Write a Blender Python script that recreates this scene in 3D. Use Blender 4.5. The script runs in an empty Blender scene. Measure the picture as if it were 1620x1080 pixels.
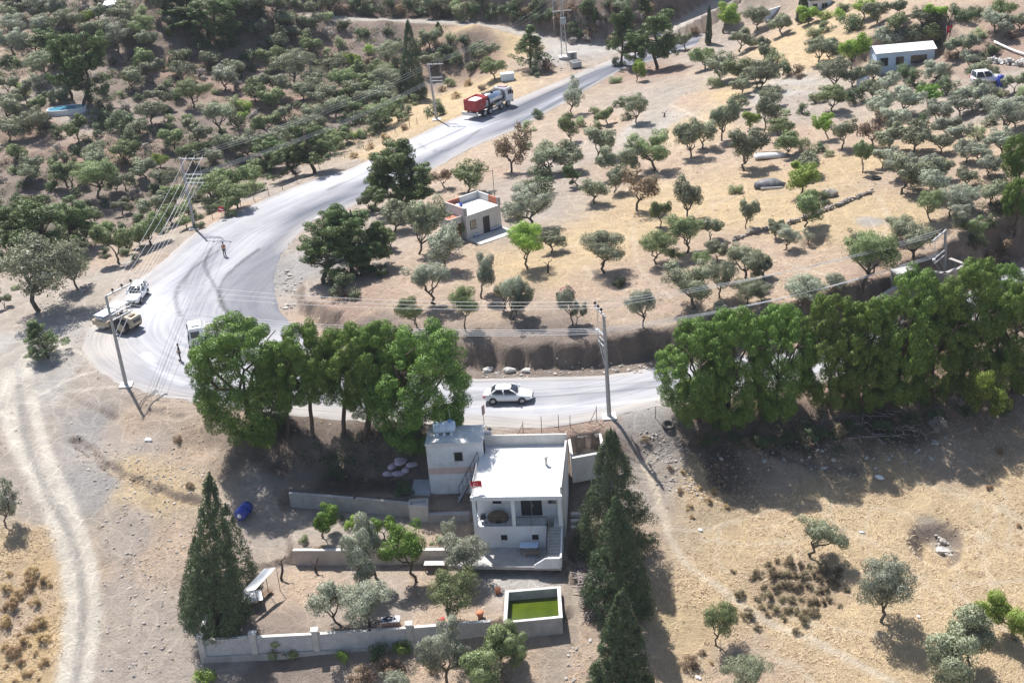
import bpy, bmesh, math, random
import numpy as np
from mathutils import Vector, Matrix

SC = bpy.context.scene
COL = SC.collection
rad = math.radians

# ---------------------------------------------------------------- camera
F, TH, RO, CAMH = 2200.0, rad(25.0), rad(4.57), 60.0
CAM = np.array([0.0, 0.0, CAMH])
FW = np.array([0, math.cos(TH), -math.sin(TH)])
_r0 = np.array([1.0, 0, 0]); _u0 = np.array([0, math.sin(TH), math.cos(TH)])
RT = _r0 * math.cos(RO) - _u0 * math.sin(RO)
UP = _u0 * math.cos(RO) + _r0 * math.sin(RO)
cd = bpy.data.cameras.new("drone_camera")
cd.sensor_width = 36.0
cd.lens = F / 1620.0 * 36.0
cd.clip_start = 1.0
cd.clip_end = 6000.0
cam = bpy.data.objects.new("drone_camera", cd)
COL.objects.link(cam)
cam.matrix_world = Matrix(((RT[0], UP[0], -FW[0], 0), (RT[1], UP[1], -FW[1], 0), (RT[2], UP[2], -FW[2], CAMH), (0, 0, 0, 1)))
SC.camera = cam

# ---------------------------------------------------------------- light
SUN_EL, SUN_AZ = rad(58.0), rad(-27.0)      # azimuth from +Y, negative = to the left
w = bpy.data.worlds.new("World"); SC.world = w; w.use_nodes = True
nt = w.node_tree
sky = nt.nodes.new("ShaderNodeTexSky"); sky.sky_type = 'NISHITA'; sky.sun_disc = False
sky.sun_elevation = SUN_EL; sky.sun_rotation = SUN_AZ; sky.altitude = 200; sky.dust_density = 1.5
bg = nt.nodes["Background"]; bg.inputs[1].default_value = 0.093
nt.links.new(sky.outputs[0], bg.inputs[0])
sd = bpy.data.lights.new("sun", 'SUN'); sd.energy = 5.0; sd.angle = rad(0.5); sd.color = (1.0, 0.972, 0.935)
sun = bpy.data.objects.new("sun", sd); COL.objects.link(sun)
sdir = Vector((math.sin(SUN_AZ) * math.cos(SUN_EL), math.cos(SUN_AZ) * math.cos(SUN_EL), math.sin(SUN_EL)))
sun.rotation_euler = sdir.to_track_quat('Z', 'Y').to_euler()
sun.location = (-60, 200, 150)
SC.view_settings.view_transform = 'Standard'
SC.view_settings.look = 'None'
SC.view_settings.exposure = 0.72
SC.view_settings.gamma = 1.0
SC.render.engine = 'CYCLES'
SC.cycles.max_bounces = 5
SC.cycles.diffuse_bounces = 3
SC.cycles.transparent_max_bounces = 6

# ---------------------------------------------------------------- pixel helpers (photo pixels, 1620 x 1080)
def ray(px, py):
    d = FW * F + RT * (px - 810) + UP * (540 - py)
    return d / np.linalg.norm(d)
def P(px, py, z=0.0):
    d = ray(px, py)
    return CAM + d * ((z - CAMH) / d[2])
def proj(p):
    q = np.asarray(p, float) - CAM; ww = q @ FW
    return 810 + F * (q @ RT) / ww, 540 - F * (q @ UP) / ww, F / ww

# ---------------------------------------------------------------- numpy noise
_rs = np.random.RandomState(7)
_perm = _rs.rand(256, 256)
def vnoise(x, y):
    x = np.asarray(x, float); y = np.asarray(y, float)
    xi = np.floor(x).astype(int); yi = np.floor(y).astype(int)
    fx = x - xi; fy = y - yi
    fx = fx * fx * (3 - 2 * fx); fy = fy * fy * (3 - 2 * fy)
    a = _perm[xi & 255, yi & 255]; b = _perm[(xi + 1) & 255, yi & 255]
    c = _perm[xi & 255, (yi + 1) & 255]; d = _perm[(xi + 1) & 255, (yi + 1) & 255]
    return (a * (1 - fx) + b * fx) * (1 - fy) + (c * (1 - fx) + d * fx) * fy - 0.5
def fbm(x, y, o=4):
    s = 0; a = 1.0
    for k in range(o):
        s = s + a * vnoise(x * 2 ** k + 17.3 * k, y * 2 ** k + 5.1 * k); a *= 0.5
    return s
def sstep(t):
    t = np.clip(t, 0, 1); return t * t * (3 - 2 * t)

# ---------------------------------------------------------------- terrain
CTRL = [
 # lower right field and pines bank
 (1040,690,-1.2),(1000,760,-3),(1100,800,-4),(1050,900,-5.5),(1200,750,-3.6),(1105,665,-1.0),(1230,665,-1.2),(1350,665,-1.6),(1450,655,-1.6),(1600,650,-1.8),
 (1300,850,-5.2),(1500,800,-4.7),(1620,720,-3.2),(1300,1000,-7),(1600,1000,-7),(1100,1050,-8),(1000,1080,-8),(940,900,-5.6),(905,760,-3.4),(1400,760,-4.0),
 (1800,800,-4),(1800,1100,-8),(1400,1200,-9),(900,1250,-10),
 # house yard
 (560,690,-1.4),(650,700,-1.6),(420,700,-1.4),(480,740,-2.7),(400,760,-2.9),(880,690,-1.3),
 (330,830,-4),(400,850,-4.6),(300,1070,-7.6),(420,1060,-7.5),(600,1060,-7.4),(800,1040,-7.1),(905,1000,-6.4),(905,940,-5.8),(500,1200,-10),
 # left waste ground and track
 (250,680,-1.3),(330,720,-2.3),(260,760,-2.5),(150,700,-2),(200,850,-4),(300,900,-5),(200,1000,-6.4),(120,1080,-7.4),(100,850,-4),(60,720,-1.6),(20,620,-.6),(50,520,-.2),
 (10,900,-4.6),(0,1080,-8),(-200,900,-4),(-200,1100,-9),(-250,600,-1),(0,1250,-10),
 # orchard knoll
 (470,510,1.2),(520,490,2.0),(600,480,2.3),(700,420,2.3),(770,370,2.2),(900,420,3.2),(900,515,2.8),(1030,510,2.9),(700,505,2.6),(1100,450,3.5),(1000,300,3),(860,255,1.2),(700,280,1.2),(600,350,1.4),
 (510,400,1.0),(1000,200,2),(1200,300,4),(1300,400,4),(1400,470,3.6),(1250,470,3.6),(1140,490,3.2),(1250,200,4.5),(1400,130,6),(1500,200,6),(1600,300,6),(1600,420,2.2),(1600,100,9),(1500,20,12),(1300,60,7),(1200,30,5),
 (1800,300,8),(1800,100,12),(1700,-100,18),(1560,380,4.2),(1050,130,1.5),(900,160,0.2),(1100,300,3.4),
 # valley behind the upper road
 (600,235,-.8),(540,255,-.8),(500,240,-2.6),(620,175,-2.4),(720,110,-1.6),(690,175,-.6),(380,290,-2.6),(300,335,-1.6),(330,345,-.8),(150,380,-1.6),(60,470,-.6),(440,270,-2.2),(220,420,-.6),
 (0,350,-1.6),(100,250,1),(300,200,1.2),(500,150,.5),(0,150,6),(200,100,6.5),(400,60,6),(600,75,2.6),(700,52,3.1),(760,62,2.3),(640,48,3.7),(580,45,4.4),(660,70,2.0),(0,0,15),(200,0,14.5),(400,0,12),(500,35,6.8),(640,32,4.6),(750,45,3.6),(840,66,2.4),(900,85,.8),(800,110,.2),
 (600,0,9.5),(750,0,9.5),(950,20,5.5),(1050,30,4),(1000,60,1.2),(880,30,5),(-200,200,5),(-250,0,17),(300,-120,24),(800,-120,20),(1200,-100,16),
]
_cp = np.array([list(P(a, b, z)[:2]) + [z] for a, b, z in CTRL])
def _phi(d2): return np.sqrt(d2 + 36.0)
_A = _phi(((_cp[:, None, :2] - _cp[None, :, :2]) ** 2).sum(-1)) + 0.0
_n = len(_cp)
_M = np.zeros((_n + 1, _n + 1)); _M[:_n, :_n] = _A - np.eye(_n) * 0.25; _M[:_n, _n] = 1; _M[_n, :_n] = 1
_wt = np.linalg.solve(_M, np.append(_cp[:, 2], 0))
def rbf(x, y):
    out = np.full(x.shape, _wt[_n])
    for (cx, cy, _), k in zip(_cp, _wt[:_n]):
        out += k * _phi((x - cx) ** 2 + (y - cy) ** 2)
    return np.clip(out, -16, 34)

# road: matched outer (left) and inner (right) edge pixels, with a surface code across
ROAD = [
 ((1290,-14),(1300,2),'saaaams'),((1205,28),(1212,44),'saaaams'),((1140,46),(1150,60),'saaaams'),((1080,62),(1095,75),'samaams'),((1000,84),(1034,96),'smamaas'),((955,99),(990,108),'ssmaaas'),
 ((868,135),(895,162),'ssaamas'),((796,164),(818,204),'smaamas'),((730,182),(757,230),'sxxxmms'),((649,219),(706,257),'sxxxwams'),((555,266),(612,302),'sxxwamas'),
 ((505,280),(556,327),'sxxmmags'),((400,323),(500,348),'swwwmags'),((310,368),(466,378),'swwmwwgs'),((245,422),(446,404),'swwmwwgg'),((180,470),(437,432),'ssxmwwgg'),
 ((140,520),(437,456),'ssxxmwgg'),((132,562),(441,480),'sswwwmgg'),((185,606),(452,500),'smwwwwgg'),((290,634),(475,518),'smwwwwwg'),((430,654),(540,556),'sswwwwws'),
 ((560,666),(640,586),'sswwwwws'),((680,672),(740,598),'sswwmwws'),((760,675),(800,597),'sswwmwws'),((860,678),(880,595),'sswwmwws'),((950,664),(965,592),'sswwmwws'),((1042,642),(1040,580),'sswwmwws'),((1150,628),(1150,566),'sswwmwws'),
 ((1300,606),(1290,545),'sswwmwws'),((1450,560),(1430,505),'sswwmwws'),((1560,505),(1530,462),'sswwwwws'),((1680,452),(1640,415),'sswwwwws'),((1800,420),(1780,380),'sswwwwws'),
]
RC = {'x': (.43, .43, .445), 'w': (.325, .323, .335), 'a': (.105, .113, .135), 'g': (.165, .167, .182), 'm': (.25, .25, .265), 's': (.34, .315, .29)}
def _cat(pts, n):
    pts = np.array(pts); m = len(pts); out = []
    for i in range(m - 1):
        p0, p1, p2, p3 = pts[max(i - 1, 0)], pts[i], pts[i + 1], pts[min(i + 2, m - 1)]
        for k in range(n):
            t = k / n
            out.append(0.5 * (2 * p1 + (p2 - p0) * t + (2 * p0 - 5 * p1 + 4 * p2 - p3) * t * t + (3 * p1 - p0 - 3 * p2 + p3) * t ** 3))
    out.append(pts[-1]); return np.array(out)
_L = np.array([P(*a)[:2] for a, b, c in ROAD]); _R = np.array([P(*b)[:2] for a, b, c in ROAD])
RL, RR = _cat(_L, 14), _cat(_R, 14)
def seg_dist(x, y, pts):
    best = np.full(x.shape, 1e9)
    for (ax, ay), (bx, by) in zip(pts[:-1], pts[1:]):
        dx, dy = bx - ax, by - ay; l2 = dx * dx + dy * dy + 1e-9
        t = np.clip(((x - ax) * dx + (y - ay) * dy) / l2, 0, 1)
        best = np.minimum(best, (x - ax - t * dx) ** 2 + (y - ay - t * dy) ** 2)
    return np.sqrt(best)
def inside(x, y, poly):
    c = np.zeros(x.shape, bool); n = len(poly)
    for i in range(n):
        ax, ay = poly[i]; bx, by = poly[i - 1]
        k = (ay > y) != (by > y)
        c ^= k & (x < (bx - ax) * (y - ay) / (by - ay + 1e-12) + ax)
    return c
def poly_sd(x, y, poly):
    d = seg_dist(x, y, np.vstack([poly, poly[:1]])); return np.where(inside(x, y, poly), -d, d)
_rp = np.vstack([RL[::4], RR[::-1][::4]])
def road_z(x, y):     # the road is level through the bend and climbs a little beyond the junction
    return np.interp(y, [0, 285, 330, 420, 600], [0, 0, 2.2, 7.5, 14]) + np.interp(x, [45, 75, 160], [0, .4, 1.5]) * (y < 230)

PADS = [  # flat made ground: photo pixels of its outline, its height, blend width
 ([(728,903,-4.7),(742,787,.3),(776,712,.3),(891,710,.3),(893,785,.3),(900,903,-4.7)], -4.75, .4),
 ([(668,700,1.8),(680,680,1.8),(775,680,1.8),(768,700,1.8)], -3.15, .4),
 ([(455,777),(650,792),(685,778),(640,764),(455,762)], -3.1, .9),
 ([(448,798),(600,808),(745,820),(748,868),(463,868)], -4.3, .35),
 ([(400,905),(465,891),(760,896),(896,905),(896,965),(780,982),(648,993),(498,1003),(400,1008),(319,1013),(326,985),(370,930)], -5.6, .35),
 ([(801,983,-4.95),(887,975,-4.95),(883.5,930,-4.95),(802,937,-4.95)], -6.45, .12),
 ([(907,722,-.5),(954,713,-.5),(947,688,-.5),(901,696,-.5)], -2.3, .12),
 ([(690,380),(742,386),(764,404),(825,385),(795,345),(700,345)], 2.2, 1.2),
 ([(1355,112),(1385,124),(1490,118),(1480,100),(1370,98)], 5.2, 2.0),
]
PADW = [(np.array([P(q[0], q[1], q[2] if len(q) > 2 else z)[:2] for q in pts]), z, bw) for pts, z, bw in PADS]
TERR = np.array([P(a, b, z)[:2] for a, b, z in [(-300,480,0),(120,395,0),(330,300,0),(470,235,0),(640,110,2),(640,60,4),(430,-60,14),(-400,-60,16)]])

CREASE = [(_cat(np.array([P(q[0], q[1], z)[:2] for q in pts]), 4), dep, wid) for pts, z, dep, wid in [
 ([(120,700),(150,722),(180,742),(215,756),(250,766),(275,772),(310,775)], -2.2, .55, .7), ([(205,900),(208,960),(200,1010),(188,1070)], -5.5, .2, .35), ([(90,622),(130,640),(180,660)], -1., .15, .4), ([(160,800),(165,860),(175,930)], -4., .18, .5),
 ([(1160,700),(1220,720),(1290,735),(1350,740)], -3.2, .35, .6), ([(1275,345),(1320,330)], 4., .3, .8), ([(190,640),(240,660),(290,668)], -1., .15, .5)]]
TRACKS = [([tuple(P(*q)) for q in pts], hw) for pts, hw in [([(440,20,8.2),(500,24,6.9),(560,31,5.8),(640,33,4.6),(720,36,4.0),(790,44,3.2),(850,58,2.0),(885,70,1.0),(940,78,.4),(985,84,.05)], 2.0), ([(1045,58,.8),(1085,35,2.0),(1120,15,3.2),(1165,-12,4.8)], 2.4)]]
PITS = [(P(1482,852,-5.2)[:2], (2.5, 3.4), 1.25), (P(1385,425,3.8)[:2], (1.6, 2.), .4), (P(1290,385,4)[:2], (2.2, 2.2), .6)]
def terrain(x, y):
    T = rbf(x, y)
    # stepped olive terraces on the far hillside
    sd = poly_sd(x, y, TERR)
    m = sstep(-sd / 8.0)
    if m.max() > 0:
        st = 1.55
        q = T / st + 0.55 * fbm(x / 26, y / 26, 3)
        fr = q - np.floor(q)
        Tt = T + st * (sstep((fr - .70) / .30) - fr) * 0.55
        T = T * (1 - m) + Tt * m
    T = T + 0.22 * fbm(x / 5.0, y / 5.0, 4) * np.clip((np.abs(T) + .3), 0, 1) + 0.05 * fbm(x * 1.3, y * 1.3, 2)
    rs = poly_sd(x, y, _rp)
    rz = road_z(x, y)
    up = sstep((T - rz - .5) / 1.2)
    jag = up * (1.5 * fbm(x / 2.7, y / 2.7, 4) + .35 * fbm(x / .8, y / .8, 2) + .5)
    bw = 5.0 * (1 - up) + 1.6 * up
    k = sstep((rs - 0.3 - np.maximum(jag + .6 * up, 0)) / bw)
    Z = rz * (1 - k) + T * k + (1 - k) * k * up * 1.1 * fbm(x / 1.0, y / 1.0, 3)
    Z = np.where(rs < 0.4, rz - .025, Z)
    for pts, hw in TRACKS:
        d = np.full(x.shape, 1e9); tz = np.zeros(x.shape)
        for (ax, ay, az), (bx, by, bz) in zip(pts[:-1], pts[1:]):
            dx, dy = bx - ax, by - ay; t = np.clip(((x - ax) * dx + (y - ay) * dy) / (dx * dx + dy * dy + 1e-9), 0, 1)
            dd = np.hypot(x - ax - t * dx, y - ay - t * dy); m_ = dd < d; d = np.where(m_, dd, d); tz = np.where(m_, az + t * (bz - az), tz)
        kk = (1 - sstep((d - hw) / 4.5)) * (rs > 1.0)
        Z = Z * (1 - kk) + (tz + .05 * fbm(x / 1.5, y / 1.5, 2)) * kk
    for L, dep, wid in CREASE:
        d = seg_dist(x, y, L) + wid * .8 * fbm(x / 1.1, y / 1.1, 3)
        Z = Z - dep * (1 - sstep(d / wid))
    for c_, r_, dep in PITS:
        d = np.sqrt(((x - c_[0]) / r_[0]) ** 2 + ((y - c_[1]) / r_[1]) ** 2) + .25 * fbm(x / 1.5, y / 1.5, 3)
        Z = Z - dep * (1 - sstep((d - .35) / .65))
    for poly, z, bw in PADW:
        kk = 1 - sstep(poly_sd(x, y, poly) / bw)
        Z = Z * (1 - kk) + (z - 0.02 + 0.05 * fbm(x / 1.5, y / 1.5, 3)) * kk
    return Z

def _axis(parts):
    a = [parts[0][0]]
    for end, step in parts[1:]:
        n = max(1, int(round((end - a[-1]) / step)))
        a += list(np.linspace(a[-1], end, n + 1)[1:])
    return np.array(a)
GX = _axis([(-900, 0), (-200, 70), (-140, 4), (-62, .75), (58, .32), (112, .75), (170, 4), (900, 70)])
GY = _axis([(-60, 0), (50, 12), (74, 2), (140, .27), (190, .42), (250, .7), (345, 1.1), (420, 6), (1500, 90)])
_XX, _YY = np.meshgrid(GX, GY)
ZZ = terrain(_XX.ravel(), _YY.ravel()).reshape(_XX.shape)

def zg(x, y):
    x = np.asarray(x, float); y = np.asarray(y, float)
    i = np.clip(np.searchsorted(GX, x) - 1, 0, len(GX) - 2); j = np.clip(np.searchsorted(GY, y) - 1, 0, len(GY) - 2)
    fx = (x - GX[i]) / (GX[i + 1] - GX[i]); fy = (y - GY[j]) / (GY[j + 1] - GY[j])
    return (ZZ[j, i] * (1 - fx) + ZZ[j, i + 1] * fx) * (1 - fy) + (ZZ[j + 1, i] * (1 - fx) + ZZ[j + 1, i + 1] * fx) * fy
_ts = np.arange(70, 480, .4)
def G(px, py):
    """point of the ground seen at a photo pixel"""
    d = ray(px, py); p = CAM[None] + _ts[:, None] * d[None]
    g = p[:, 2] - zg(p[:, 0], p[:, 1])
    k = np.argmax(g < 0)
    if k == 0: return P(px, py, 0)
    t = _ts[k - 1] + (_ts[k] - _ts[k - 1]) * g[k - 1] / (g[k - 1] - g[k])
    q = CAM + d * t; q[2] = zg(q[0], q[1]); return q
def gz(p): return Vector((p[0], p[1], float(zg(p[0], p[1]))))

# ---------------------------------------------------------------- materials
def _new(name):
    m = bpy.data.materials.new(name); m.use_nodes = True
    return m, m.node_tree, m.node_tree.nodes["Principled BSDF"]
def N(t, kind, **kw):
    n = t.nodes.new(kind)
    for k, v in kw.items(): setattr(n, k, v)
    return n
def mixc(t, fac, a, b, mode='MIX'):
    n = N(t, "ShaderNodeMix", data_type='RGBA', blend_type=mode)
    for sock, v in ((n.inputs[0], fac), (n.inputs[6], a), (n.inputs[7], b)):
        if hasattr(v, 'links'): t.links.new(v, sock)
        else: sock.default_value = v if not isinstance(v, tuple) else (*v, 1)[:4]
    return n.outputs[2]
def noise(t, vec, scale, detail=4, rough=.6, dist=0):
    n = N(t, "ShaderNodeTexNoise"); n.inputs["Scale"].default_value = scale; n.inputs["Detail"].default_value = detail
    n.inputs["Roughness"].default_value = rough; n.inputs["Distortion"].default_value = dist
    if vec is not None: t.links.new(vec, n.inputs["Vector"])
    return n.outputs[0]
def mapr(t, v, a, b, c=0., d=1.):
    n = N(t, "ShaderNodeMapRange"); n.inputs[1].default_value = a; n.inputs[2].default_value = b; n.inputs[3].default_value = c; n.inputs[4].default_value = d
    t.links.new(v, n.inputs[0]); return n.outputs[0]
def bump(t, p, h, strength, dist=.05):
    b = N(t, "ShaderNodeBump"); b.inputs["Strength"].default_value = strength; b.inputs["Distance"].default_value = dist
    t.links.new(h, b.inputs["Height"]); t.links.new(b.outputs[0], p.inputs["Normal"])
_mats = {}
def mat(name, col, rough=.7, metal=0., var=.18, scale=3., bmp=.15, dirt=None, coat=0., coords='Object'):
    """painted / cast / wooden surface: base colour with worn and dirty patches"""
    if name in _mats: return _mats[name]
    m, t, p = _new(name)
    tc = N(t, "ShaderNodeTexCoord").outputs[coords]
    n1 = noise(t, tc, scale, 6, .65, .3); n2 = noise(t, tc, scale * 7, 4)
    c = tuple(col)
    lo = tuple(x * (1 - var) for x in c); hi = tuple(min(1, x * (1 + var)) for x in c)
    o = mixc(t, mapr(t, n1, .35, .65), lo, hi)
    if dirt:
        o = mixc(t, mapr(t, noise(t, tc, scale * .6, 8, .75, .8), .52, .72, 0, dirt[1]), o, dirt[0])
    o = mixc(t, mapr(t, n2, .3, .7, 0, .12), o, tuple(x * .6 for x in c))
    t.links.new(o, p.inputs["Base Color"])
    t.links.new(mapr(t, n2, .2, .8, max(.02, rough - .1), min(1, rough + .1)), p.inputs["Roughness"])
    p.inputs["Metallic"].default_value = metal
    if coat: p.inputs["Coat Weight"].default_value = coat; p.inputs["Coat Roughness"].default_value = .08
    if bmp: bump(t, p, n2, bmp, .02)
    _mats[name] = m; return m
def glass(name="dark_glass", col=(.02, .025, .03)):
    if name in _mats: return _mats[name]
    m, t, p = _new(name); p.inputs["Base Color"].default_value = (*col, 1); p.inputs["Roughness"].default_value = .06
    p.inputs["Specular IOR Level"].default_value = .7; _mats[name] = m; return m
def leaf_mat(name, c1, c2, trans=.25, rough=.55, shift=.25):
    if name in _mats: return _mats[name]
    m, t, p = _new(name)
    g = N(t, "ShaderNodeNewGeometry"); oi = N(t, "ShaderNodeObjectInfo")
    o = mixc(t, g.outputs["Random Per Island"], c1, c2)
    hs = N(t, "ShaderNodeHueSaturation"); hs.inputs["Saturation"].default_value = 1
    t.links.new(mapr(t, oi.outputs["Random"], 0, 1, 1 - shift, 1 + shift), hs.inputs["Value"])
    t.links.new(mapr(t, oi.outputs["Random"], 0, 1, .487, .513), hs.inputs["Hue"])
    t.links.new(o, hs.inputs["Color"])
    t.links.new(hs.outputs[0], p.inputs["Base Color"]); p.inputs["Roughness"].default_value = rough
    p.inputs["Specular IOR Level"].default_value = .3
    tr = N(t, "ShaderNodeBsdfTranslucent"); t.links.new(hs.outputs[0], tr.inputs[0])
    mx = N(t, "ShaderNodeMixShader"); mx.inputs[0].default_value = trans
    t.links.new(p.outputs[0], mx.inputs[1]); t.links.new(tr.outputs[0], mx.inputs[2])
    t.links.new(mx.outputs[0], t.nodes["Material Output"].inputs[0])
    _mats[name] = m; return m

# ---------------------------------------------------------------- mesh builder
def rotm(v, up=Vector((0, 0, 1))):
    return Vector(v).to_track_quat('Z', 'Y').to_matrix()
class MB:
    def __init__(s): s.v = []; s.f = []; s.m = []; s.smooth = []
    def add(s, vs, fs, mi=0, sm=False):
        b = len(s.v); s.v += [tuple(q) for q in vs]
        for f in fs: s.f.append(tuple(i + b for i in f)); s.m.append(mi); s.smooth.append(sm)
        return s
    def box(s, c, d, mi=0, rz=0., rx=0., ry=0., bev=0.):
        M = Matrix.Rotation(rz, 3, 'Z') @ Matrix.Rotation(ry, 3, 'Y') @ Matrix.Rotation(rx, 3, 'X')
        bm = bmesh.new(); bmesh.ops.create_cube(bm, size=1)
        for q in bm.verts: q.co = Vector((q.co.x * d[0], q.co.y * d[1], q.co.z * d[2]))
        if bev: bmesh.ops.bevel(bm, geom=bm.edges[:], offset=min(bev, min(d) * .4), segments=2, affect='EDGES', profile=.5)
        bm.verts.index_update()
        s.add([M @ q.co + Vector(c) for q in bm.verts], [[q.index for q in f.verts] for f in bm.faces], mi); bm.free(); return s
    def tube(s, pts, r, n=6, mi=0, caps=True, sm=True):
        pts = [Vector(p) for p in pts]; rs = r if isinstance(r, (list, tuple)) else [r] * len(pts)
        vs = []; fs = []; prev = None
        for i, p in enumerate(pts):
            d = (pts[min(i + 1, len(pts) - 1)] - pts[max(i - 1, 0)]).normalized()
            if prev is None: a = d.orthogonal().normalized()
            else:
                a = prev - d * prev.dot(d); a = a.normalized() if a.length > 1e-5 else d.orthogonal().normalized()
            prev = a; b = d.cross(a)
            for k in range(n):
                t = 2 * math.pi * (k + .5) / n; vs.append(p + (a * math.cos(t) + b * math.sin(t)) * rs[i])
        for i in range(len(pts) - 1):
            for k in range(n): fs.append((i * n + k, i * n + (k + 1) % n, (i + 1) * n + (k + 1) % n, (i + 1) * n + k))
        if caps: fs.append(tuple(range(n))[::-1]); fs.append(tuple(range((len(pts) - 1) * n, len(pts) * n)))
        return s.add(vs, fs, mi, sm and n > 4)
    def cyl(s, a, b, r, n=16, mi=0, r2=None, sm=True):
        return s.tube([a, b], [r, r if r2 is None else r2], n, mi, True, sm)
    def prism(s, poly, z0, z1, mi=0):
        """poly: list of (x,y) counter-clockwise; z0/z1 numbers or lists"""
        n = len(poly); a = z0 if isinstance(z0, (list, tuple)) else [z0] * n; b = z1 if isinstance(z1, (list, tuple)) else [z1] * n
        vs = [(p[0], p[1], a[i]) for i, p in enumerate(poly)] + [(p[0], p[1], b[i]) for i, p in enumerate(poly)]
        fs = [tuple(range(n))[::-1], tuple(range(n, 2 * n))] + [(i, (i + 1) % n, n + (i + 1) % n, n + i) for i in range(n)]
        return s.add(vs, fs, mi)
    def profile(s, pts, x0, x1, axis='y', mi=0):
        """pts: (a,z) outline swept along axis"""
        n = len(pts)
        f = (lambda a, z, t: (a, t, z)) if axis == 'y' else (lambda a, z, t: (t, a, z))
        vs = [f(a, z, x0) for a, z in pts] + [f(a, z, x1) for a, z in pts]
        return s.add(vs, [tuple(range(n)), tuple(range(n, 2 * n))[::-1]] + [(i, n + i, n + (i + 1) % n, (i + 1) % n) for i in range(n)], mi)
    def loft(s, rings, mi=0, sm=True, closed=True, caps=True):
        n = len(rings[0]); vs = [p for r_ in rings for p in r_]; fs = []
        for i in range(len(rings) - 1):
            for k in range(n if closed else n - 1): fs.append((i * n + k, i * n + (k + 1) % n, (i + 1) * n + (k + 1) % n, (i + 1) * n + k))
        if caps: fs.append(tuple(range(n))[::-1]); fs.append(tuple(range((len(rings) - 1) * n, len(rings) * n)))
        return s.add(vs, fs, mi, sm)
    def mesh(s, name, mats):
        me = bpy.data.meshes.new(name); me.from_pydata(s.v, [], s.f); me.update()
        for m in (mats if isinstance(mats, (list, tuple)) else [mats]): me.materials.append(m)
        me.polygons.foreach_set('material_index', s.m); me.polygons.foreach_set('use_smooth', s.smooth)
        bm = bmesh.new(); bm.from_mesh(me); bmesh.ops.recalc_face_normals(bm, faces=bm.faces[:]); bm.to_mesh(me); bm.free()
        return me
    def build(s, name, mats, parent=None, label=None, sub=0):
        o = bpy.data.objects.new(name, s.mesh(name, mats)); COL.objects.link(o)
        if parent is not None: o.parent = parent
        if label: o["label"] = label
        if sub:
            md = o.modifiers.new("smooth", 'SUBSURF'); md.levels = sub; md.render_levels = sub
        return o
def tag(o, label, cat, group=None):
    o["label"] = label; o["category"] = cat
    if group: o["group"] = group
    return o
def thing(name, label, cat, loc=(0, 0, 0), rz=0., group=None):
    o = bpy.data.objects.new(name, None); COL.objects.link(o); o.empty_display_size = .3
    o.location = loc; o.rotation_euler = (0, 0, rz); return tag(o, label, cat, group)
def kind(o, k): o["kind"] = k; return o
def copy_tree(o, parent=None):
    c = o.copy(); COL.objects.link(c); c.parent = parent
    for ch in o.children: copy_tree(ch, c)
    return c

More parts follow.
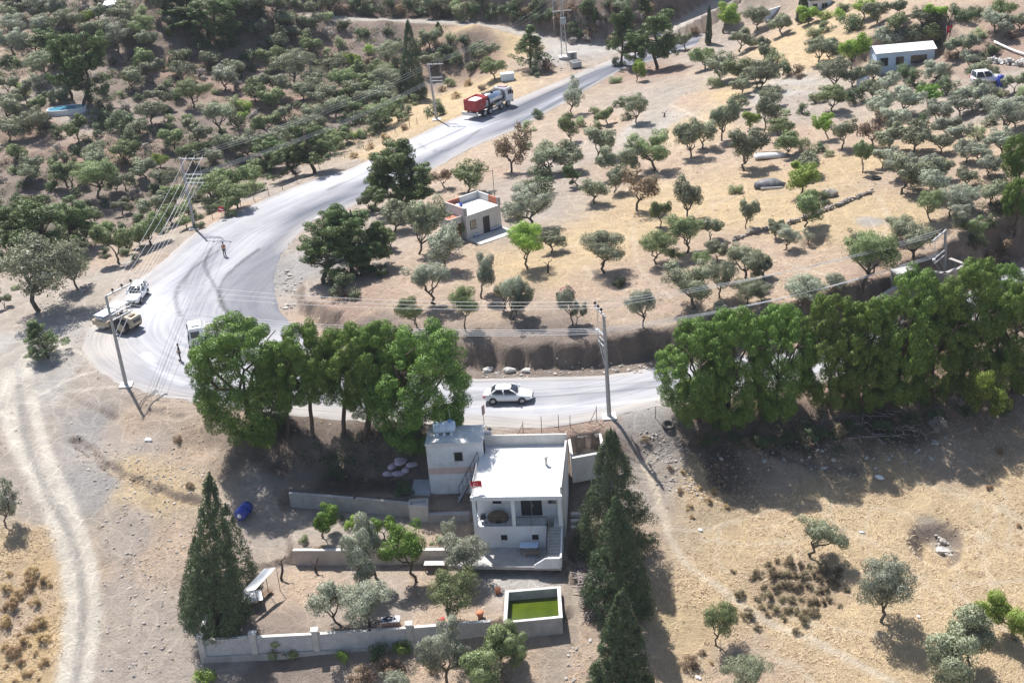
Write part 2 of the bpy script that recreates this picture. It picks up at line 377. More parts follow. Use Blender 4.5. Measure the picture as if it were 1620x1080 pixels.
# ---------------------------------------------------------------- ground
SOIL = {'G': (0.633, 0.491, 0.31), 'T': (0.545, 0.425, 0.331), 'D': (0.485, 0.42, 0.367), 'V': (0.393, 0.375, 0.365), 'B': (0.3, 0.245, 0.212), 'R': (0.4, 0.29, 0.236), 'W': (0.56, 0.531, 0.5), 'K': (0.115, 0.088, 0.074), 'Y': (0.616, 0.457, 0.259)}  # K: shade under the pines and on the far bank, painted into the soil
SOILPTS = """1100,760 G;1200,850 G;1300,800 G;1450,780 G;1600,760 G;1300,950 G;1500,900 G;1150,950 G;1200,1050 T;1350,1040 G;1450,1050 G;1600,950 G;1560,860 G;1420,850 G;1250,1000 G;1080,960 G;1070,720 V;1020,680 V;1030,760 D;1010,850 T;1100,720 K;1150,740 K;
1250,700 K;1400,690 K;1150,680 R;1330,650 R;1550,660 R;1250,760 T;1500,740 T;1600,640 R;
60,600 W;30,700 D;150,600 D;200,680 D;130,680 V;100,760 V;220,660 T;170,760 V;250,700 D;300,690 T;230,745 G;220,800 D;190,860 D;270,790 G;290,860 T;250,900 T;200,950 D;270,1000 D;180,1040 D;310,1060 D;20,880 G;20,950 T;60,1000 Y;40,1060 Y;80,900 T;50,920 Y;30,780 D;
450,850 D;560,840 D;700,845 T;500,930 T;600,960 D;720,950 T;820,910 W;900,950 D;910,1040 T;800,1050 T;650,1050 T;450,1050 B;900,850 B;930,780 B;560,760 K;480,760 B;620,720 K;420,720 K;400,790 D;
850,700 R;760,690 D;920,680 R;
470,480 D;450,440 V;480,510 T;560,480 R;650,480 T;700,430 T;780,480 T;850,420 G;950,380 G;950,450 T;1000,500 T;1080,420 T;1150,400 T;1200,480 T;1050,330 G;1150,330 G;1250,330 G;1350,350 G;1300,430 T;1400,430 R;1420,350 G;1500,400 T;850,300 D;760,270 T;900,260 D;1000,260 T;950,200 T;1020,200 W;1060,150 D;1050,110 R;1100,200 G;1150,150 G;1250,170 D;1230,140 W;1200,220 T;1300,230 T;1350,260 G;1450,280 T;1550,330 T;1250,60 G;1300,80 G;1400,60 T;1500,50 T;1600,60 R;1580,140 D;1100,160 T;1120,90 D;700,330 T;620,340 D;820,340 D;
600,245 G;660,190 G;560,255 D;700,160 G;780,130 G;820,70 G;850,110 T;760,90 R;700,70 R;720,60 G;400,310 D;340,345 T;280,380 D;210,410 T;160,440 D;100,470 D;40,500 D;20,540 W;
100,350 B;200,330 B;50,300 B;150,250 R;60,200 R;130,190 D;200,150 B;60,150 D;30,100 T;300,120 R;250,60 B;100,60 B;400,150 R;450,120 B;350,200 B;450,60 R;500,60 R;520,40 B;600,60 B;470,170 R;560,100 B;620,130 B;300,260 B;450,240 B;550,180 B;600,10 K;680,12 K;760,10 B;880,30 R;940,20 R;1000,40 R;1050,15 R;960,60 D;920,75 W;860,100 D;900,70 W;1000,20 B;1130,20 W;1160,70 D;1200,60 T;
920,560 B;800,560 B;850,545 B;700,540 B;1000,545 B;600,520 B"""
def build_ground():
    x = _XX.ravel(); y = _YY.ravel()
    co = np.stack([x, y, ZZ.ravel()], 1)
    ny, nx = _XX.shape
    pts = []; 
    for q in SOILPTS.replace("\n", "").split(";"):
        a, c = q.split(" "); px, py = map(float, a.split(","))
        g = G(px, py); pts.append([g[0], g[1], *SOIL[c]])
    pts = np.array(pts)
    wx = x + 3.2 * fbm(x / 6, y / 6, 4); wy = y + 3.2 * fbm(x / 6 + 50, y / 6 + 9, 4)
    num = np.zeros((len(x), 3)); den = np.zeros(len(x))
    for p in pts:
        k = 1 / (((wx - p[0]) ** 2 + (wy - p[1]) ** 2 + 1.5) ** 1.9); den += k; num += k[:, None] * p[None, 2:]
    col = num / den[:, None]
    # trodden wheel ruts and footpaths: paler dust
    def line(pxs, wid, c, amt, soft=.5):
        nonlocal col
        L = _cat([G(*q)[:2] for q in pxs], 6)
        d = seg_dist(x, y, L) + .35 * wid * fbm(x / 1.2, y / 1.2, 3)
        k = amt * (1 - sstep((d - wid * (1 - soft)) / (wid * 2 * soft)))
        col = col * (1 - k[:, None]) + np.array(c) * k[:, None]
    RUT = (.76, .70, .61)
    line([(10,590),(18,660),(42,722),(82,800),(108,870),(117,930),(116,1000),(106,1080),(100,1130)], .95, RUT, .9)
    line([(40,560),(52,640),(75,720),(112,800),(134,860),(148,930),(147,1000),(135,1080),(128,1130)], .55, RUT, .85)
    line([(30,610),(40,690),(75,780),(112,850),(130,930),(128,1010),(118,1085)], .35, (.37, .345, .325), .75)
    line([(-60,640),(20,560),(110,480),(210,410),(280,372)], 1.6, (.50, .455, .40), .7)
    line([(130,560),(60,600),(10,640)], 1.3, (.48, .435, .39), .6)
    line([(50,630),(100,605),(165,585)], .3, RUT, .6); line([(90,545),(130,560),(165,590)], .35, RUT, .6); line([(90,622),(180,612)], .22, RUT, .5)
    PTH = (.72, .62, .49)
    line([(1020,735),(1042,790),(1060,850),(1090,895),(1140,930),(1200,975),(1300,1020),(1380,1062),(1450,1100)], .33, PTH, .85)
    line([(1060,835),(1110,838),(1170,822)], .22, PTH, .5); line([(1180,820),(1260,800),(1400,805),(1500,845),(1620,870)], .2, PTH, .4)
    line([(1200,880),(1290,845),(1350,850),(1430,880)], .2, PTH, .35); line([(1545,800),(1560,900),(1590,980)], .3, PTH, .35); line([(1450,760),(1540,790),(1640,830)], .25, PTH, .4)
    line([(1440,900),(1500,950),(1560,970)], .22, PTH, .35)
    line([(1060,140),(1045,170),(1020,205),(1000,235),(960,250)], 1.9, (.47, .42, .365), .85); line([(1040,125),(1080,132)], 2.5, (.42, .36, .30), .5)
    line([(1060,165),(1110,190),(1150,200)], .25, PTH, .6); line([(1150,195),(1090,182)], .2, PTH, .4)
    line([(1205,137),(1250,138),(1290,140)], 1.0, (.52, .45, .37), .85)
    line([(880,400),(960,370),(1030,385),(1100,340),(1180,300)], .22, PTH, .5); line([(1000,350),(1010,420),(1060,470)], .2, PTH, .4)
    line([(1390,310),(1405,350),(1380,400)], .25, PTH, .5); line([(1200,310),(1280,300),(1400,290)], .3, PTH, .4); line([(980,505),(1060,512),(1150,500)], .3, PTH, .4)
    line([(900,905),(905,960),(880,1040),(872,1090)], 1.0, (.46, .39, .32), .8)
    line([(500,26),(560,31),(640,33),(720,36),(790,44),(850,58),(885,70)], 1.6, (.55, .51, .46), .9)
    line([(1050,52),(1085,35),(1120,15),(1160,-10)], 2.2, (.58, .54, .49), .95)
    line([(870,92),(930,75),(985,72)], 3.2, (.56, .535, .50), .85)
    line([(1500,40),(1550,30),(1570,0)], 1.0, (.45, .34, .25), .6)
    line([(0,95),(30,92),(60,88)], .9, (.45, .38, .31), .5); line([(165,15),(172,30)], 1.6, (.6, .57, .52), .7)
    line([(1470,835),(1485,852),(1500,872)], .9, (.40, .36, .32), .7)
    line([(1368,348),(1382,352)], 1.1, (.45, .43, .42), .8)
    line([(1222,930),(1250,926),(1288,932)], 2.5, (.31, .225, .165), .65)
    r3 = np.random.RandomState(21)
    for _ in range(46):
        q = np.array([r3.uniform(1080, 1640), r3.uniform(760, 1080)]) if _ < 30 else np.array([r3.uniform(820, 1400), r3.uniform(280, 490)]); a3 = r3.uniform(-.5, .5) + (0 if r3.rand() < .6 else 1.3); L3 = []
        for _k in range(6): L3.append(tuple(q)); q = q + np.array([math.cos(a3), math.sin(a3) * .6]) * r3.uniform(18, 42); a3 += r3.normal() * .35
        line(L3, r3.uniform(.09, .2), PTH, r3.uniform(.25, .6))
    # steep cut faces show bare broken rock
    dzdx = np.gradient(ZZ, axis=1) / np.gradient(GX)[None]; dzdy = np.gradient(ZZ, axis=0) / np.gradient(GY)[:, None]
    sl = np.sqrt(dzdx ** 2 + dzdy ** 2).ravel()
    k = sstep((sl - .42) / .5)[:, None]
    rock = np.array((.27, .215, .18))[None] * (1 + .5 * fbm(x / .9, y / .9, 3))[:, None]
    col = col * (1 - k * .85) + rock * k * .85
    col *= (1 + .10 * fbm(x / 11, y / 11, 3))[:, None]
    global GRASS, GSLOPE
    GSLOPE = sl.reshape(ny, nx)
    GRASS = np.clip((col[:, 0] / col[:, 2] - 1.5) / .45, 0, 1).reshape(ny, nx)
    me = bpy.data.meshes.new("ground")
    i = np.arange(ny * nx).reshape(ny, nx)
    fq = np.stack([i[:-1, :-1], i[:-1, 1:], i[1:, 1:], i[1:, :-1]], -1).reshape(-1, 4)
    me.vertices.add(len(co)); me.vertices.foreach_set('co', co.ravel())
    me.loops.add(fq.size); me.loops.foreach_set('vertex_index', fq.ravel())
    me.polygons.add(len(fq)); me.polygons.foreach_set('loop_start', np.arange(0, fq.size, 4)); me.polygons.foreach_set('loop_total', np.full(len(fq), 4))
    me.update(); me.validate()
    me.polygons.foreach_set('use_smooth', np.ones(len(fq), bool))
    at = me.color_attributes.new("soil", 'FLOAT_COLOR', 'POINT')
    at.data.foreach_set('color', np.clip(np.hstack([col, np.ones((len(x), 1))]), 0.02, .9).ravel())
    m, t, p = _new("dry_soil")
    ca = N(t, "ShaderNodeVertexColor", layer_name="soil").outputs[0]
    tc = N(t, "ShaderNodeTexCoord").outputs["Object"]
    nA = noise(t, tc, .55, 8, .7, .4); nB = noise(t, tc, 3.2, 6, .7); nC = noise(t, tc, 13, 3, .6)
    o = mixc(t, mapr(t, nA, .35, .68), mixc(t, 1., ca, (.80, .79, .78), 'MULTIPLY'), mixc(t, 1., ca, (1.13, 1.12, 1.09), 'MULTIPLY'))
    o = mixc(t, mapr(t, nB, .50, .68, 0, .7), o, mixc(t, 1., ca, (.72, .69, .67), 'MULTIPLY'))
    o = mixc(t, mapr(t, nC, .50, .70, 0, .5), o, mixc(t, 1., ca, (1.3, 1.27, 1.2), 'MULTIPLY'))
    nD = noise(t, tc, 5.5, 5, .75); o = mixc(t, mapr(t, nD, .56, .72, 0, .5), o, mixc(t, 1., ca, (.58, .55, .53), 'MULTIPLY'))
    # straw-like pale streaks
    wv = N(t, "ShaderNodeTexVoronoi", feature='DISTANCE_TO_EDGE'); wv.inputs["Scale"].default_value = .33
    mpv = N(t, "ShaderNodeVectorMath", operation='MULTIPLY_ADD'); nz = N(t, "ShaderNodeTexNoise"); nz.inputs["Scale"].default_value = .5
    t.links.new(tc, nz.inputs["Vector"]); t.links.new(nz.outputs[1], mpv.inputs[0]); mpv.inputs[1].default_value = (1.6, 1.6, 1.6); t.links.new(tc, mpv.inputs[2])
    t.links.new(mpv.outputs[0], wv.inputs["Vector"])
    o = mixc(t, mapr(t, wv.outputs[0], 0., .05, .5, 0), o, mixc(t, 1., ca, (1.35, 1.32, 1.25), 'MULTIPLY'))
    t.links.new(o, p.inputs["Base Color"]); p.inputs["Roughness"].default_value = .95; p.inputs["Specular IOR Level"].default_value = .15
    ad = N(t, "ShaderNodeMath", operation='ADD'); t.links.new(nB, ad.inputs[0]); t.links.new(nC, ad.inputs[1])
    bump(t, p, ad.outputs[0], 1.0, .30)
    me.materials.append(m)
    ob = bpy.data.objects.new("ground", me); COL.objects.link(ob); kind(ob, "structure"); ob["label"] = "dry golden and dusty sloping ground of the hillside"
    return ob

def build_road():
    nu = 61; cols = []; cos = []; uvs = []
    codes = []
    for a, b, c in ROAD:
        arr = np.array([RC[k] for k in c]); s = np.linspace(0, 1, len(c))
        codes.append(np.stack([np.interp(np.linspace(0, 1, nu), s, arr[:, k]) for k in range(3)], 1))
    codes = np.array(codes)
    n = len(RL); st = np.linspace(0, len(ROAD) - 1, n)
    v = np.concatenate([[0], np.cumsum(np.linalg.norm(np.diff((RL + RR) / 2, axis=0), axis=1))])
    for i in range(n):
        j = min(int(st[i]), len(ROAD) - 2); f = st[i] - j
        cc = codes[j] * (1 - f) + codes[j + 1] * f
        for k in range(nu):
            u_ = k / (nu - 1); e = .22 * vnoise(v[i] / 1.1, k * 0 + (0 if u_ < .5 else 40)) * (1 if k in (0, nu - 1) else 0)
            q = RL[i] * (1 - u_) + RR[i] * u_
            if e: q = q + (RR[i] - RL[i]) / np.linalg.norm(RR[i] - RL[i]) * e * 3
            cos.append(q); cols.append(cc[k]); uvs.append((u_ * np.linalg.norm(RR[i] - RL[i]), v[i]))
    cos = np.array(cos); z = road_z(cos[:, 0], cos[:, 1])
    dip = np.tile(np.where((np.arange(nu) == 0) | (np.arange(nu) == nu - 1), .09, 0), n); zz = z + .02 - dip; cos = np.column_stack([cos, zz])
    x, y = cos[:, 0], cos[:, 1]
    # sweeping boundaries between loose chippings and swept tar seal, and tyre arcs
    cols = np.array(cols)
    lens = np.array([P(*q)[:2] for q in [(430,384),(392,404),(363,431),(348,458),(350,482),(366,500),(400,508),(450,500),(441,478),(437,450),(441,420)]])
    k = (1 - sstep(poly_sd(x, y, _cat(np.vstack([lens, lens[:1]]), 4)) / .35 + .5))[:, None] * .7
    cols = cols * (1 - k) + np.array((.155, .157, .17)) * k
    for pts, wd, amt in [([(410,394),(363,431),(347,459),(350,483),(364,499)], .22, .5), ([(334,394),(324,420),(345,462),(360,495)], .2, .45), ([(345,397),(306,425),(281,457),(279,482),(286,500)], .3, .4), ([(352,380),(322,402),(300,430),(292,452)], .25, .25),
                         ([(230,560),(250,585),(290,607)], .5, -.35), ([(640,218),(700,240),(760,205)], .3, .3), ([(640,290),(560,312),(500,345)], .3, -.35), ([(520,300),(640,245),(730,205)], .35, .35), ([(540,290),(660,238)], .25, -.3),
                         ([(740,633),(850,628),(960,620),(1040,612)], .18, .3), ([(740,622),(850,617),(960,610),(1040,603)], .15, .22), ([(740,604),(880,602),(960,600)], .15, .25), ([(745,650),(850,645),(960,640),(1040,630)], .3, -.2), ([(820,192),(890,152),(960,118)], .3, -.3), ([(800,178),(880,142),(950,110)], .3, .3), ([(620,262),(730,215),(800,188)], .25, -.35)]:
        d = seg_dist(x, y, _cat(np.array([P(*q)[:2] for q in pts]), 8)); kk = amt * (1 - sstep((d - wd * .4) / wd)); cols = cols * (1 - kk)[:, None]
    me = bpy.data.meshes.new("road")
    i = np.arange(n * nu).reshape(n, nu)
    fq = np.stack([i[:-1, :-1], i[:-1, 1:], i[1:, 1:], i[1:, :-1]], -1).reshape(-1, 4)
    me.from_pydata(cos.tolist(), [], fq.tolist()); me.update()
    at = me.color_attributes.new("surface", 'FLOAT_COLOR', 'POINT')
    cols = np.array(cols) * (1 + .05 * fbm(x / 3, y / 3, 3))[:, None]
    at.data.foreach_set('color', np.hstack([cols, np.ones((len(x), 1))]).ravel())
    uv = me.uv_layers.new(name="along"); uvs = np.array(uvs)
    li = np.zeros(len(me.loops), int); me.loops.foreach_get('vertex_index', li); uv.data.foreach_set('uv', uvs[li].ravel())
    m, t, p = _new("chip_seal_road")
    ca = N(t, "ShaderNodeVertexColor", layer_name="surface").outputs[0]
    uvn = N(t, "ShaderNodeUVMap", uv_map="along").outputs[0]; tc = N(t, "ShaderNodeTexCoord").outputs["Object"]
    mp = N(t, "ShaderNodeMapping"); mp.inputs["Scale"].default_value = (1.6, .035, 1); t.links.new(uvn, mp.inputs[0])
    s1 = noise(t, mp.outputs[0], 1.5, 6, .7, .2)
    mp2 = N(t, "ShaderNodeMapping"); mp2.inputs["Scale"].default_value = (.35, .05, 1); t.links.new(uvn, mp2.inputs[0])
    s2 = noise(t, mp2.outputs[0], 1.5, 4, .6, .6)
    pat = noise(t, tc, .22, 6, .6, .5)
    g = noise(t, tc, 18, 3, .7)
    o = mixc(t, mapr(t, s1, .40, .62), mixc(t, 1., ca, (.80, .81, .85), 'MULTIPLY'), mixc(t, 1., ca, (1.14, 1.13, 1.12), 'MULTIPLY'))
    o = mixc(t, mapr(t, s2, .52, .64, 0, .55), o, mixc(t, 1., ca, (.74, .75, .80), 'MULTIPLY'))
    o = mixc(t, mapr(t, pat, .45, .65, 0, .6), o, mixc(t, 1., ca, (1.13, 1.12, 1.10), 'MULTIPLY'))
    o = mixc(t, mapr(t, g, .55, .75, 0, .35), o, mixc(t, 1., ca, (.72, .72, .72), 'MULTIPLY'))
    t.links.new(o, p.inputs["Base Color"]); p.inputs["Roughness"].default_value = .85; p.inputs["Specular IOR Level"].default_value = .25
    bump(t, p, g, .35, .03)
    me.materials.append(m)
    ob = bpy.data.objects.new("road", me); COL.objects.link(ob); kind(ob, "structure"); ob["label"] = "curving country road freshly dressed with white stone chippings"
ground = build_ground()
build_road()
# curved tyre and roller tracks lying on the loose chippings, thin sheets on the road
def stripe(name, pxs, wid, matl, lift):
    L = _cat([G(*q)[:2] for q in pxs], 8); vs = []; fs = []
    for i, q in enumerate(L):
        d = L[min(i + 1, len(L) - 1)] - L[max(i - 1, 0)]; d = d / (np.linalg.norm(d) + 1e-9); nrm = np.array([-d[1], d[0]])
        ww = wid * (1 + .35 * math.sin(i * 1.7) * .5) * (min(1, 6 * i / len(L), 6 * (len(L) - 1 - i) / len(L)) + .05)
        for s_ in (-1, 1):
            e = q + nrm * ww * s_; vs.append((e[0], e[1], float(road_z(e[0:1], e[1:2])[0]) + .02 + lift))
        if i: fs.append((2 * i - 2, 2 * i - 1, 2 * i + 1, 2 * i))
    return vs, fs

# ---------------------------------------------------------------- foliage meshes (unit crowns, shared by copies)
def cloud_mesh(name, pts, nrm, size, wid, jit, rs, face=.75):
    """many leaf-spray faces at pts; nrm is the outward direction of the clump each one belongs to"""
    n = len(pts)
    d = nrm / (np.linalg.norm(nrm, axis=1)[:, None] + 1e-9)
    nf = d * face + jit * rs.normal(size=(n, 3)); nf /= np.linalg.norm(nf, axis=1)[:, None] + 1e-9
    L = np.cross(nf, rs.normal(size=(n, 3))); L /= np.linalg.norm(L, axis=1)[:, None] + 1e-9
    L[L[:, 2] < 0] *= -1
    a = np.cross(L, nf); L = L * size[:, None]; W = a * (size * wid)[:, None] * .5
    co = np.stack([pts - W * .55 - L * .45, pts + W * .55 - L * .45, pts + W + L * .1, pts + L * .6, pts - W + L * .1], 1).reshape(-1, 3)
    me = bpy.data.meshes.new(name)
    me.vertices.add(n * 5); me.vertices.foreach_set('co', co.ravel())
    me.loops.add(n * 5); me.loops.foreach_set('vertex_index', np.arange(n * 5))
    me.polygons.add(n); me.polygons.foreach_set('loop_start', np.arange(0, n * 5, 5)); me.polygons.foreach_set('loop_total', np.full(n, 5))
    me.update()
    # leaves shade softly with the clump they sit on
    g = np.cross(co[1::5] - co[0::5], co[3::5] - co[0::5]); g /= np.linalg.norm(g, axis=1)[:, None] + 1e-9
    sn = d * .9 + g * .45 + rs.normal(size=(n, 3)) * .12; sn /= np.linalg.norm(sn, axis=1)[:, None] + 1e-9
    me.polygons.foreach_set('use_smooth', np.ones(n, bool))
    me.normals_split_custom_set_from_vertices(np.repeat(sn, 5, 0).tolist())
    return me
def ball(rs, n, shell=.55):
    v = rs.normal(size=(n, 3)); v /= np.linalg.norm(v, axis=1)[:, None]
    return v * (shell + (1 - shell) * rs.rand(n, 1)) ** .7, v
BARK = mat("olive_bark", (.13, .105, .085), .9, var=.35, scale=6, bmp=.5)
PBARK = mat("pine_bark", (.115, .08, .06), .9, var=.35, scale=5, bmp=.5)
def limb(mb, a, b, r0, r1, rs, k=4, wob=.06, n=6):
    a = np.array(a, float); b = np.array(b, float); pts = []
    for i in range(k + 1):
        t = i / k; q = a * (1 - t) + b * t
        if 0 < i < k: q = q + rs.normal(size=3) * wob * np.linalg.norm(b - a) * np.array([1, 1, .4])
        pts.append(q)
    mb.tube(pts, [r0 + (r1 - r0) * i / k for i in range(k + 1)], n); return pts[k]

def olive_meshes(seed, lobes, flat=.95, leaf=.05, n=4600, sparse=0.):
    """crown width 1, crown centre at z = .62"""
    rs = np.random.RandomState(seed); mb = MB(); P_, D_, S_ = [], [], []
    fork = np.array([rs.uniform(-.07, .07), rs.uniform(-.05, .05), .22 + rs.uniform(-.05, .05)])
    limb(mb, (0, 0, -.12), fork, .036, .027, rs, 4, .09, 7)
    for i in range(lobes):
        a = 2 * math.pi * (i + rs.uniform(-.25, .25)) / lobes; rr = rs.uniform(.18, .33) if lobes > 1 else 0
        c = np.array([math.cos(a) * rr, math.sin(a) * rr, .62 + rs.uniform(-.12, .17)])
        limb(mb, fork, c - [0, 0, .12], .021, .012, rs, 4, .08, 5)
        R = rs.uniform(.22, .29)
        for j in range(rs.randint(9, 13)):
            v = rs.normal(size=3); v /= np.linalg.norm(v); v[2] = v[2] * flat + .1
            cc = c + v * R * rs.uniform(.5, 1.05); r2 = rs.uniform(.085, .155)
            limb(mb, c - [0, 0, .08], cc, .011, .005, rs, 2, .1, 4)
            m = int(n / (lobes * 11) * (r2 / .115) ** 2 * (1 - sparse))
            p, dd = ball(rs, m, .45); P_.append(cc + p * r2 * [1, 1, .85]); D_.append(dd + (cc - [0, 0, .62]) * .9); S_.append(rs.uniform(.7, 1.3, m) * leaf)
        m = int(n / lobes * .28 * (1 - sparse)); p, dd = ball(rs, m, .1)
        P_.append(c + p * R * [1, 1, flat]); D_.append(dd + (c - [0, 0, .62]) * .5); S_.append(rs.uniform(.7, 1.3, m) * leaf)
    P_, D_, S_ = map(np.concatenate, (P_, D_, S_))
    s = 1 / np.percentile(np.abs(P_[:, :2]).max(1), 97) / 2
    P_[:, :2] *= s
    return mb.mesh("olive_trunk", BARK), cloud_mesh("olive_crown", P_, D_, S_, .42, .6, rs)
def bush_mesh(seed, n=2000, leaf=.05, low=False):
    rs = np.random.RandomState(seed); P_, D_, S_ = [], [], []
    for j in range(13):
        a = rs.uniform(0, 2 * math.pi); rr = .34 * math.sqrt(rs.rand()); r2 = rs.uniform(.12, .2)
        c = np.array([math.cos(a) * rr, math.sin(a) * rr, rs.uniform(.1, .62 - rr * .8)])
        m = n // 13; p, dd = ball(rs, m, .35); P_.append(c + p * r2); D_.append(dd + [0, 0, .5]); S_.append(rs.uniform(.6, 1.3, m) * leaf)
    P_, D_, S_ = map(np.concatenate, (P_, D_, S_)); P_[:, 2] = np.maximum(P_[:, 2], -.02)
    return cloud_mesh("bush_foliage", P_, D_, S_, .4, .6, rs)
def bush_stems(seed):
    rs = np.random.RandomState(seed); mb = MB()
    for j in range(6):
        a = rs.uniform(0, 6.28); limb(mb, (0, 0, -.1), (math.cos(a) * .25, math.sin(a) * .25, .4), .02, .008, rs, 3, .1, 4)
    return mb.mesh("bush_stem", BARK)
def pine_meshes(seed, style, n=15000):
    """umbrella: rounded stone-pine dome, width 1, base of crown about .45, top 1.05; loose: irregular tall crown; cone: young pyramid"""
    rs = np.random.RandomState(seed); mb = MB(); P_, D_, S_ = [], [], []
    puffs = []; dense = style == 'dense'
    if style in ('umbrella', 'dense'):
        fork = np.array([rs.uniform(-.04, .04), rs.uniform(-.04, .04), .36])
        limb(mb, (0, 0, -.15), fork, .030, .025, rs, 5, .02, 8)
        nl = rs.randint(6, 8)
        for i in range(nl):
            a = 2 * math.pi * (i + rs.uniform(-.3, .3)) / nl; rr = rs.uniform(.24, .36) if i else .05
            e = np.array([math.cos(a) * rr, math.sin(a) * rr, .78 + .1 * rs.rand() - rr * .25]); limb(mb, fork, e, .016, .008, rs, 4, .06, 6)
            for _ in range(3):
                limb(mb, e * .8 + fork * .2, e + rs.normal(size=3) * [.1, .1, .05], .009, .004, rs, 3, .08, 4)
        for i in range(215 if dense else 150):
            u_ = rs.rand(); th = rs.uniform(0, 2 * math.pi); ph = math.acos(1 - (1.94 if dense else 1.62) * u_)
            k = rs.uniform(.87, 1.0) if rs.rand() < .82 else rs.uniform(.45, .75)
            c = np.array([math.cos(th) * math.sin(ph) * .43 * k, math.sin(th) * math.sin(ph) * .43 * k, (.53 + math.cos(ph) * .51 * k) if dense else (.66 + math.cos(ph) * .36 * k)])
            c += rs.normal(size=3) * .018
            puffs.append((c, rs.uniform(.052, .100)))
        leaf = .0165
    elif style == 'loose':
        top = np.array([rs.uniform(-.08, .08), rs.uniform(-.05, .05), 1.15]); limb(mb, (0, 0, -.12), top, .04, .012, rs, 6, .03, 7)
        for i in range(27):
            z = rs.uniform(.3, 1.12); a = rs.uniform(0, 2 * math.pi); R = .46 * (1 - .55 * abs((z - .55) / .62)) * rs.uniform(.6, 1.1)
            b = np.array([top[0] * z, top[1] * z, z - .08]); e = b + [math.cos(a) * R, math.sin(a) * R, .1 + .06 * rs.rand()]
            limb(mb, b, e, .014, .005, rs, 3, .06, 5)
            for j in range(6):
                t = rs.uniform(.35, 1.05); c = b * (1 - t) + e * t + rs.normal(size=3) * [.055, .055, .03] + [0, 0, .02]; puffs.append((c, rs.uniform(.05, .095)))
        leaf = .032
    else:
        limb(mb, (0, 0, -.12), (0, 0, 1.25), .035, .008, rs, 5, .01, 7)
        for i in range(130):
            z = .22 + 1.05 * rs.rand() ** 1.3; R = .46 * (1.32 - z) / 1.1 * rs.uniform(.45, 1.1); a = rs.uniform(0, 6.283)
            c = np.array([math.cos(a) * R, math.sin(a) * R, z]); puffs.append((c, rs.uniform(.06, .1)))
            if i % 3 == 0: limb(mb, (0, 0, z - .1), c, .009, .004, rs, 3, .05, 4)
        leaf = .035
    tot = sum(r * r for _, r in puffs); ctr = np.mean([q for q, _ in puffs], axis=0)
    for c, r_ in puffs:
        m = max(20, int(n * r_ * r_ / tot)); p, dd = ball(rs, m, .6)
        p = p * [1, 1, .72]; P_.append(c + p * r_); D_.append(dd + (c - ctr) * .3 + [0, 0, .10]); S_.append(rs.uniform(.7, 1.35, m) * leaf)
    P_, D_, S_ = map(np.concatenate, (P_, D_, S_))
    return mb.mesh("pine_trunk", PBARK), cloud_mesh("pine_crown", P_, D_, S_, .30, .55, rs)
def cypress_mesh(seed, slim=False, n=50000):
    """height 1, width 1 (scaled apart): pointed cone of upright sprays"""
    rs = np.random.RandomState(seed); P_, D_, S_ = [], [], []
    nk = 380; bump_ = rs.uniform(.86, 1.1, 12)
    for i in range(nk):
        z = .03 + .94 * rs.rand() ** (1.0 if slim else 1.35)
        a = rs.uniform(0, 6.283)
        prof = min(1, z / .16 + .5) * (1 - z) ** (.5 if slim else .78) * .5 * bump_[int(a / 6.2832 * 12) % 12]
        k = rs.uniform(.84, 1.03) if rs.rand() < .78 else rs.uniform(.2, .8)
        if rs.rand() < .06: k *= 1.12
        c = np.array([math.cos(a) * prof * k, math.sin(a) * prof * k, z]); m = int(n / nk * (1.5 - z) * .95); p, dd = ball(rs, m, .35)
        rh = rs.uniform(.075, .125) * (1.1 - .72 * z); q = p * [rh, rh, rs.uniform(.038, .062)]
        q[:, :2] *= np.where(p[:, 2:3] > 0, 1 - .8 * p[:, 2:3], 1)
        P_.append(c + q); D_.append(dd * [1, 1, .35] + np.array([math.cos(a), math.sin(a), .25]) * .7); S_.append(rs.uniform(.6, 1.3, m))
    m = 400; zt = rs.uniform(.88, 1.015, m); rr = (1.02 - zt) * .16
    P_.append(np.stack([rs.normal(size=m) * rr, rs.normal(size=m) * rr, zt], 1)); D_.append(np.stack([rs.normal(size=m), rs.normal(size=m), np.full(m, .3)], 1)); S_.append(np.full(m, .8))
    P_, D_, S_ = map(np.concatenate, (P_, D_, S_))
    return P_, D_, S_, rs
def make_cypress(seed, h, wd, slim=False, n=50000):
    P_, D_, S_, rs = cypress_mesh(seed, slim, n)
    P_ = P_ * [wd, wd, h]
    return cloud_mesh("cypress_crown", P_, D_, S_ * .16, .33, .5, rs)

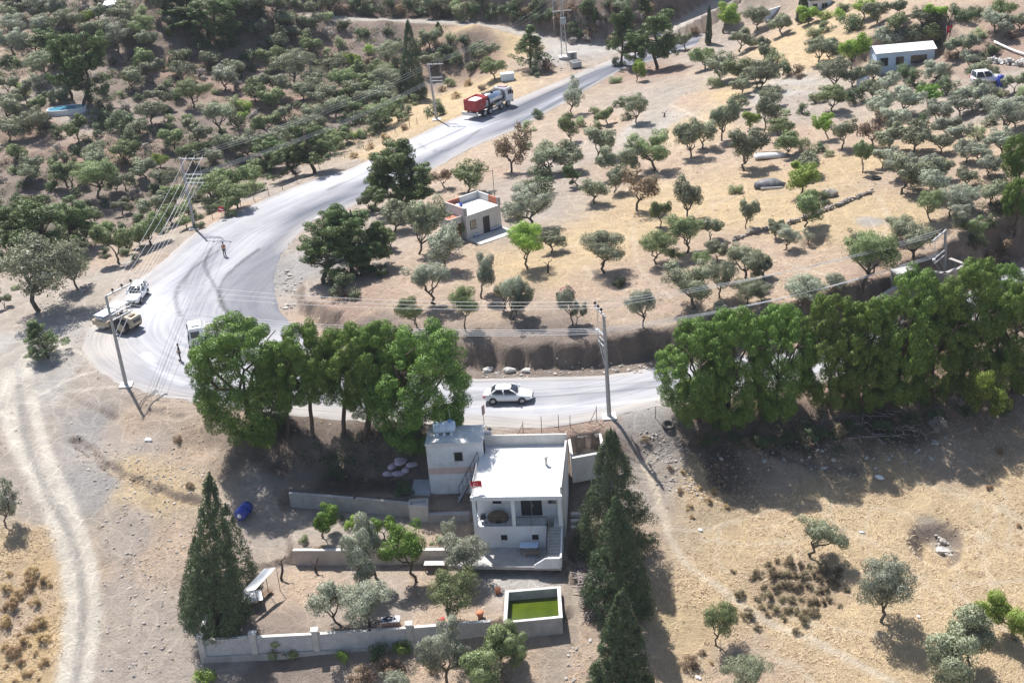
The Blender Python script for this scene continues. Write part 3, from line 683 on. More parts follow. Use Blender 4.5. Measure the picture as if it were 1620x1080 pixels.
LEAF = {
 'o': leaf_mat("olive_leaf", (.20, .22, .13), (.35, .365, .245), .28, .5),
 'v': leaf_mat("silver_olive_leaf", (.265, .29, .205), (.44, .46, .355), .3, .5),
 'g': leaf_mat("green_olive_leaf", (.16, .21, .085), (.30, .35, .165), .3, .5),
 'd': leaf_mat("dark_leaf", (.075, .11, .05), (.16, .205, .095), .28, .5),
 'b': leaf_mat("bright_leaf", (.19, .30, .045), (.36, .47, .10), .35, .5),
 'k': leaf_mat("pale_leaf", (.23, .28, .13), (.38, .43, .23), .3, .55),
 'n': leaf_mat("dry_leaf", (.20, .14, .09), (.36, .26, .17), .15, .7),
 'm': leaf_mat("tan_shrub_leaf", (.32, .215, .11), (.52, .37, .20), .2, .7),
 'q': leaf_mat("thorn_leaf", (.15, .12, .07), (.29, .235, .14), .15, .7),
 'x': leaf_mat("bare_twig", (.29, .25, .22), (.44, .39, .355), .05, .8),
 's': leaf_mat("stone_pine_needle", (.095, .168, .028), (.20, .30, .06), .10, .5, .16),
 'p': leaf_mat("pine_needle", (.085, .13, .04), (.17, .23, .085), .2, .5, .15),
 'y': leaf_mat("cypress_leaf", (.06, .09, .044), (.14, .18, .088), .15, .55, .1),
 'f': leaf_mat("fig_leaf", (.11, .22, .03), (.23, .37, .07), .3, .5),
}
OLN = [olive_meshes(111, 3, 1, .030, 10500), olive_meshes(112, 4, 1, .030, 10500), olive_meshes(113, 5, .9, .030, 10500), olive_meshes(116, 2, 1.1, .030, 10500), olive_meshes(114, 4, .8, .030, 10500)]
OL = [olive_meshes(11, 3), olive_meshes(12, 4), olive_meshes(13, 5), olive_meshes(14, 3, .7), olive_meshes(15, 4, .9), olive_meshes(16, 2, .9), olive_meshes(17, 5, .8, .046, 5200)]
OLS = [olive_meshes(21, 3, .9, .05, 3600, .4), olive_meshes(22, 4, .9, .05, 3600, .4)]
BU = [bush_mesh(31), bush_mesh(32), bush_mesh(33), bush_mesh(34, 2400, .045)]
BS = [bush_stems(41), bush_stems(42)]
UM = [pine_meshes(51, 'umbrella', 78000), pine_meshes(52, 'umbrella', 78000), pine_meshes(53, 'umbrella', 72000), pine_meshes(54, 'umbrella', 72000)]
UD = [pine_meshes(55, 'dense', 100000), pine_meshes(56, 'dense', 100000), pine_meshes(57, 'dense', 100000)]
LO = [pine_meshes(61, 'loose', 22000), pine_meshes(62, 'loose', 22000), pine_meshes(63, 'loose', 22000)]
CO = [pine_meshes(71, 'cone', 13000), pine_meshes(72, 'cone', 13000)]

KINDS = {  # name, category, phrase, group, models
 'o': ('olive_tree', 'olive tree', 'grey-green olive tree', 'olive trees scattered over the hillside', OL),
 'v': ('olive_tree', 'olive tree', 'silvery olive tree', 'olive trees scattered over the hillside', OL),
 'g': ('olive_tree', 'olive tree', 'greener olive tree', 'olive trees scattered over the hillside', OL),
 't': ('olive_tree', 'olive tree', 'thin sparse olive tree', 'olive trees scattered over the hillside', OLS),
 'd': ('leafy_bush', 'bush', 'dark green leafy bush', 'bushes on the slopes', BU),
 'b': ('leafy_tree', 'tree', 'bright yellow-green leafy tree', 'bright leafy trees', OL),
 'l': ('leafy_bush', 'bush', 'low bright green bush', 'bushes on the slopes', BU),
 'k': ('leafy_bush', 'bush', 'pale green rounded bush', 'bushes on the slopes', BU),
 'n': ('dry_shrub', 'shrub', 'dry brown shrub', 'dry shrubs', BU),
 'm': ('dry_shrub', 'shrub', 'tan dome-shaped dry shrub', 'dry shrubs', BU),
 'q': ('dry_shrub', 'shrub', 'dark thorny low shrub', 'dry shrubs', BU),
 'x': ('bare_bush', 'bush', 'leafless grey twiggy bush', 'bare twiggy bushes', BU),
 'h': ('brown_tree', 'tree', 'brownish half-dry tree', 'half-dry trees', OLS),
 's': ('stone_pine', 'pine tree', 'rounded green pine with bare trunk', 'rounded pines along the lower road', UM),
 'w': ('stone_pine', 'pine tree', 'broad full-crowned green pine', 'rounded pines along the lower road', UD),
 'p': ('pine_tree', 'pine tree', 'tall loose dark pine', 'loose pines on the slopes', LO),
 'c': ('young_pine', 'pine tree', 'young cone-shaped dark pine', 'young pines', CO),
 'f': ('fig_tree', 'tree', 'large-leaved green fig tree', 'garden fruit trees', OL),
}
LK = {'w': 's', 't': 'v', 'l': 'b', 'h': 'n', 'c': 'p'}
TREES = []      # (kind, crown cx, cy, w, base x, base y) photo pixels
def tile(ox, oy, sc, data):
    for q in data.replace("\n", "").split(";"):
        q = q.strip()
        if not q: continue
        k = q[0]; v = list(map(float, q[1:].split(",")))
        bx, by = (v[3], v[4]) if len(v) > 3 else (v[0] + .03 * v[2], v[1] + v[2] * (.34 if k in 'dlknmqx' else .50))
        TREES.append((k, ox + v[0] / sc, oy + v[1] / sc, v[2] / sc, ox + bx / sc, oy + by / sc))
Z1, Z2 = 3.856, 3.857
tile(0, 0, Z1, """o60,90,120;o120,60,130;v90,170,150;v270,60,200;v250,170,140;o420,140,150;o590,100,130;o590,190,150;o740,90,140;o780,170,130;v700,240,170;g860,180,150;o900,260,140;v60,250,160;
o200,270,130;o50,370,110;g90,380,80,105,445;o260,400,170,300,480;t240,480,110,235,550;o40,510,120,60,580;o140,585,130,170,640;o60,660,160,40,740;g240,655,140;o60,810,140,65,860;g100,920,130,105,1000;o190,1010,140;o230,870,180,280,835;
d280,740,130;g460,790,140,480,860;g410,950,110;o580,920,120;o570,990,140,570,1050;g390,1060,170;g760,930,150;o870,1020,140;g880,365,130;o920,440,140,930,510;o800,490,130,805,550;o1100,430,120;d1090,320,170;d1220,250,150;o1280,360,120;d1440,440,120;
v1370,480,150;o1430,420,120;o1520,330,110,1520,400;o1560,170,110;g1550,560,140,1560,620;o1430,620,110;g1180,590,170,1185,660;o960,590,140;o920,690,150,920,760;o1030,740,100;g1050,850,130;o1200,815,150;o1340,720,200;o1300,960,120;o1370,870,120;
o1500,890,160;g1160,940,130;d600,720,170;d740,740,190;o840,780,120;o370,620,140,430,640;d640,630,140;d1070,565,120;o1500,60,140;o1550,20,120;o1410,30,160;d1400,240,130;d1350,270,100;o1000,30,140;o1050,130,110;
p510,405,330,525,665;p400,385,250,432,612;p330,300,260,300,380;p1290,90,340,1260,260;p1150,130,280,1170,230;p1080,60,260,1080,150;b520,120,100;b310,145,60;l130,550,120;b970,980,90;l1480,655,150;l1030,200,60;d850,590,80;d790,850,150;d460,900,110;d330,960,110;d650,1030,120;d1440,740,120""")
tile(400, 0, Z1, """o30,60,100;o130,30,140;o310,60,120;o200,120,130;o360,150,120;o30,185,120;o190,200,110;o160,260,130;o300,220,110;g350,280,120;o210,340,110;g110,360,130;o240,420,200;o140,520,150;o40,520,130;o370,500,130;o300,545,110,305,610;
o470,320,100;o490,410,120;g550,490,130;o460,570,110;o400,600,120,390,660;g110,610,130;o190,690,110;g540,590,110;o610,560,120;o510,640,130,510,715;o360,700,120;g80,760,160;o250,780,130;o360,770,140;o150,850,150;b600,90,80,620,150;
d700,150,60;o660,190,90;b615,360,100,610,430;l710,300,90;n720,360,100;o830,340,150;k880,400,130;g790,440,130;d720,440,90;o820,510,170;g700,530,120;o790,590,150;o690,610,110;g900,640,120;g985,610,90;k820,650,120;d640,700,150;g770,700,150;d740,760,150;
l630,810,90;g540,830,110;g470,880,120;p350,900,330,375,1060;p180,960,280,265,1080;p80,920,240,90,1040;o60,900,150;k30,1000,140;d1110,650,150;g1200,500,80;d1350,290,120;o1430,320,130;d1330,395,100;g1460,420,130,1475,485;c1130,165,60;h1210,160,80;o1210,230,90;d1180,320,110;
o1080,380,120;d1050,320,90;l1040,225,70;k1280,60,170;d590,90,90;d690,200,70;n1400,530,60;l1170,360,60;k560,640,100;o300,860,110;d180,800,110;k900,700,110;d960,560,70;o560,340,90;d700,420,80;g600,650,110""")
tile(800, 0, Z1, """c150,290,220,150,415;d60,80,150;d200,90,140;g415,160,90,413,230;p500,50,110,500,115;c550,100,70,550,150;o700,30,110;p850,40,110,852,120;p700,210,210,705,400;p900,230,300,915,425;p800,290,170,800,430;d665,430,90,690,400;b812,415,80,800,500;o668,475,90,648,580;
o1090,250,110;b1340,100,180,1330,200;o1440,235,150,1430,320;o1530,90,120,1540,180;g1200,340,140,1210,425;o1310,390,170,1310,500;g1430,440,150;o1440,520,120;o1530,470,140;o1270,500,100,1250,595;d1420,620,140;o1340,690,150,1325,860;b1500,720,90,1480,790;
o1480,880,190,1450,1040;o1110,820,150,1130,960;o1200,800,150,1210,905;d700,610,110;o790,640,120,795,752;d735,700,90;g610,690,110,615,760;k540,665,80;t420,560,120,390,700;o190,690,90,215,780;o140,770,100,180,895;g370,760,110,400,865;o455,740,90,420,860;
k540,760,90;o580,840,160,555,980;h40,880,180,35,1050;o120,870,100,125,960;o370,930,190,370,1050;o260,970,180;o690,980,210,700,1075;g890,920,220,900,1040;d210,1040,160;n1150,180,90;d640,20,100;n330,80,120;d470,200,60;n250,400,110;d180,430,90;o1580,300,120,1580,400""")
tile(1200, 0, Z2, """o20,90,80;o140,135,140,130,215;k100,350,150;d140,410,150;n240,430,120;o360,285,130,370,385;o430,290,120,430,378;o490,280,110,485,375;b590,280,160,575,425;b300,95,110;l400,85,110;l490,85,100;d570,130,170;b650,60,120;
o420,150,110;o340,190,110,245,260;o720,80,130;g770,190,90;g840,150,120;o860,60,120;v800,240,160;o950,220,130,930,280;o1000,110,120;b1090,85,120;g1080,210,150;d1170,60,150;d1270,80,140;g1490,60,120;v1440,130,140;v1510,170,120;o1600,130,120;
g1330,200,110;o1230,290,140;v1280,270,120;o1390,310,110,1380,382;n1180,320,110;v1290,370,130;o1350,430,120;d1430,420,90;d1130,410,140;v1080,440,130;d900,420,140;d960,480,150;d1160,520,180;f1040,580,140;o450,470,200;o580,470,130;v700,440,120;v790,510,140;
o690,545,120;d590,580,150;v900,610,190;v740,640,170;v830,740,160;v1100,690,150;v1300,600,160;v1230,640,140;v1360,560,150;d1400,640,110;v1480,560,110;v1500,720,220;v1560,650,130;v1490,870,160;v1570,720,120;o1560,510,120;v1150,770,150;v1220,820,140;v1330,810,110;
o960,830,190;o800,850,160;h690,775,140,700,895;o520,790,140,505,910;g640,930,120,635,1055;g430,930,70,435,980;o360,890,100,350,965;o260,880,110;g180,880,140;g130,790,140;b400,740,110,425,845;g450,600,160;o270,665,95,262,810;o350,590,110,350,690;o60,640,120,35,805;
o160,680,70,160,750;o80,590,120;o30,430,140,15,550;o300,1000,150;b270,1045,110;v870,1000,180;v1030,1010,170;v760,960,130;v1270,920,140;v1345,930,130;v1410,1010,130;s1590,940,200,1600,1200;d1000,720,90;d1410,730,100;v1600,560,110;d1590,1000,90;o1120,870,130;
g1450,470,90;d1090,260,80;o1320,60,110;d1440,290,100;n1550,210,80;d520,40,90;o1100,1030,140""")
tile(0, 270, Z1, """p250,330,470,250,545;p100,350,330,110,530;p420,300,330,410,480;p180,250,280,190,400;g430,20,160;o180,20,120;g600,95,220,610,170;o760,60,110;o740,215,110;o700,80,110;o1000,40,140,1000,130;o560,280,120;o500,260,110;g620,370,140;g690,420,190,735,565;g900,340,200,935,455;o930,220,150;g1040,260,130;g1130,310,90;
d1200,270,100;g1280,110,180;g1340,60,150;d1290,220,110;d1210,320,80;g1440,150,160;k1500,100,150;g1390,200,120;o230,660,420,230,855;o420,570,190,460,725;o20,790,90;c245,1030,260,300,1140;d60,430,200;d470,420,140;d530,200,90;g1060,150,130;d1190,150,120;g1140,230,110;
d1330,140,120;g1520,30,140;k1560,90,120;d1000,210,110;k1410,250,80;d760,480,90;d30,250,120;d820,520,60""")
tile(0, 540, Z1, """t60,850,150,20,1120;k-30,960,120""")
tile(400, 270, Z1, """p420,480,390,440,690;p600,400,380,610,620;p760,420,260,690,590;p520,350,280,530,500;p680,520,280,660,640;d560,690,230;d500,620,180;d620,590,160;p880,30,440,900,250;p980,90,300,1000,250;p790,0,260,800,160;p750,110,170,740,240;d900,170,160;o880,250,190,865,370;o1050,290,190,1010,510;v1165,440,200,1180,610;g1230,385,110,1230,430;v1070,650,230,1120,815;v1400,600,160,1395,775;
g1300,800,140,1295,975;g960,850,140,1020,975;g1320,40,180,1330,130;h1150,30,110,1175,105;d785,600,120;o690,175,110,720,250;g740,210,90;g830,420,120;o1530,740,150,1530,850;o1570,240,100""")
tile(800, 270, Z1, """b130,430,190,130,600;o280,425,140;d200,80,220;p330,20,120,440,95;o540,105,150,530,205;o680,30,130,675,135;h830,80,210,805,245;v130,230,250,155,355;o1110,140,160,1100,305;g945,230,110,945,345;g1400,100,100,1385,208;o1485,240,95,1465,352;o1255,340,140,1245,432;
g1090,370,190,1105,505;g925,450,180,910,568;o610,490,240,595,625;d690,620,110,690,700;g1040,520,90;o1290,490,140;g1190,550,100;o1310,640,150,1300,775;o1140,680,270,1138,838;v830,820,150,845,960;v360,790,120,405,940;v460,780,80,430,935;o1480,560,220;o1470,740,170;v1320,850,110;
o110,760,130,40,910;v30,730,140,30,900;o1570,600,110;d20,700,80""")
tile(1200, 270, Z2, """o30,590,150;v20,740,110;v280,740,210,255,855;v470,670,110,430,750;g300,210,160,290,345;o390,160,110;b275,50,180,275,145;o105,330,90,100,412;v185,400,130,155,485;t305,390,60,300,450;o620,420,150,575,515;g700,510,270,630,725;o850,350,150,830,430;o970,410,260,960,575;
g1040,200,130,1045,305;v1170,190,180;v1070,70,190;o950,60,220,875,140;v1300,170,140;v1270,260,180;g1300,330,160;o1430,130,150;o1270,40,120;n1500,380,170;n1400,540,130;q1480,470,120;s1590,150,190,1560,400;d1330,430,130;d1240,120,120;x1230,540,90;d1400,330,100""")
tile(0, 0, 1, """d560,8,30;d585,14,26;d610,6,34;n630,16,26;d648,4,32;d668,14,28;o690,8,34;d705,18,24;k722,8,30;d745,14,26;d765,4,36;d790,12,30;d815,6,34;n835,18,26;d850,8,30;n540,12,30;o520,4,34;d575,0,34;d620,22,22;d655,22,20;n690,22,22;d735,26,20;d775,24,22;
n895,40,24;d915,50,22;n935,45,26;x950,30,26;n990,35,26;x1010,25,28;n1040,28,24;d1060,18,26;x930,60,20;n970,58,22;x905,62,20;n1025,14,28;o985,8,32;n905,12,30;d930,5,30;d870,22,24;
g560,118,34;g585,130,32;d600,110,30;k575,150,30;g605,150,30;o620,165,30;g640,175,26;d590,170,26;k555,170,28;d660,70,30;g700,78,28;d720,92,26;d735,60,26;o680,62,30;d612,185,24;g590,195,26;k570,210,24;d545,205,28;g520,215,30;d500,225,28;k535,228,24;
d470,245,30;g430,238,30;d400,262,26;g370,285,30;d350,300,28;k330,318,26;g425,262,24;d300,335,24;d255,360,26;g220,378,24;m610,215,16;m640,200,16;m585,232,16;m560,245,16;n765,100,24;m740,130,18;m720,150,18;m700,140,16""")
# broad pines along the lower road, garden trees and the trees of the open field (photo pixels)
tile(0, 0, 1, """w381,592,150,406,694;s446,582,84,456,692;s487,578,105,497,690;s548,578,115,542,690;s602,572,105,575,694;w663,604,150,647,708;s585,625,80,584,690;
w1098,586,116,1106,668;w1162,566,104,1152,674;w1236,564,100,1228,662;w1318,548,100,1318,652;w1376,522,96,1370,646;w1432,508,114,1408,638;w1486,498,98,1474,630;w1545,494,108,1534,612;w1608,520,92,1600,622;s1590,470,76,1578,556;
b1562,622,60,1553,684;d1125,694,36;d1165,692,34;d1205,690,40;n1180,700,26;d1250,686,36;d1295,680,36;n1330,676,30;d1350,672,34;d1395,668,36;d1440,660,34;n1420,668,26;d1480,655,34;d1530,645,32;d1585,640,36;n1110,690,28;x1517,600,36,1513,640;x1484,664,32,1485,680;
f645,868,66,656,922;v580,860,70,600,932;t513,945,56,541,990;v570,955,72,585,990;v735,880,62,740,920;g712,940,66,714,985;v702,1030,66,712,1085;g785,1035,92,800,1082;g815,1010,56,812,1050;
f510,818,44,511,850;l557,824,30;f606,830,34,608,852;t709,833,26,708,860;l443,1015,54;l638,1016,38;d600,1024,40;l685,1015,36;l540,1035,26;d530,745,34;d640,768,40;l322,1066,40;n615,1050,50;n570,1062,40;n690,1050,30;n505,870,22;d528,810,30;k481,850,22;k585,850,22;k690,850,24;n720,870,22;k655,845,18;
o1299,842,66,1284,880;v1398,922,76,1395,983;o1535,1020,118,1533,1090;b1605,965,84,1602,1010;g1140,980,42,1131,1020;o1178,1062,56,1180,1092;v625,1075,40;n1090,1040,34;n300,765,16;n279,690,20;n1020,690,18
""")
OPEN = [[(560,31),(640,33),(720,36),(790,44),(850,58),(885,70)], [(1050,52),(1085,35),(1120,15)], [(880,84),(925,78),(985,75)]]
def blocks_track(t):
    k, cx, cy, w_, bx, by = t
    for L in OPEN:
        for (x0, y0), (x1, y1) in zip(L[:-1], L[1:]):
            if x0 - w_ * .4 <= cx <= x1 + w_ * .4:
                y = y0 + (y1 - y0) * min(1, max(0, (cx - x0) / (x1 - x0)))
                if by > y - 5 and cy - w_ * .55 < y + 3: return k not in 'psc'
    return False
TREES = [t for t in TREES if not blocks_track(t)]
random.seed(5)
SHRUBS = "12,930;28,940;45,925;20,955;55,950;8,985;30,1000;48,990;62,985;40,1015;22,1030;10,1050;35,1045;58,1030;70,1045;44,1062;62,1070;25,1075;8,1020;70,1010;52,905;15,905;72,920;5,960"
for q in SHRUBS.split(";"):
    a, b = map(float, q.split(",")); TREES.append(('m', a, b, random.uniform(9, 30), a, b + 4))
THORN = """1200,905;1215,890;1230,884;1250,888;1266,892;1207,925;1222,908;1240,905;1256,908;1274,910;1290,905;1300,915;1198,945;1213,940;1228,928;1245,925;1262,928;1280,926;1296,932;1308,930;1205,958;1220,955;1236,945;1252,945;1268,945;1285,950;1300,950;
1312,945;1230,965;1246,962;1260,964;1275,966;1288,968;1240,975;1270,978;1215,970;1170,940;1182,970;1330,955;1325,905;1200,990;1262,998;1340,930;1160,900;1190,912;1302,898;1283,893;1318,920"""
for q in THORN.replace("\n", "").split(";"):
    a, b = map(float, q.split(",")); TREES.append(('q', a, b, random.uniform(12, 25), a, b + 4))
for q in "1105,770;1120,790;1090,800;1075,775;1130,775;1150,800;1095,815;1060,740;1080,745;1140,760;1580,712;1612,830;1565,770;1110,1030;1125,1045;1098,1055".split(";"):
    a, b = map(float, q.split(",")); TREES.append((random.choice('mmn'), a, b, random.uniform(9, 17), a, b + 3))

MARKS = [(190,508,'road roller'),(214,475,'white pickup'),(775,165,'red spreader truck'),(806,627,'white saloon car'),(308,360,'pole by the guard fence'),(650,100,'tall dark cypress'),(105,172,'blue pool'),
 (750,345,'concrete hut'),(1420,98,'white cabin'),(1365,133,'white water tank'),(1215,288,'covered wreck'),(1225,246,'white boat hull'),(1500,60,'far red flag'),(1560,132,'blue-and-white van'),(895,90,'lattice mast'),(911,102,'grey dumpster'),
 (1122,40,'slim far cypress'),(1300,355,'dry-stone wall'),(1450,430,'ruined enclosure'),(964,600,'pole by the white house'),(820,750,'white house'),(725,720,'white shed'),(843,955,'green water basin'),(385,808,'blue barrel'),(632,740,'heap of sacks'),
 (400,930,'white awning'),(610,880,'garden retaining wall'),(550,1012,'pillared garden wall'),(960,850,'cypress row'),(345,880,'cypress clump'),(185,540,'pole beside the roller'),(1057,673,'old tyre'),(1482,430,'pole behind the ruin'),(690,150,'pole behind the red spreader'),
 (1230,22,'white far house'),(42,8,'stone hut'),(170,24,'white lean-to'),(1490,858,'burnt hollow'),(281,558,'person in dark clothes'),(354,395,'person in orange vest'),(1250,930,'middle of the thorn patch'),(1040,180,'dirt drive'),(505,15,'far pole on the bank'),(1610,85,'white pipe')]
ORD = ['', 'second ', 'third ', 'fourth ', 'fifth ', 'sixth ', 'seventh ', 'eighth ', 'ninth ', 'tenth ', 'eleventh ', 'twelfth ', 'thirteenth ', 'fourteenth ', 'fifteenth ', 'sixteenth ', 'seventeenth ', 'eighteenth ', 'nineteenth ', 'twentieth ']
def side(dx, dy):
    if abs(dy) * 1.5 > abs(dx): return 'beyond' if dy < 0 else 'in front of'
    return 'left of' if dx < 0 else 'right of'
def auto_labels(items):
    """items: (phrase, noun, px, py) -> a label that counts like things outward from a landmark on one side of it"""
    out = []
    items = [(a, b, x + i * 1e-4, y + i * 7e-5) for i, (a, b, x, y) in enumerate(items)]
    for ph, noun, x, y in items:
        best = None
        for mx, my, mn in MARKS:
            sd_ = side(x - mx, y - my); d0 = math.hypot(x - mx, (y - my) * 1.5)
            rank = sum(1 for p2, n2, x2, y2 in items if n2 == noun and p2 == ph and side(x2 - mx, y2 - my) == sd_ and math.hypot(x2 - mx, (y2 - my) * 1.5) < d0 - 1e-9)
            sc_ = rank * 60 + d0
            if rank < len(ORD) and (best is None or sc_ < best[0]): best = (sc_, f"{ph}, {ORD[rank]}closest one {sd_} the {mn}")
        out.append(best[1])
    return out

# ---------------------------------------------------------------- planting
HC = {'o': .72, 's': .70, 'p': .66, 'c': .62}
def fill_hill():
    rs = np.random.RandomState(77); poly = np.array([(-10, -6), (560, -6), (640, 60), (655, 150), (590, 235), (430, 285), (330, 330), (230, 390), (150, 400), (-10, 470)], float); n = 0
    for _ in range(3000):
        x, y = rs.uniform(-10, 655), rs.uniform(-6, 470)
        if not inside(np.array([x]), np.array([y]), poly)[0] or abs(x - 106) < 34 and abs(y - 176) < 18 or min(math.hypot(x - t[1], (y - t[2]) * 1.5) for t in TREES) < 27: continue
        w_ = rs.uniform(17, 27); TREES.append((rs.choice(list('ddkxkd')), x, y, w_, x + .03 * w_, y + w_ * .34)); n += 1
        if n >= 95: break
fill_hill()
TREES = [t for t in TREES if not blocks_track(t)]
_ol = sorted((i for i, t in enumerate(TREES) if t[0] in 'ovg' and t[2] < 330), key=lambda i: TREES[i][3])[:46]
for i in _ol: t = TREES[i]; TREES[i] = ('kd'[i % 2], t[1], t[2], t[3] * 1.05, t[1] + .03 * t[3], t[2] + t[3] * .34)  # smallest far olives, drawn and labelled as leafy bushes
def plant():
    labs = auto_labels([(KINDS[k][2], KINDS[k][0], cx, cy) for k, cx, cy, *_ in TREES])
    rs = np.random.RandomState(3)
    for (k, cx, cy, wpx, bx, by), lab in zip(TREES, labs):
        name, cat, phrase, grp, models = KINDS[k]
        bush = models is BU
        dflt = abs(bx - (cx + .03 * wpx)) < .01
        if dflt: bx = cx + (by - cy) * (1186 - cx) / (5255 - cy)
        g = G(bx, by); s_ = F / ((np.array(g) - CAM) @ FW)
        wm = wpx / s_ * (1.12 if k in 'sw' else 1.05 if k == 'p' else 1.2 if models in (OL, OLS) else 1.2)
        # pixel height of the crown above the base -> metres
        d = ray(cx, cy); t = (g[1] - CAM[1]) / d[1]; c3 = CAM + d * t
        hz = max(.2, c3[2] - g[2]); lean = 0 if dflt or bush else max(-.42, min(.42, math.atan2(c3[0] - g[0], hz)))
        hc = .33 if bush else .56 if models is UD else .66 if models in (UM,) else .66 if models is LO else .62
        sz = hz / hc if not bush else wm * rs.uniform(.75, 1.05)
        lo, hi = (.6, 1.7) if not bush else (.5, 1.2)
        if models in (OL, OLS): lo = .88
        if k == 'f': hi = 2.2
        sz = min(max(sz, wm * lo), wm * hi)
        root = thing(name, lab, cat, (g[0], g[1], g[2] - (.05 if not bush else .08)), 0, grp)
        root.rotation_euler = (0, lean, 0)
        if models is OL and (s_ > 14.5 or wm > 5.2): models = OLN
        i = rs.randint(len(models)); rz = rs.uniform(0, 6.283)
        if bush: pm = (("stem", BS[rs.randint(2)], BARK), ("foliage", models[i], LEAF[LK.get(k, k)]))
        else: pm = (("trunk", models[i][0], None), ("crown", models[i][1], LEAF[LK.get(k, k)]))
        for nm, me, ma in pm:
            if ma is not None and not me.materials: me.materials.append(ma)
            o = bpy.data.objects.new(nm, me); COL.objects.link(o); o.parent = root
            o.rotation_euler = (0, 0, rz); o.scale = (wm, wm, sz)
            if ma is not None: o.material_slots[0].link = 'OBJECT'; o.material_slots[0].material = ma
plant()
print({k: sum(1 for t in TREES if KINDS[t[0]][0] == k) for k in set(v[0] for v in KINDS.values())})

def px_height(bx, by, tx, ty):
    g = G(bx, by); d = ray(tx, ty); t = (g[1] - CAM[1]) / d[1]; c = CAM + d * t; return g, c[2] - g[2], c[0] - g[0]
for n, (bx, by, tx, ty, wpx, slim, lab) in enumerate([
    (654, 158, 645, 30, 40, False, "tall dark cypress standing alone below the far dirt road"),
    (1121, 70, 1122, 8, 10, True, "slim pencil-like cypress beside the far end of the road"),
    (1271, 34, 1271, -8, 20, True, "short black-green cypress against the white far house"),
    (343, 992, 337, 745, 94, False, "tallest cypress of the clump by the white awning"),
    (371, 925, 356, 795, 78, False, "cypress of the clump nearest the blue barrel"),
    (315, 968, 308, 845, 60, False, "shortest cypress of the clump, on its track side"),
    (974, 872, 966, 678, 112, False, "broad dark cypress by the empty concrete tank"),
    (978, 968, 975, 785, 98, False, "dark cypress beside the heap of firewood"),
    (985, 1100, 984, 930, 92, False, "greenest cypress below the firewood, lowest of the row")]):
    g, h, dx = px_height(bx, by, tx, ty); s_ = F / ((np.array(g) - CAM) @ FW)
    r_ = thing("cypress_tree", lab, "cypress tree", (g[0], g[1], g[2] - .1), 0, "cypress trees"); r_.rotation_euler = (0, max(-.12, min(.12, math.atan2(dx, h))), 0)
    me = make_cypress(80 + n, h, wpx / s_ * 1.18, slim, 50000 if h > 8 and not slim else 12000); me.materials.append(LEAF['y'])
    o = bpy.data.objects.new("crown", me); COL.objects.link(o); o.parent = r_
    mb = MB(); limb(mb, (0, 0, -.2), (0, 0, h * .55), .2, .05, np.random.RandomState(n), 4, .005, 7); mb.build("trunk", PBARK, r_)

# ---------------------------------------------------------------- dry grass and stones (uncountable)
def scatter(n, x0, x1, y0, y1, seed, accept):
    rs = np.random.RandomState(seed); x = rs.uniform(x0, x1, n); y = rs.uniform(y0, y1, n)
    px, py, s_ = np.array(proj(np.stack([x, y, zg(x, y)], 1).T[:, :].T)) if False else (None, None, None)
    i = np.clip(np.searchsorted(GX, x) - 1, 0, len(GX) - 2); j = np.clip(np.searchsorted(GY, y) - 1, 0, len(GY) - 2)
    k = rs.rand(n) < accept(x, y, GRASS[j, i], GSLOPE[j, i]); return x[k], y[k], rs
def off_made(x, y):
    ok = poly_sd(x, y, _rp) > .5
    for poly, z, bw in PADW[:4]: ok &= poly_sd(x, y, poly) > .2
    return ok
def build_grass():
    vs = []; 
    X, Y = [], []
    for n, a in ((170000, (-50, 46, 74, 135)), (110000, (-70, 75, 135, 215))):
        x, y, rs = scatter(n, *a, 90 + n % 7, lambda x, y, g, s: g * np.clip(.55 + 1.3 * fbm(x / 4, y / 4, 3), .05, 1) * off_made(x, y) * (s < 1.2)); X.append(x); Y.append(y)
    x = np.concatenate(X); y = np.concatenate(Y); rs = np.random.RandomState(9); n = len(x); z = zg(x, y)
    co = []
    for b in range(3):
        a = rs.uniform(0, 6.283, n); h = rs.uniform(.04, .16, n); l = rs.uniform(.12, .42, n); wd = rs.uniform(.02, .055, n)
        ox = x + rs.normal(size=n) * .07; oy = y + rs.normal(size=n) * .07
        c, s = np.cos(a), np.sin(a)
        co.append(np.stack([np.stack([ox - s * wd, oy + c * wd, z - .03], 1), np.stack([ox + s * wd, oy - c * wd, z - .03], 1), np.stack([ox + c * l, oy + s * l, z + h], 1)], 1))
    co = np.concatenate(co).reshape(-1, 3); m = len(co) // 3
    me = bpy.data.meshes.new("dry_grass"); me.vertices.add(m * 3); me.vertices.foreach_set('co', co.ravel()); me.loops.add(m * 3); me.loops.foreach_set('vertex_index', np.arange(m * 3))
    me.polygons.add(m); me.polygons.foreach_set('loop_start', np.arange(0, m * 3, 3)); me.polygons.foreach_set('loop_total', np.full(m, 3)); me.update()
    me.materials.append(leaf_mat("straw", (.64, .52, .36), (.86, .74, .55), .45, .7, 0.001))
    o = bpy.data.objects.new("dry_grass", me); COL.objects.link(o); kind(o, "stuff"); o["label"] = "short golden dry grass covering the slopes"
    print("grass", m)
build_grass()
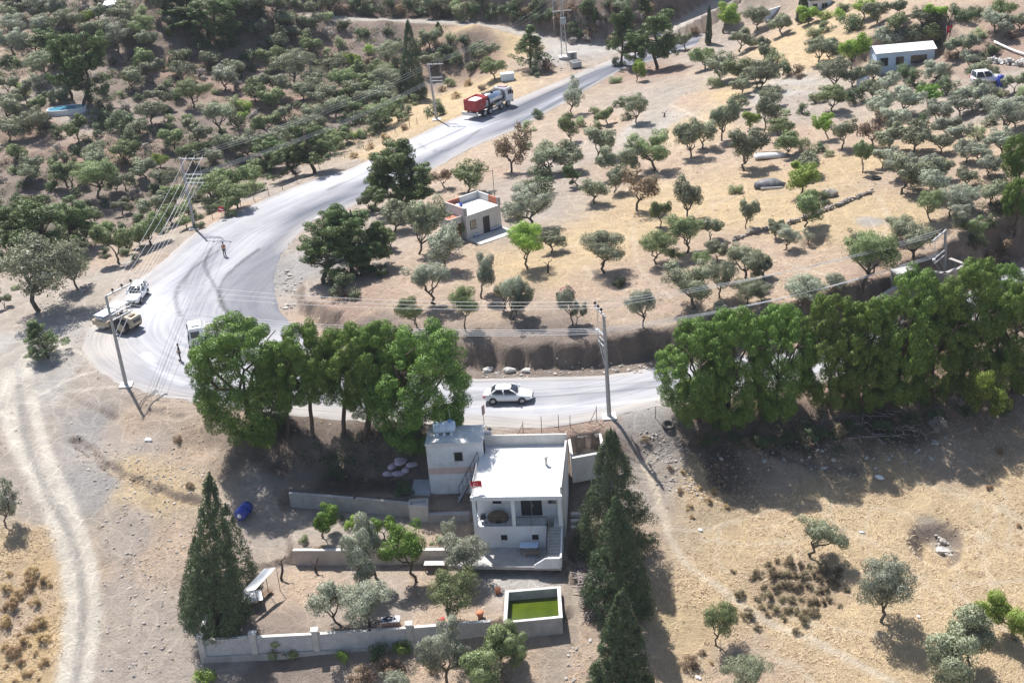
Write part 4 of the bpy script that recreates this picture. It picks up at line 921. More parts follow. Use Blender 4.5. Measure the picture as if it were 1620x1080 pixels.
def build_stones():
    mb = MB(); rs = np.random.RandomState(4); T = []
    def field(pxs, n, smin, smax):
        poly = np.array([G(*q)[:2] for q in pxs]); lo = poly.min(0); hi = poly.max(0); k = 0
        while k < n:
            q = rs.uniform(lo, hi)
            if inside(np.array([q[0]]), np.array([q[1]]), poly)[0]: T.append((q[0], q[1], smin + (smax - smin) * rs.rand() ** 3)); k += 1
    field([(80,640),(150,700),(280,760),(300,860),(240,960),(170,900),(150,800)], 420, .04, .19)
    field([(170,900),(260,920),(290,1060),(160,1078),(150,980)], 160, .05, .2)
    field([(1000,680),(1080,690),(1110,790),(1040,770)], 260, .04, .18)
    field([(760,585),(1030,575),(1030,590),(760,600)], 160, .05, .3); field([(450,420),(480,430),(470,500),(450,500)], 60, .08, .4)
    field([(1100,700),(1500,690),(1480,740),(1150,760)], 160, .06, .3); field([(1480,845),(1505,850),(1510,880),(1485,870)], 60, .08, .3)
    field([(130,690),(330,720),(320,790),(230,770)], 140, .05, .2); field([(860,80),(930,95),(900,115),(850,120)], 40, .15, .5)
    field([(690,372),(735,385),(735,402),(690,400)], 30, .08, .25); field([(60,480),(150,445),(155,452),(70,490)], 40, .15, .5)
    field([(800,920),(885,905),(880,925),(800,930)], 50, .04, .12); field([(900,1010),(935,1000),(940,1080),(890,1080)], 40, .05, .2)
    for E_ in (RL, RR):
        for k in range(520):
            i = rs.randint(len(E_)); q = E_[i] + rs.normal(size=2) * .55
            if 70 < q[1] < 260 and -70 < q[0] < 70: T.append((q[0], q[1], .03 + .13 * rs.rand() ** 3))
    ico = bmesh.new(); bmesh.ops.create_icosphere(ico, subdivisions=1, radius=1); V = np.array([v.co[:] for v in ico.verts]); Fc = [[v.index for v in f.verts] for f in ico.faces]; ico.free()
    for x, y, r_ in T:
        M = V * rs.uniform(.6, 1.2, (len(V), 1)) * (rs.uniform(.7, 1.3, 3) * [1, 1, .6]) * r_
        a = rs.uniform(0, 6.28); c, s = math.cos(a), math.sin(a); M = M @ np.array([[c, s, 0], [-s, c, 0], [0, 0, 1]])
        mb.add(M + [x, y, float(zg(x, y)) + r_ * .15], Fc)
    o = mb.build("loose_stones", mat("field_stone", (.37, .335, .30), .9, var=.3, scale=2, bmp=.4)); kind(o, "stuff"); o["label"] = "loose grey stones lying on the bare ground"
build_stones()

def cards(name, pts, rad_, per, leaf, flat, matl, label, seed):
    rs = np.random.RandomState(seed); P_, D_, S_ = [], [], []
    for (x, y), r_ in zip(pts, rad_):
        z = float(zg(x, y)); k = max(5, int(per * r_ * r_)); p, dd = ball(rs, k, .4); p = p * [1, 1, flat] * r_; p[:, 2] = np.abs(p[:, 2])
        P_.append(p + [x, y, z - .02]); D_.append(dd + [0, 0, .4]); S_.append(rs.uniform(.6, 1.35, k) * leaf)
    P_, D_, S_ = map(np.concatenate, (P_, D_, S_)); me = cloud_mesh(name, P_, D_, S_, .4, .6, rs); me.materials.append(matl)
    o = bpy.data.objects.new(name, me); COL.objects.link(o); kind(o, "stuff"); o["label"] = label
def build_undergrowth():
    rs = np.random.RandomState(15); hill = np.array([(-10, -6), (560, -6), (640, 50), (655, 150), (590, 232), (430, 282), (330, 326), (230, 382), (150, 395), (-10, 450)], float); Q, R = [], []
    while len(Q) < 1600:
        a, b = rs.uniform(-10, 655), rs.uniform(-6, 450)
        if not inside(np.array([a]), np.array([b]), hill)[0] or abs(a - 106) < 32 and abs(b - 176) < 16: continue
        g = G(a, b)
        dens = .45 + 1.1 * float(vnoise(g[0] / 7, g[1] / 7)) + (.45 if a > 420 and b > 90 else 0)
        if rs.rand() < dens: Q.append((g[0], g[1])); R.append(rs.uniform(.35, 1.15))
    for a, b, n, s_ in ((720, 12, 150, 60), (930, 40, 60, 40), (1600, 330, 60, 30), (1590, 290, 50, 25), (1560, 420, 40, 18), (1300, 690, 60, 60), (560, 715, 50, 60)):
        for _ in range(n): g = G(a + rs.normal() * s_, max(-4, b + rs.normal() * s_ * .25)); Q.append((g[0], g[1])); R.append(rs.uniform(.3, .9))
    k = [i for i in range(len(Q)) if poly_sd(np.array([Q[i][0]]), np.array([Q[i][1]]), _rp)[0] > 1.2 and all(seg_dist(np.array([Q[i][0]]), np.array([Q[i][1]]), np.array([p[:2] for p in pts]))[0] > hw + .8 for pts, hw in TRACKS)]
    cards("undergrowth", [Q[i] for i in k if i % 3], [R[i] for i in k if i % 3], 95, .22, .7, leaf_mat("undergrowth_leaf", (.085, .115, .05), (.20, .235, .12), .25, .6, .001), "low green scrub covering the far terraces and banks", 3)
    cards("dry_undergrowth", [Q[i] for i in k if i % 3 == 0], [R[i] for i in k if i % 3 == 0], 80, .2, .6, leaf_mat("dry_undergrowth_leaf", (.20, .16, .10), (.36, .30, .20), .2, .7, .001), "low dry brownish scrub between the far olive trees", 4)
build_undergrowth()
def build_weeds():
    Q = []; R = []
    for n, a, den in ((5200, (-50, 46, 74, 135), .5), (5200, (-40, 75, 125, 215), .6)):
        x, y, rs = scatter(n, *a, 61, lambda x, y, g, s: np.clip(den * (.35 + 1.6 * fbm(x / 5, y / 5, 3)), .03, 1) * off_made(x, y)); Q += list(zip(x, y)); R += list(rs.uniform(.06, .26, len(x)))
    cards("dry_weeds", Q, R, 420, .11, .8, leaf_mat("weed_stalk", (.34, .25, .15), (.60, .48, .31), .3, .7, .001), "small dry weeds dotted over the bare slopes", 6)
build_weeds()

# ---------------------------------------------------------------- buildings and walls
WHITE = mat("white_limewash", (.74, .74, .75), .8, var=.06, scale=1.2, bmp=.2, dirt=((.40, .37, .34), .5))
WHITE2 = mat("clean_white_paint", (.78, .78, .79), .7, var=.04, scale=1.5, bmp=.08)
ROOFW = mat("white_roof_coat", (.66, .655, .64), .8, var=.06, scale=.8, bmp=.1, dirt=((.50, .48, .45), .55))
CONC = mat("grey_concrete", (.40, .385, .37), .9, var=.15, scale=1.3, bmp=.3, dirt=((.22, .20, .18), .45))
CONCL = mat("pale_concrete", (.55, .53, .50), .9, var=.12, scale=1.2, bmp=.25, dirt=((.32, .29, .26), .35))
REND = mat("grey_render", (.60, .59, .575), .9, var=.1, scale=.9, bmp=.25, dirt=((.28, .26, .25), .4))
BRICK = mat("red_hollow_brick", (.42, .15, .085), .9, var=.25, scale=5, bmp=.4)
DARK = mat("dark_opening", (.02, .018, .017), .9, var=.1, bmp=0)
WOOD = mat("weathered_wood", (.25, .17, .11), .85, var=.3, scale=4, bmp=.3)
IRON = mat("black_iron", (.035, .035, .04), .6, .2, var=.2, bmp=.1)
STEEL = mat("galvanised_steel", (.55, .56, .57), .45, .5, var=.12, scale=4, bmp=.05)
PINKB = mat("pink_plaster_band", (.62, .47, .42), .85, var=.12, scale=1.5, bmp=.2)
RED = mat("red_cloth", (.60, .02, .025), .8, var=.1, bmp=.05)
CANV = mat("white_canvas", (.66, .66, .67), .85, var=.1, scale=1, bmp=.2, dirt=((.40, .38, .36), .35))
BLUEP = mat("blue_plastic", (.015, .045, .33), .35, var=.15, bmp=.05)
GLASS = glass()

def frame(a, b, z=None):
    a, b = np.array(a), np.array(b); return Vector((a[0], a[1], a[2] if z is None else z)), math.atan2(b[1] - a[1], b[0] - a[0])

# --- white house
A, B = P(745, 785, .3), P(888, 783, .3)
loc, rz = frame(A, B, -4.75); HW = float(np.linalg.norm((B - A)[:2])); HD = 8.3; HH = 5.05
house = thing("white_house", "flat-roofed white two-storey house with front veranda below the road", "house", loc, rz)
m = MB()
m.box((HW / 2, .15 + HD / 2 + .75, 1.05), (HW - .02, HD - 1.5 + .3, 2.1)).box((HW / 2 - .65, .75, 1.05), (HW - 1.32, 1.5, 2.1))
m.box((HW / 2, 1.6 + (HD - 1.6) / 2 + .1, 3.4), (HW - .3, HD - 1.6, 2.6))
m.box((HW - .09, HD / 2 + .1, 3.45), (.18, HD + .1, 2.7)).box((HW - .4, .75, 2.06), (.78, 1.5, .08))
m.build("wall", WHITE, house)
m = MB(); m.box((HW / 2, HD / 2 + .12, HH - .13), (HW + .02, HD + .3, .26)); rf = m.build("roof", ROOFW, house)
MB().box((HW / 2, -.10, HH - .16), (HW + .12, .16, .36)).build("front_beam", WHITE2, house)
m = MB(); m.box((HW / 2, HD + .2, HH + .5), (HW + .02, .2, 1.0)); m.box((HW - .06, HD / 2 + .2, HH + .28), (.16, HD - .3, .55)); m.build("parapet", CONCL, house)
for x in (.17, HW * .455, HW - .2): MB().box((x, .14, 3.42), (.32, .3, 2.6), bev=.02).build("column", WHITE2, house)
def window(par, x, y, z, w_, h_, fr=WHITE2, dep=.06, pane=GLASS, bars=1, name="window"):
    m = MB(); t = .05
    m.box((x, y, z + h_ / 2 + t / 2), (w_ + 2 * t, dep, t)).box((x, y, z - h_ / 2 - t / 2), (w_ + 2 * t, dep + .06, t)).box((x - w_ / 2 - t / 2, y, z), (t, dep, h_)).box((x + w_ / 2 + t / 2, y, z), (t, dep, h_))
    for k in range(bars): m.box((x - w_ / 2 + w_ * (k + 1) / (bars + 1), y, z), (.035, dep * .8, h_))
    f = m.build(name, fr, par); MB().box((x, y + .004, z), (w_, dep * .5, h_)).build("pane", pane, f); return f
window(house, HW * .25, 1.69, 3.65, .75, .7, bars=0); window(house, HW * .87, 1.69, 3.55, .62, .55, CONC)
window(house, HW * .33, -.012, 1.05, .55, .52, WHITE2, pane=DARK, bars=0); window(house, HW * .68, -.012, 1.05, .55, .52, WHITE2, pane=DARK, bars=0)
m = MB(); m.box((HW * .635, 1.69, 3.12), (1.75, .08, 2.0)); d = m.build("door", IRON, house); MB().box((HW * .635 + .12, 1.63, 3.1), (.05, .06, .25)).box((HW * .635, 1.645, 3.12), (.03, .02, 1.95)).build("handle", STEEL, d)
def railing(par, name, pts, h, matl, step=.14, r=.018):
    m = MB(); pts = [Vector(p) for p in pts]
    for a, b in zip(pts[:-1], pts[1:]):
        L = (b - a).length; up = Vector((0, 0, h)); n = max(1, int(L / step))
        m.tube([a + up, b + up], r * 1.6, 5); m.tube([a + Vector((0, 0, .1)), b + Vector((0, 0, .1))], r, 4)
        for k in range(n + 1):
            q = a.lerp(b, k / n); m.tube([q, q + up], r * (1.7 if k % 9 == 0 else .75), 4)
    return m.build(name, matl, par)
railing(house, "veranda_railing", [(.35, .05, 2.12), (HW * .455 - .18, .05, 2.12)], .85, IRON, .13, .014); railing(house, "veranda_railing", [(HW * .455 + .18, .05, 2.12), (HW - 1.3, .05, 2.12), (HW - 1.3, -1.95, .9)], .85, IRON, .13, .014)
railing(house, "roof_railing", [(HW - .2, .05, HH), (.1, .05, HH), (.1, 3.9, HH)], .9, STEEL, .16, .013)
m = MB()
for k in range(8): m.box((HW - .72, -.13 - k * .24, (2.02 - k * .165) / 2), (1.0, .24, 2.02 - k * .165))
m.box((HW - .72, -2.45, .36), (1.0, .9, .72))
for k in range(3): m.box((HW - 1.37 - k * .28, -2.45, (.56 - k * .18) / 2), (.28, .9, .56 - k * .18))
m.build("front_stair", CONC, house)
m = MB(); m.profile([(-2.95, 0), (.1, 0), (.1, 2.0), (-.1, 2.0), (-1.95, .95), (-2.95, .95)], HW - .2, HW - .06, 'x'); m.profile([(HW - 2.3, 0), (HW - .2, 0), (HW - .2, .95), (HW - 1.35, .95), (HW - 2.3, .3)], -3.06, -2.93, 'y'); m.build("stair_wall", WHITE, house)
railing(house, "stair_railing", [(HW - 2.2, -2.9, .05), (HW - 1.3, -2.9, .75)], .8, IRON, .16, .014)
m = MB(); m.prism([(-2.0, -2.6), (HW - .1, -3.0), (HW - .1, .0), (-.3, .0)], -.25, .03); m.build("patio", CONC, house)
m = MB(); m.cyl((5.9, 4.9, HH), (5.9, 4.9, HH + .75), .13, 12).cyl((5.9, 4.9, HH + .75), (5.9, 4.9, HH + .84), .2, 12); m.build("chimney", CONCL, rf)
for k, (dx, dy) in enumerate(((.45, .4), (.45, 1.1), (.5, 1.8))):
    pass
def at_local(root, x, y, z=0): return Matrix.Translation(root.location) @ Matrix.Rotation(root.rotation_euler[2], 4, 'Z') @ Vector((x, y, z))
# things on the veranda, patio and roof
t = thing("clay_oven", "brown domed clay oven on the veranda of the white house", "oven", at_local(house, 1.95, .95, 2.1), rz)
prof = [(.82, 0), (.9, .25), (.86, .5), (.66, .74), (.35, .88), (.02, .92)]
MB().loft([[(r_ * math.cos(a), r_ * .55 * math.sin(a), z) for a in [2 * math.pi * k / 18 for k in range(18)]] for r_, z in prof]).build("dome", mat("brown_clay", (.15, .115, .075), .9, var=.25, bmp=.4), t); MB().box((.1, -.5, .2), (.36, .1, .3), bev=.04).build("mouth", DARK, t)
t = thing("pushchair", "dark blue folded pushchair standing at the veranda corner", "pushchair", at_local(house, .72, .75, 2.1), rz + .3)
m = MB(); m.profile([(-.2, .35), (.25, .3), (.3, .45), (-.1, .55), (-.25, 1.0), (-.35, .95)], -.22, .22, 'x'); m.build("seat", mat("navy_fabric", (.035, .04, .07), .9), t)
m = MB(); m.tube([(.2, -.45, 1.05), (.2, -.1, .5), (.2, .35, .1)], .02, 5).tube([(-.2, -.45, 1.05), (-.2, -.1, .5), (-.2, .35, .1)], .02, 5).tube([(-.2, -.45, 1.05), (.2, -.45, 1.05)], .02, 5).tube([(.2, -.35, .1), (.2, .1, .5)], .02, 5).tube([(-.2, -.35, .1), (-.2, .1, .5)], .02, 5); m.build("frame", STEEL, t)
for x, y in ((.2, .35), (-.2, .35), (.2, -.35), (-.2, -.35)): MB().cyl((x - .02, y, .1), (x + .02, y, .1), .1, 12).build("wheel", IRON, t)
def table(name, label, locv, r, w_, d_, h_, top, leg, cat="table"):
    t = thing(name, label, cat, locv, r)
    MB().box((0, 0, h_), (w_, d_, .05), bev=.01).build("tabletop", top, t)
    for sx in (-1, 1):
        for sy in (-1, 1): MB().box((sx * (w_ / 2 - .08), sy * (d_ / 2 - .08), h_ / 2 - .01), (.07, .07, h_ - .04)).build("leg", leg, t)
    return t
table("patio_table", "long table with a pale blue top on the shaded patio", at_local(house, HW * .615, -.75, .03), rz, 1.5, .85, .74, mat("pale_blue_top", (.55, .68, .85), .5), WOOD)
for x in (HW * .615 - .35, HW * .615 + .45):
    pass
t = thing("patio_bench", "low dark bench pushed under the patio table", "bench", at_local(house, HW * .65, -1.35, .03), rz)
MB().box((0, 0, .42), (1.3, .3, .05)).build("seat", WOOD, t)
for x in (-.5, .5): MB().box((x, 0, .2), (.06, .26, .4)).build("leg", WOOD, t)
def flag(name, label, p, wdt, hgt, pole_h, ang, group=None):
    t = thing(name, label, "flag", p, ang, group)
    MB().tube([(0, 0, -.2), (0, 0, pole_h)], .025, 6).build("pole", STEEL, t)
    n = 10; rows = []
    f = lambda u_, z: (u_ * wdt, -.06 * math.sin(u_ * 7) * wdt, pole_h - .05 - z * hgt - .1 * u_ * hgt)
    vs = [f(i / n, j / 6) for j in range(7) for i in range(n + 1)]
    vs += [(v[0], v[1] + .012, v[2]) for v in vs]; fs = []; o_ = 7 * (n + 1)
    for j in range(6):
        for i in range(n):
            a = j * (n + 1) + i; fs += [(a, a + 1, a + n + 2, a + n + 1), (o_ + a, o_ + a + n + 1, o_ + a + n + 2, o_ + a + 1)]
    c = MB().add(vs, fs, 0, True).build("cloth", RED, t)
    # white crescent and star
    ms = MB(); R = hgt * .25; cx_, cz_ = .42, .5
    out = [(cx_ + R / wdt * math.cos(a), cz_ + R / hgt * math.sin(a)) for a in [rad(35 + 290 * k / 20) for k in range(21)]]
    inn = [(cx_ + R * .22 / wdt + R * .8 / wdt * math.cos(a), cz_ + R * .8 / hgt * math.sin(a)) for a in [rad(35 + 290 * (20 - k) / 20) for k in range(21)]]
    pts = out + inn
    for off in (-.012, .024):
        vs = [tuple(np.add(f(a, b), (0, off, 0))) for a, b in pts]; ms.add(vs, [(k, k + 1, 40 - k, 41 - k) for k in range(20)])
        st = [tuple(np.add(f(cx_ + .24 * hgt / wdt * 1.35 + (R * .45 if k % 2 == 0 else R * .18) / wdt * math.cos(rad(180 + 36 * k)), .5 + (R * .45 if k % 2 == 0 else R * .18) / hgt * math.sin(rad(180 + 36 * k))), (0, off, 0))) for k in range(10)]
        ctr = tuple(np.mean(st, axis=0)); ms.add(st + [ctr], [(k, (k + 1) % 10, 10) for k in range(10)])
    ms.build("emblem", WHITE2, c); return t
flag("national_flag", "red flag with white crescent hanging at the white house roof corner", at_local(house, -.02, .3, 4.6), .95, .62, 1.75, rz + .2, "red national flags")
g = G(1496, 72); flag("national_flag", "far red flag with white crescent flying among olive trees", gz(g), 1.5, 1.0, 2.9, .15, "red national flags")

# --- white shed with roof tank
SA, SB = P(672.5, 702.5, 1.8), P(763, 699, 1.8)
loc, srz = frame(SA, SB, -3.25); SW = float(np.linalg.norm((SB - SA)[:2])); SD, SH = 3.0, 5.05
shed = thing("white_shed", "tall narrow white outbuilding with peeling limewash and a pink band", "outbuilding", loc, srz)
m = MB(); m.box((SW / 2, SD / 2, SH / 2 - .1), (SW - .06, SD, SH - .2)); m.build("wall", mat("peeling_limewash", (.70, .71, .73), .9, var=.08, scale=1.6, bmp=.35, dirt=((.36, .35, .35), .7)), shed)
MB().box((SW / 2, SD / 2 - .0, 2.35), (SW - .03, SD + .03, .62)).build("band", PINKB, shed)
MB().box((SW / 2, SD / 2 + .02, SH - .06), (SW + .08, SD + .16, .17)).build("roof", ROOFW, shed)
window(shed, SW * .56, -.012, 3.72, .68, .82, CONC, pane=DARK, bars=0)
MB().box((SW - .005, SD * .35, 3.6), (.08, .8, 1.9)).build("door", DARK, shed); MB().box((SW + .3, SD * .8, 3.3), (.6, .12, 3.0)).build("side_fin", WHITE, shed)
t = thing("roof_water_tank", "pale blue-white horizontal water tank on the shed roof", "water tank", at_local(shed, 1.55, 1.75, SH + .02), srz)
m = MB(); n = 20; R = .52
rings = [[(x, r_ * math.cos(a), .68 + r_ * math.sin(a)) for a in [2 * math.pi * k / n for k in range(n)]] for x, r_ in ((-.98, .3), (-.93, .46), (-.8, R), (-.35, R), (-.32, R + .03), (-.28, R), (.28, R), (.32, R + .03), (.35, R), (.8, R), (.93, .46), (.98, .3))]
m.loft(rings).build("tank", mat("pale_blue_plastic", (.55, .66, .78), .5, var=.06), t)
for x in (-.62, 0, .62): MB().box((x, 0, .13), (.22, .9, .26)).build("plinth", WHITE2, t)
m = MB(); m.cyl((.55, 0, 1.15), (.55, 0, 1.3), .2, 14).cyl((.55, 0, 1.3), (.55, 0, 1.4), .06, 10); m.build("cap", mat("mid_blue_plastic", (.20, .35, .62), .4), t)
MB().tube([(.62, .15, 1.2), (.5, .3, 2.3)], .02, 5).build("pipe", STEEL, t)
# steel stair between shed and roof
p0 = Vector(P(757, 730, .35)); p1 = Vector(P(727, 786, -3.0))
t = thing("outside_stair", "narrow steel stair with handrail climbing from yard to the white roof", "stair", (p1.x, p1.y, -3.2))
d = p0 - p1; dd = Vector((d.x, d.y, d.z)); nrm = Vector((d.y, -d.x, 0)).normalized() * .4
for k in range(11):
    q = dd * (k / 10); MB().box(q, (.85, .26, .05), rz=math.atan2(d.y, d.x) - math.pi / 2).build("tread", CONC, t)
for s_ in (-1, 1): MB().tube([nrm * s_ + Vector((0, 0, -.1)), dd + nrm * s_ + Vector((0, 0, -.1))], .06, 4).build("stringer", IRON, t)
m = MB(); up = Vector((0, 0, .95)); m.tube([-nrm + up, dd - nrm + up], .03, 5)
for k in range(6): q = dd * (k / 5) - nrm; m.tube([q, q + up], .02, 4)
m.build("handrail", IRON, t)

# --- walls made of straight runs
def run_wall(name, label, cat, pxs, ztop, zbot, th, matl, cap=None, group=None, capm=None, inward=True):
    pts = [P(a, b, ztop) for a, b in pxs]; o = pts[0]
    t = thing(name, label, cat, (o[0], o[1], zbot), 0, group); m = MB(); c = MB()
    L = [Vector((p[0] - o[0], p[1] - o[1], 0)) for p in pts]
    for a, b in zip(L[:-1], L[1:]):
        dr = (b - a); ln = dr.length; ang = math.atan2(dr.y, dr.x); nr = Vector((-dr.y, dr.x, 0)).normalized() * (th / 2 if inward else 0)
        mid = (a + b) / 2 + nr
        m.box((mid.x, mid.y, (ztop - zbot) / 2), (ln + th * .6 * (len(L) > 2), th, ztop - zbot), rz=ang)
        if cap: c.box((mid.x, mid.y, ztop - zbot + cap / 2 - .004), (ln + th * .6 + .04, th + .08, cap), rz=ang)
    m.build("wall", matl, t)
    if cap: c.build("coping", capm or matl, t)
    return t
run_wall("retaining_wall", "long grey concrete retaining wall in the shade below the sacks", "wall", [(458, 781), (560, 789), (645, 797)], -2.95, -4.6, .25, CONC, .06)
run_wall("retaining_wall", "pale retaining wall crossing the garden behind the fig tree", "wall", [(465, 871), (600, 871), (750, 870)], -4.15, -6.0, .28, mat("stained_pale_wall", (.50, .44, .40), .9, var=.15, scale=1, bmp=.3, dirt=((.33, .22, .18), .45)), .05, capm=CONCL)
gw = run_wall("garden_wall", "low white-grey garden boundary wall with square pillars", "wall", [(317, 1014), (400, 1009), (498, 1004), (585, 999), (648, 994), (775, 984)], -5.25, -7.6, .24, mat("cracked_wall", (.50, .49, .49), .9, var=.12, scale=2.2, bmp=.3, dirt=((.25, .23, .22), .5)), .07, capm=CONCL)
for a, b in ((317, 1014), (400, 1009), (498, 1004), (647, 994)):
    q = P(a, b, -5.25) - np.array(gw.location); m = MB(); m.box((q[0], q[1] + .1, 1.35), (.46, .46, 2.7)).box((q[0], q[1] + .1, 2.76), (.6, .6, .14)); m.build("pillar", CONCL, gw)
q0, q1 = P(317, 1040, -7.0), P(775, 1004, -7.0); a_ = P(317, 1014, -5.25); b_ = P(775, 984, -5.25); m = MB()
for (u0, u1) in zip([(317, 1014), (400, 1009), (498, 1004), (585, 999), (648, 994)], [(400, 1009), (498, 1004), (585, 999), (648, 994), (775, 984)]):
    a = P(*u0, -5.25) - np.array(gw.location); b = P(*u1, -5.25) - np.array(gw.location); d_ = b - a; m.box(((a + b)[0] / 2, (a + b)[1] / 2 - .05, .45), (np.linalg.norm(d_[:2]), .2, .9), rz=math.atan2(d_[1], d_[0]))
m.build("plinth", CONC, gw)
run_wall("side_wall", "short whitewashed wall running back from the garden corner pillar", "wall", [(318, 1004), (329, 972)], -5.0, -7.0, .22, WHITE, .05)
t = run_wall("planter_trough", "square concrete planter trough at the end of the retaining wall", "trough", [(646, 799), (676, 801)], -2.7, -4.4, .14, CONCL)
m = MB(); m.box((.85, .9, .85), (1.7, .12, 1.7)).box((.07, .5, .85), (.12, .9, 1.7)).box((1.62, .5, .85), (.12, .9, 1.7)).box((.85, .5, .7), (1.5, .75, 1.3)); m.build("box", CONCL, t)
run_wall("low_wall", "low mossy concrete wall between the shed stair and the veranda", "wall", [(677, 815), (742, 813)], -3.5, -4.8, .5, CONC)
# slab beside the shed
t = thing("concrete_slab", "small grey concrete slab beside the white shed", "slab", P(655, 770, -3.0)); MB().prism([(-.3, -1.3), (1.45, -1.4), (1.5, 2.0), (.1, 2.1)], -.2, .1).build("slab", mat("blue_grey_slab", (.42, .45, .48), .85, var=.12), t); 
# --- green water basin
def basin(name, label, corners, ztop, zbot, th, matl, capm, water=None, zw=None):
    pts = [Vector(P(a, b, ztop)) for a, b in corners]; o = pts[0].copy(); o.z = zbot
    t = thing(name, label, "basin", o); L = [p - pts[0] for p in pts]; c = sum(L, Vector()) / 4; m = MB(); k = MB(); H = ztop - zbot
    I = [p + (c - p).normalized() * th * 1.45 for p in L]
    for i in range(4):
        j = (i + 1) % 4; m.prism([(L[i].x, L[i].y), (L[j].x, L[j].y), (I[j].x, I[j].y), (I[i].x, I[i].y)], 0, H)
        E_ = [p - (c - p).normalized() * .05 for p in L]; J = [p + (c - p).normalized() * .05 for p in I]
        k.prism([(E_[i].x, E_[i].y), (E_[j].x, E_[j].y), (J[j].x, J[j].y), (J[i].x, J[i].y)], H - .003, H + .07)
    m.build("wall", matl, t); k.build("rim", capm, t)
    J = [p - (c - p).normalized() * .02 for p in I]
    MB().prism([(p.x, p.y) for p in J], .1, (zw - zbot) if zw else .35).build("water" if water else "floor", water or matl, t); return t
gm, tt, pp = _new("algae_water"); tcn = N(tt, "ShaderNodeTexCoord").outputs["Object"]
tt.links.new(mixc(tt, mapr(tt, noise(tt, tcn, .8, 5), .3, .7), (.04, .066, .004), (.075, .105, .007)), pp.inputs["Base Color"]); pp.inputs["Roughness"].default_value = .12; bump(tt, pp, noise(tt, tcn, 6, 2), .06, .02)
basin("water_basin", "open concrete basin full of bright green water", [(797, 986), (889.5, 977), (886, 928), (800, 935)], -4.95, -6.5, .2, CONC, CONCL, gm, -5.72)
basin("empty_tank", "empty roofless concrete tank between the house and the cypresses", [(904, 726), (958, 716), (950, 684), (898, 692)], -.5, -2.9, .2, CONCL, CONCL, None, -2.0)
# twigs lying in the empty tank
def heap(name, label, cat, pxs, n, L, r, h, matl, seed, z=None):
    rs = np.random.RandomState(seed); poly = [G(*q) for q in pxs]; P2 = np.array([p[:2] for p in poly]); lo, hi = P2.min(0), P2.max(0); c = P2.mean(0); zz = float(zg(*c)) if z is None else z
    t = MB(); k = 0
    while k < n:
        q = rs.uniform(lo, hi)
        if not inside(q[:1], q[1:], P2)[0]: continue
        f = 1 - np.linalg.norm(q - c) / (np.linalg.norm(hi - lo) * .55); a = rs.uniform(0, 6.28); l = rs.uniform(.4, 1) * L; base = (float(zg(*q)) if z is None else z) - zz + max(0, f) * h * rs.rand()
        d_ = np.array([math.cos(a), math.sin(a), rs.normal() * .25]) * l / 2; p_ = np.array([q[0] - c[0], q[1] - c[1], base + .08]); mid = p_ + rs.normal(size=3) * .06
        t.tube([p_ - d_, mid, p_ + d_], [r * rs.uniform(.6, 1.2), r, r * .5], 5); k += 1
    o = t.build(name, matl); o.location = (c[0], c[1], zz); kind(o, "stuff"); o["label"] = label; return o
heap("brushwood", "dry grey branches heaped beside the cypress row", "heap", [(905, 895), (935, 885), (945, 930), (958, 975), (930, 985), (918, 940)], 330, 1.5, .05, .9, mat("grey_branches", (.30, .25, .225), .9, var=.35, scale=3), 5)
heap("brushwood", "thin straw-coloured twigs lying inside the empty tank", "heap", [(908, 712), (940, 705), (940, 716), (910, 722)], 40, .7, .025, .3, mat("straw_twigs", (.45, .40, .33), .9), 6, -1.95)
heap("brushwood", "fallen branches under the rounded pines above the dry field", "heap", [(1300, 665), (1500, 640), (1480, 690), (1330, 700)], 90, 2.2, .05, .3, mat("grey_branches", (.30, .25, .225), .9), 7)
# stepping slabs right of the house
for k, (a, b) in enumerate(((911, 815), (911, 826), (911, 836))):
    q = G(a, b); t = thing("stepping_slab", ["uppermost of three concrete step slabs beside the house wall", "middle of three concrete step slabs beside the house wall", "lowest of three concrete step slabs beside the house wall"][k], "slab", q, rz, "step slabs beside the house"); MB().box((0, 0, .1), (.85, .42, .3), bev=.03).build("slab", CONCL, t)
q = G(842, 897); t = thing("entrance_step", "single concrete step in front of the patio edge", "step", q, rz); MB().box((0, 0, .15), (1.25, .5, .38), bev=.03).build("slab", CONCL, t)

# --- grey unfinished hut
hz = 2.2; A, B = P(739.8, 379.3, hz), P(794, 360, hz); loc, hrz = frame(A, B, hz); W = float(np.linalg.norm((B - A)[:2])); D, H = 4.2, 2.9
hut = thing("concrete_hut", "unfinished grey cube hut with raised parapets and dark door", "hut", loc, hrz)
m = MB(); m.box((W / 2, D / 2, H / 2 - .1), (W, D, H + .2 - .12)); m.build("wall", REND, hut)
MB().box((W / 2, D / 2, H - .06), (W + .06, D + .06, .14)).build("roof", ROOFW, hut)
m = MB(); m.box((.1, D / 2, H + .42), (.2, D, .82)).box((W * .72, D - .1, H + .42), (W * .56, .2, .82)).box((W - .1, D * .72, H + .42), (.2, D * .5, .82)); m.build("parapet", REND, hut)
m = MB(); m.box((.24 + W * .2, D - .1, H + .4), (W * .4, .18, .78)).box((W - .09, D * .28, H + .4), (.17, D * .36, .78)); m.build("brick_infill", BRICK, hut)
for x, y, h_ in ((.12, .12, .95), (W - .12, .12, .95), (W - .12, D - .12, .9), (.12, D - .12, .9)): MB().box((x, y, H + h_ / 2), (.28, .28, h_)).build("pillar", CONC, hut)
m = MB(); m.box((.1, D / 2, H + .86), (.24, D - .3, .06)); m.build("parapet_edge", mat("pinkish_render", (.52, .40, .36), .9), hut)
MB().box((W * .565, -.02, 1.08), (.92, .1, 2.0)).build("door", IRON, hut)
window(hut, W * .19, -.02, 1.62, .75, .95, IRON, pane=mat("tan_shutter", (.42, .36, .27), .8), bars=1)
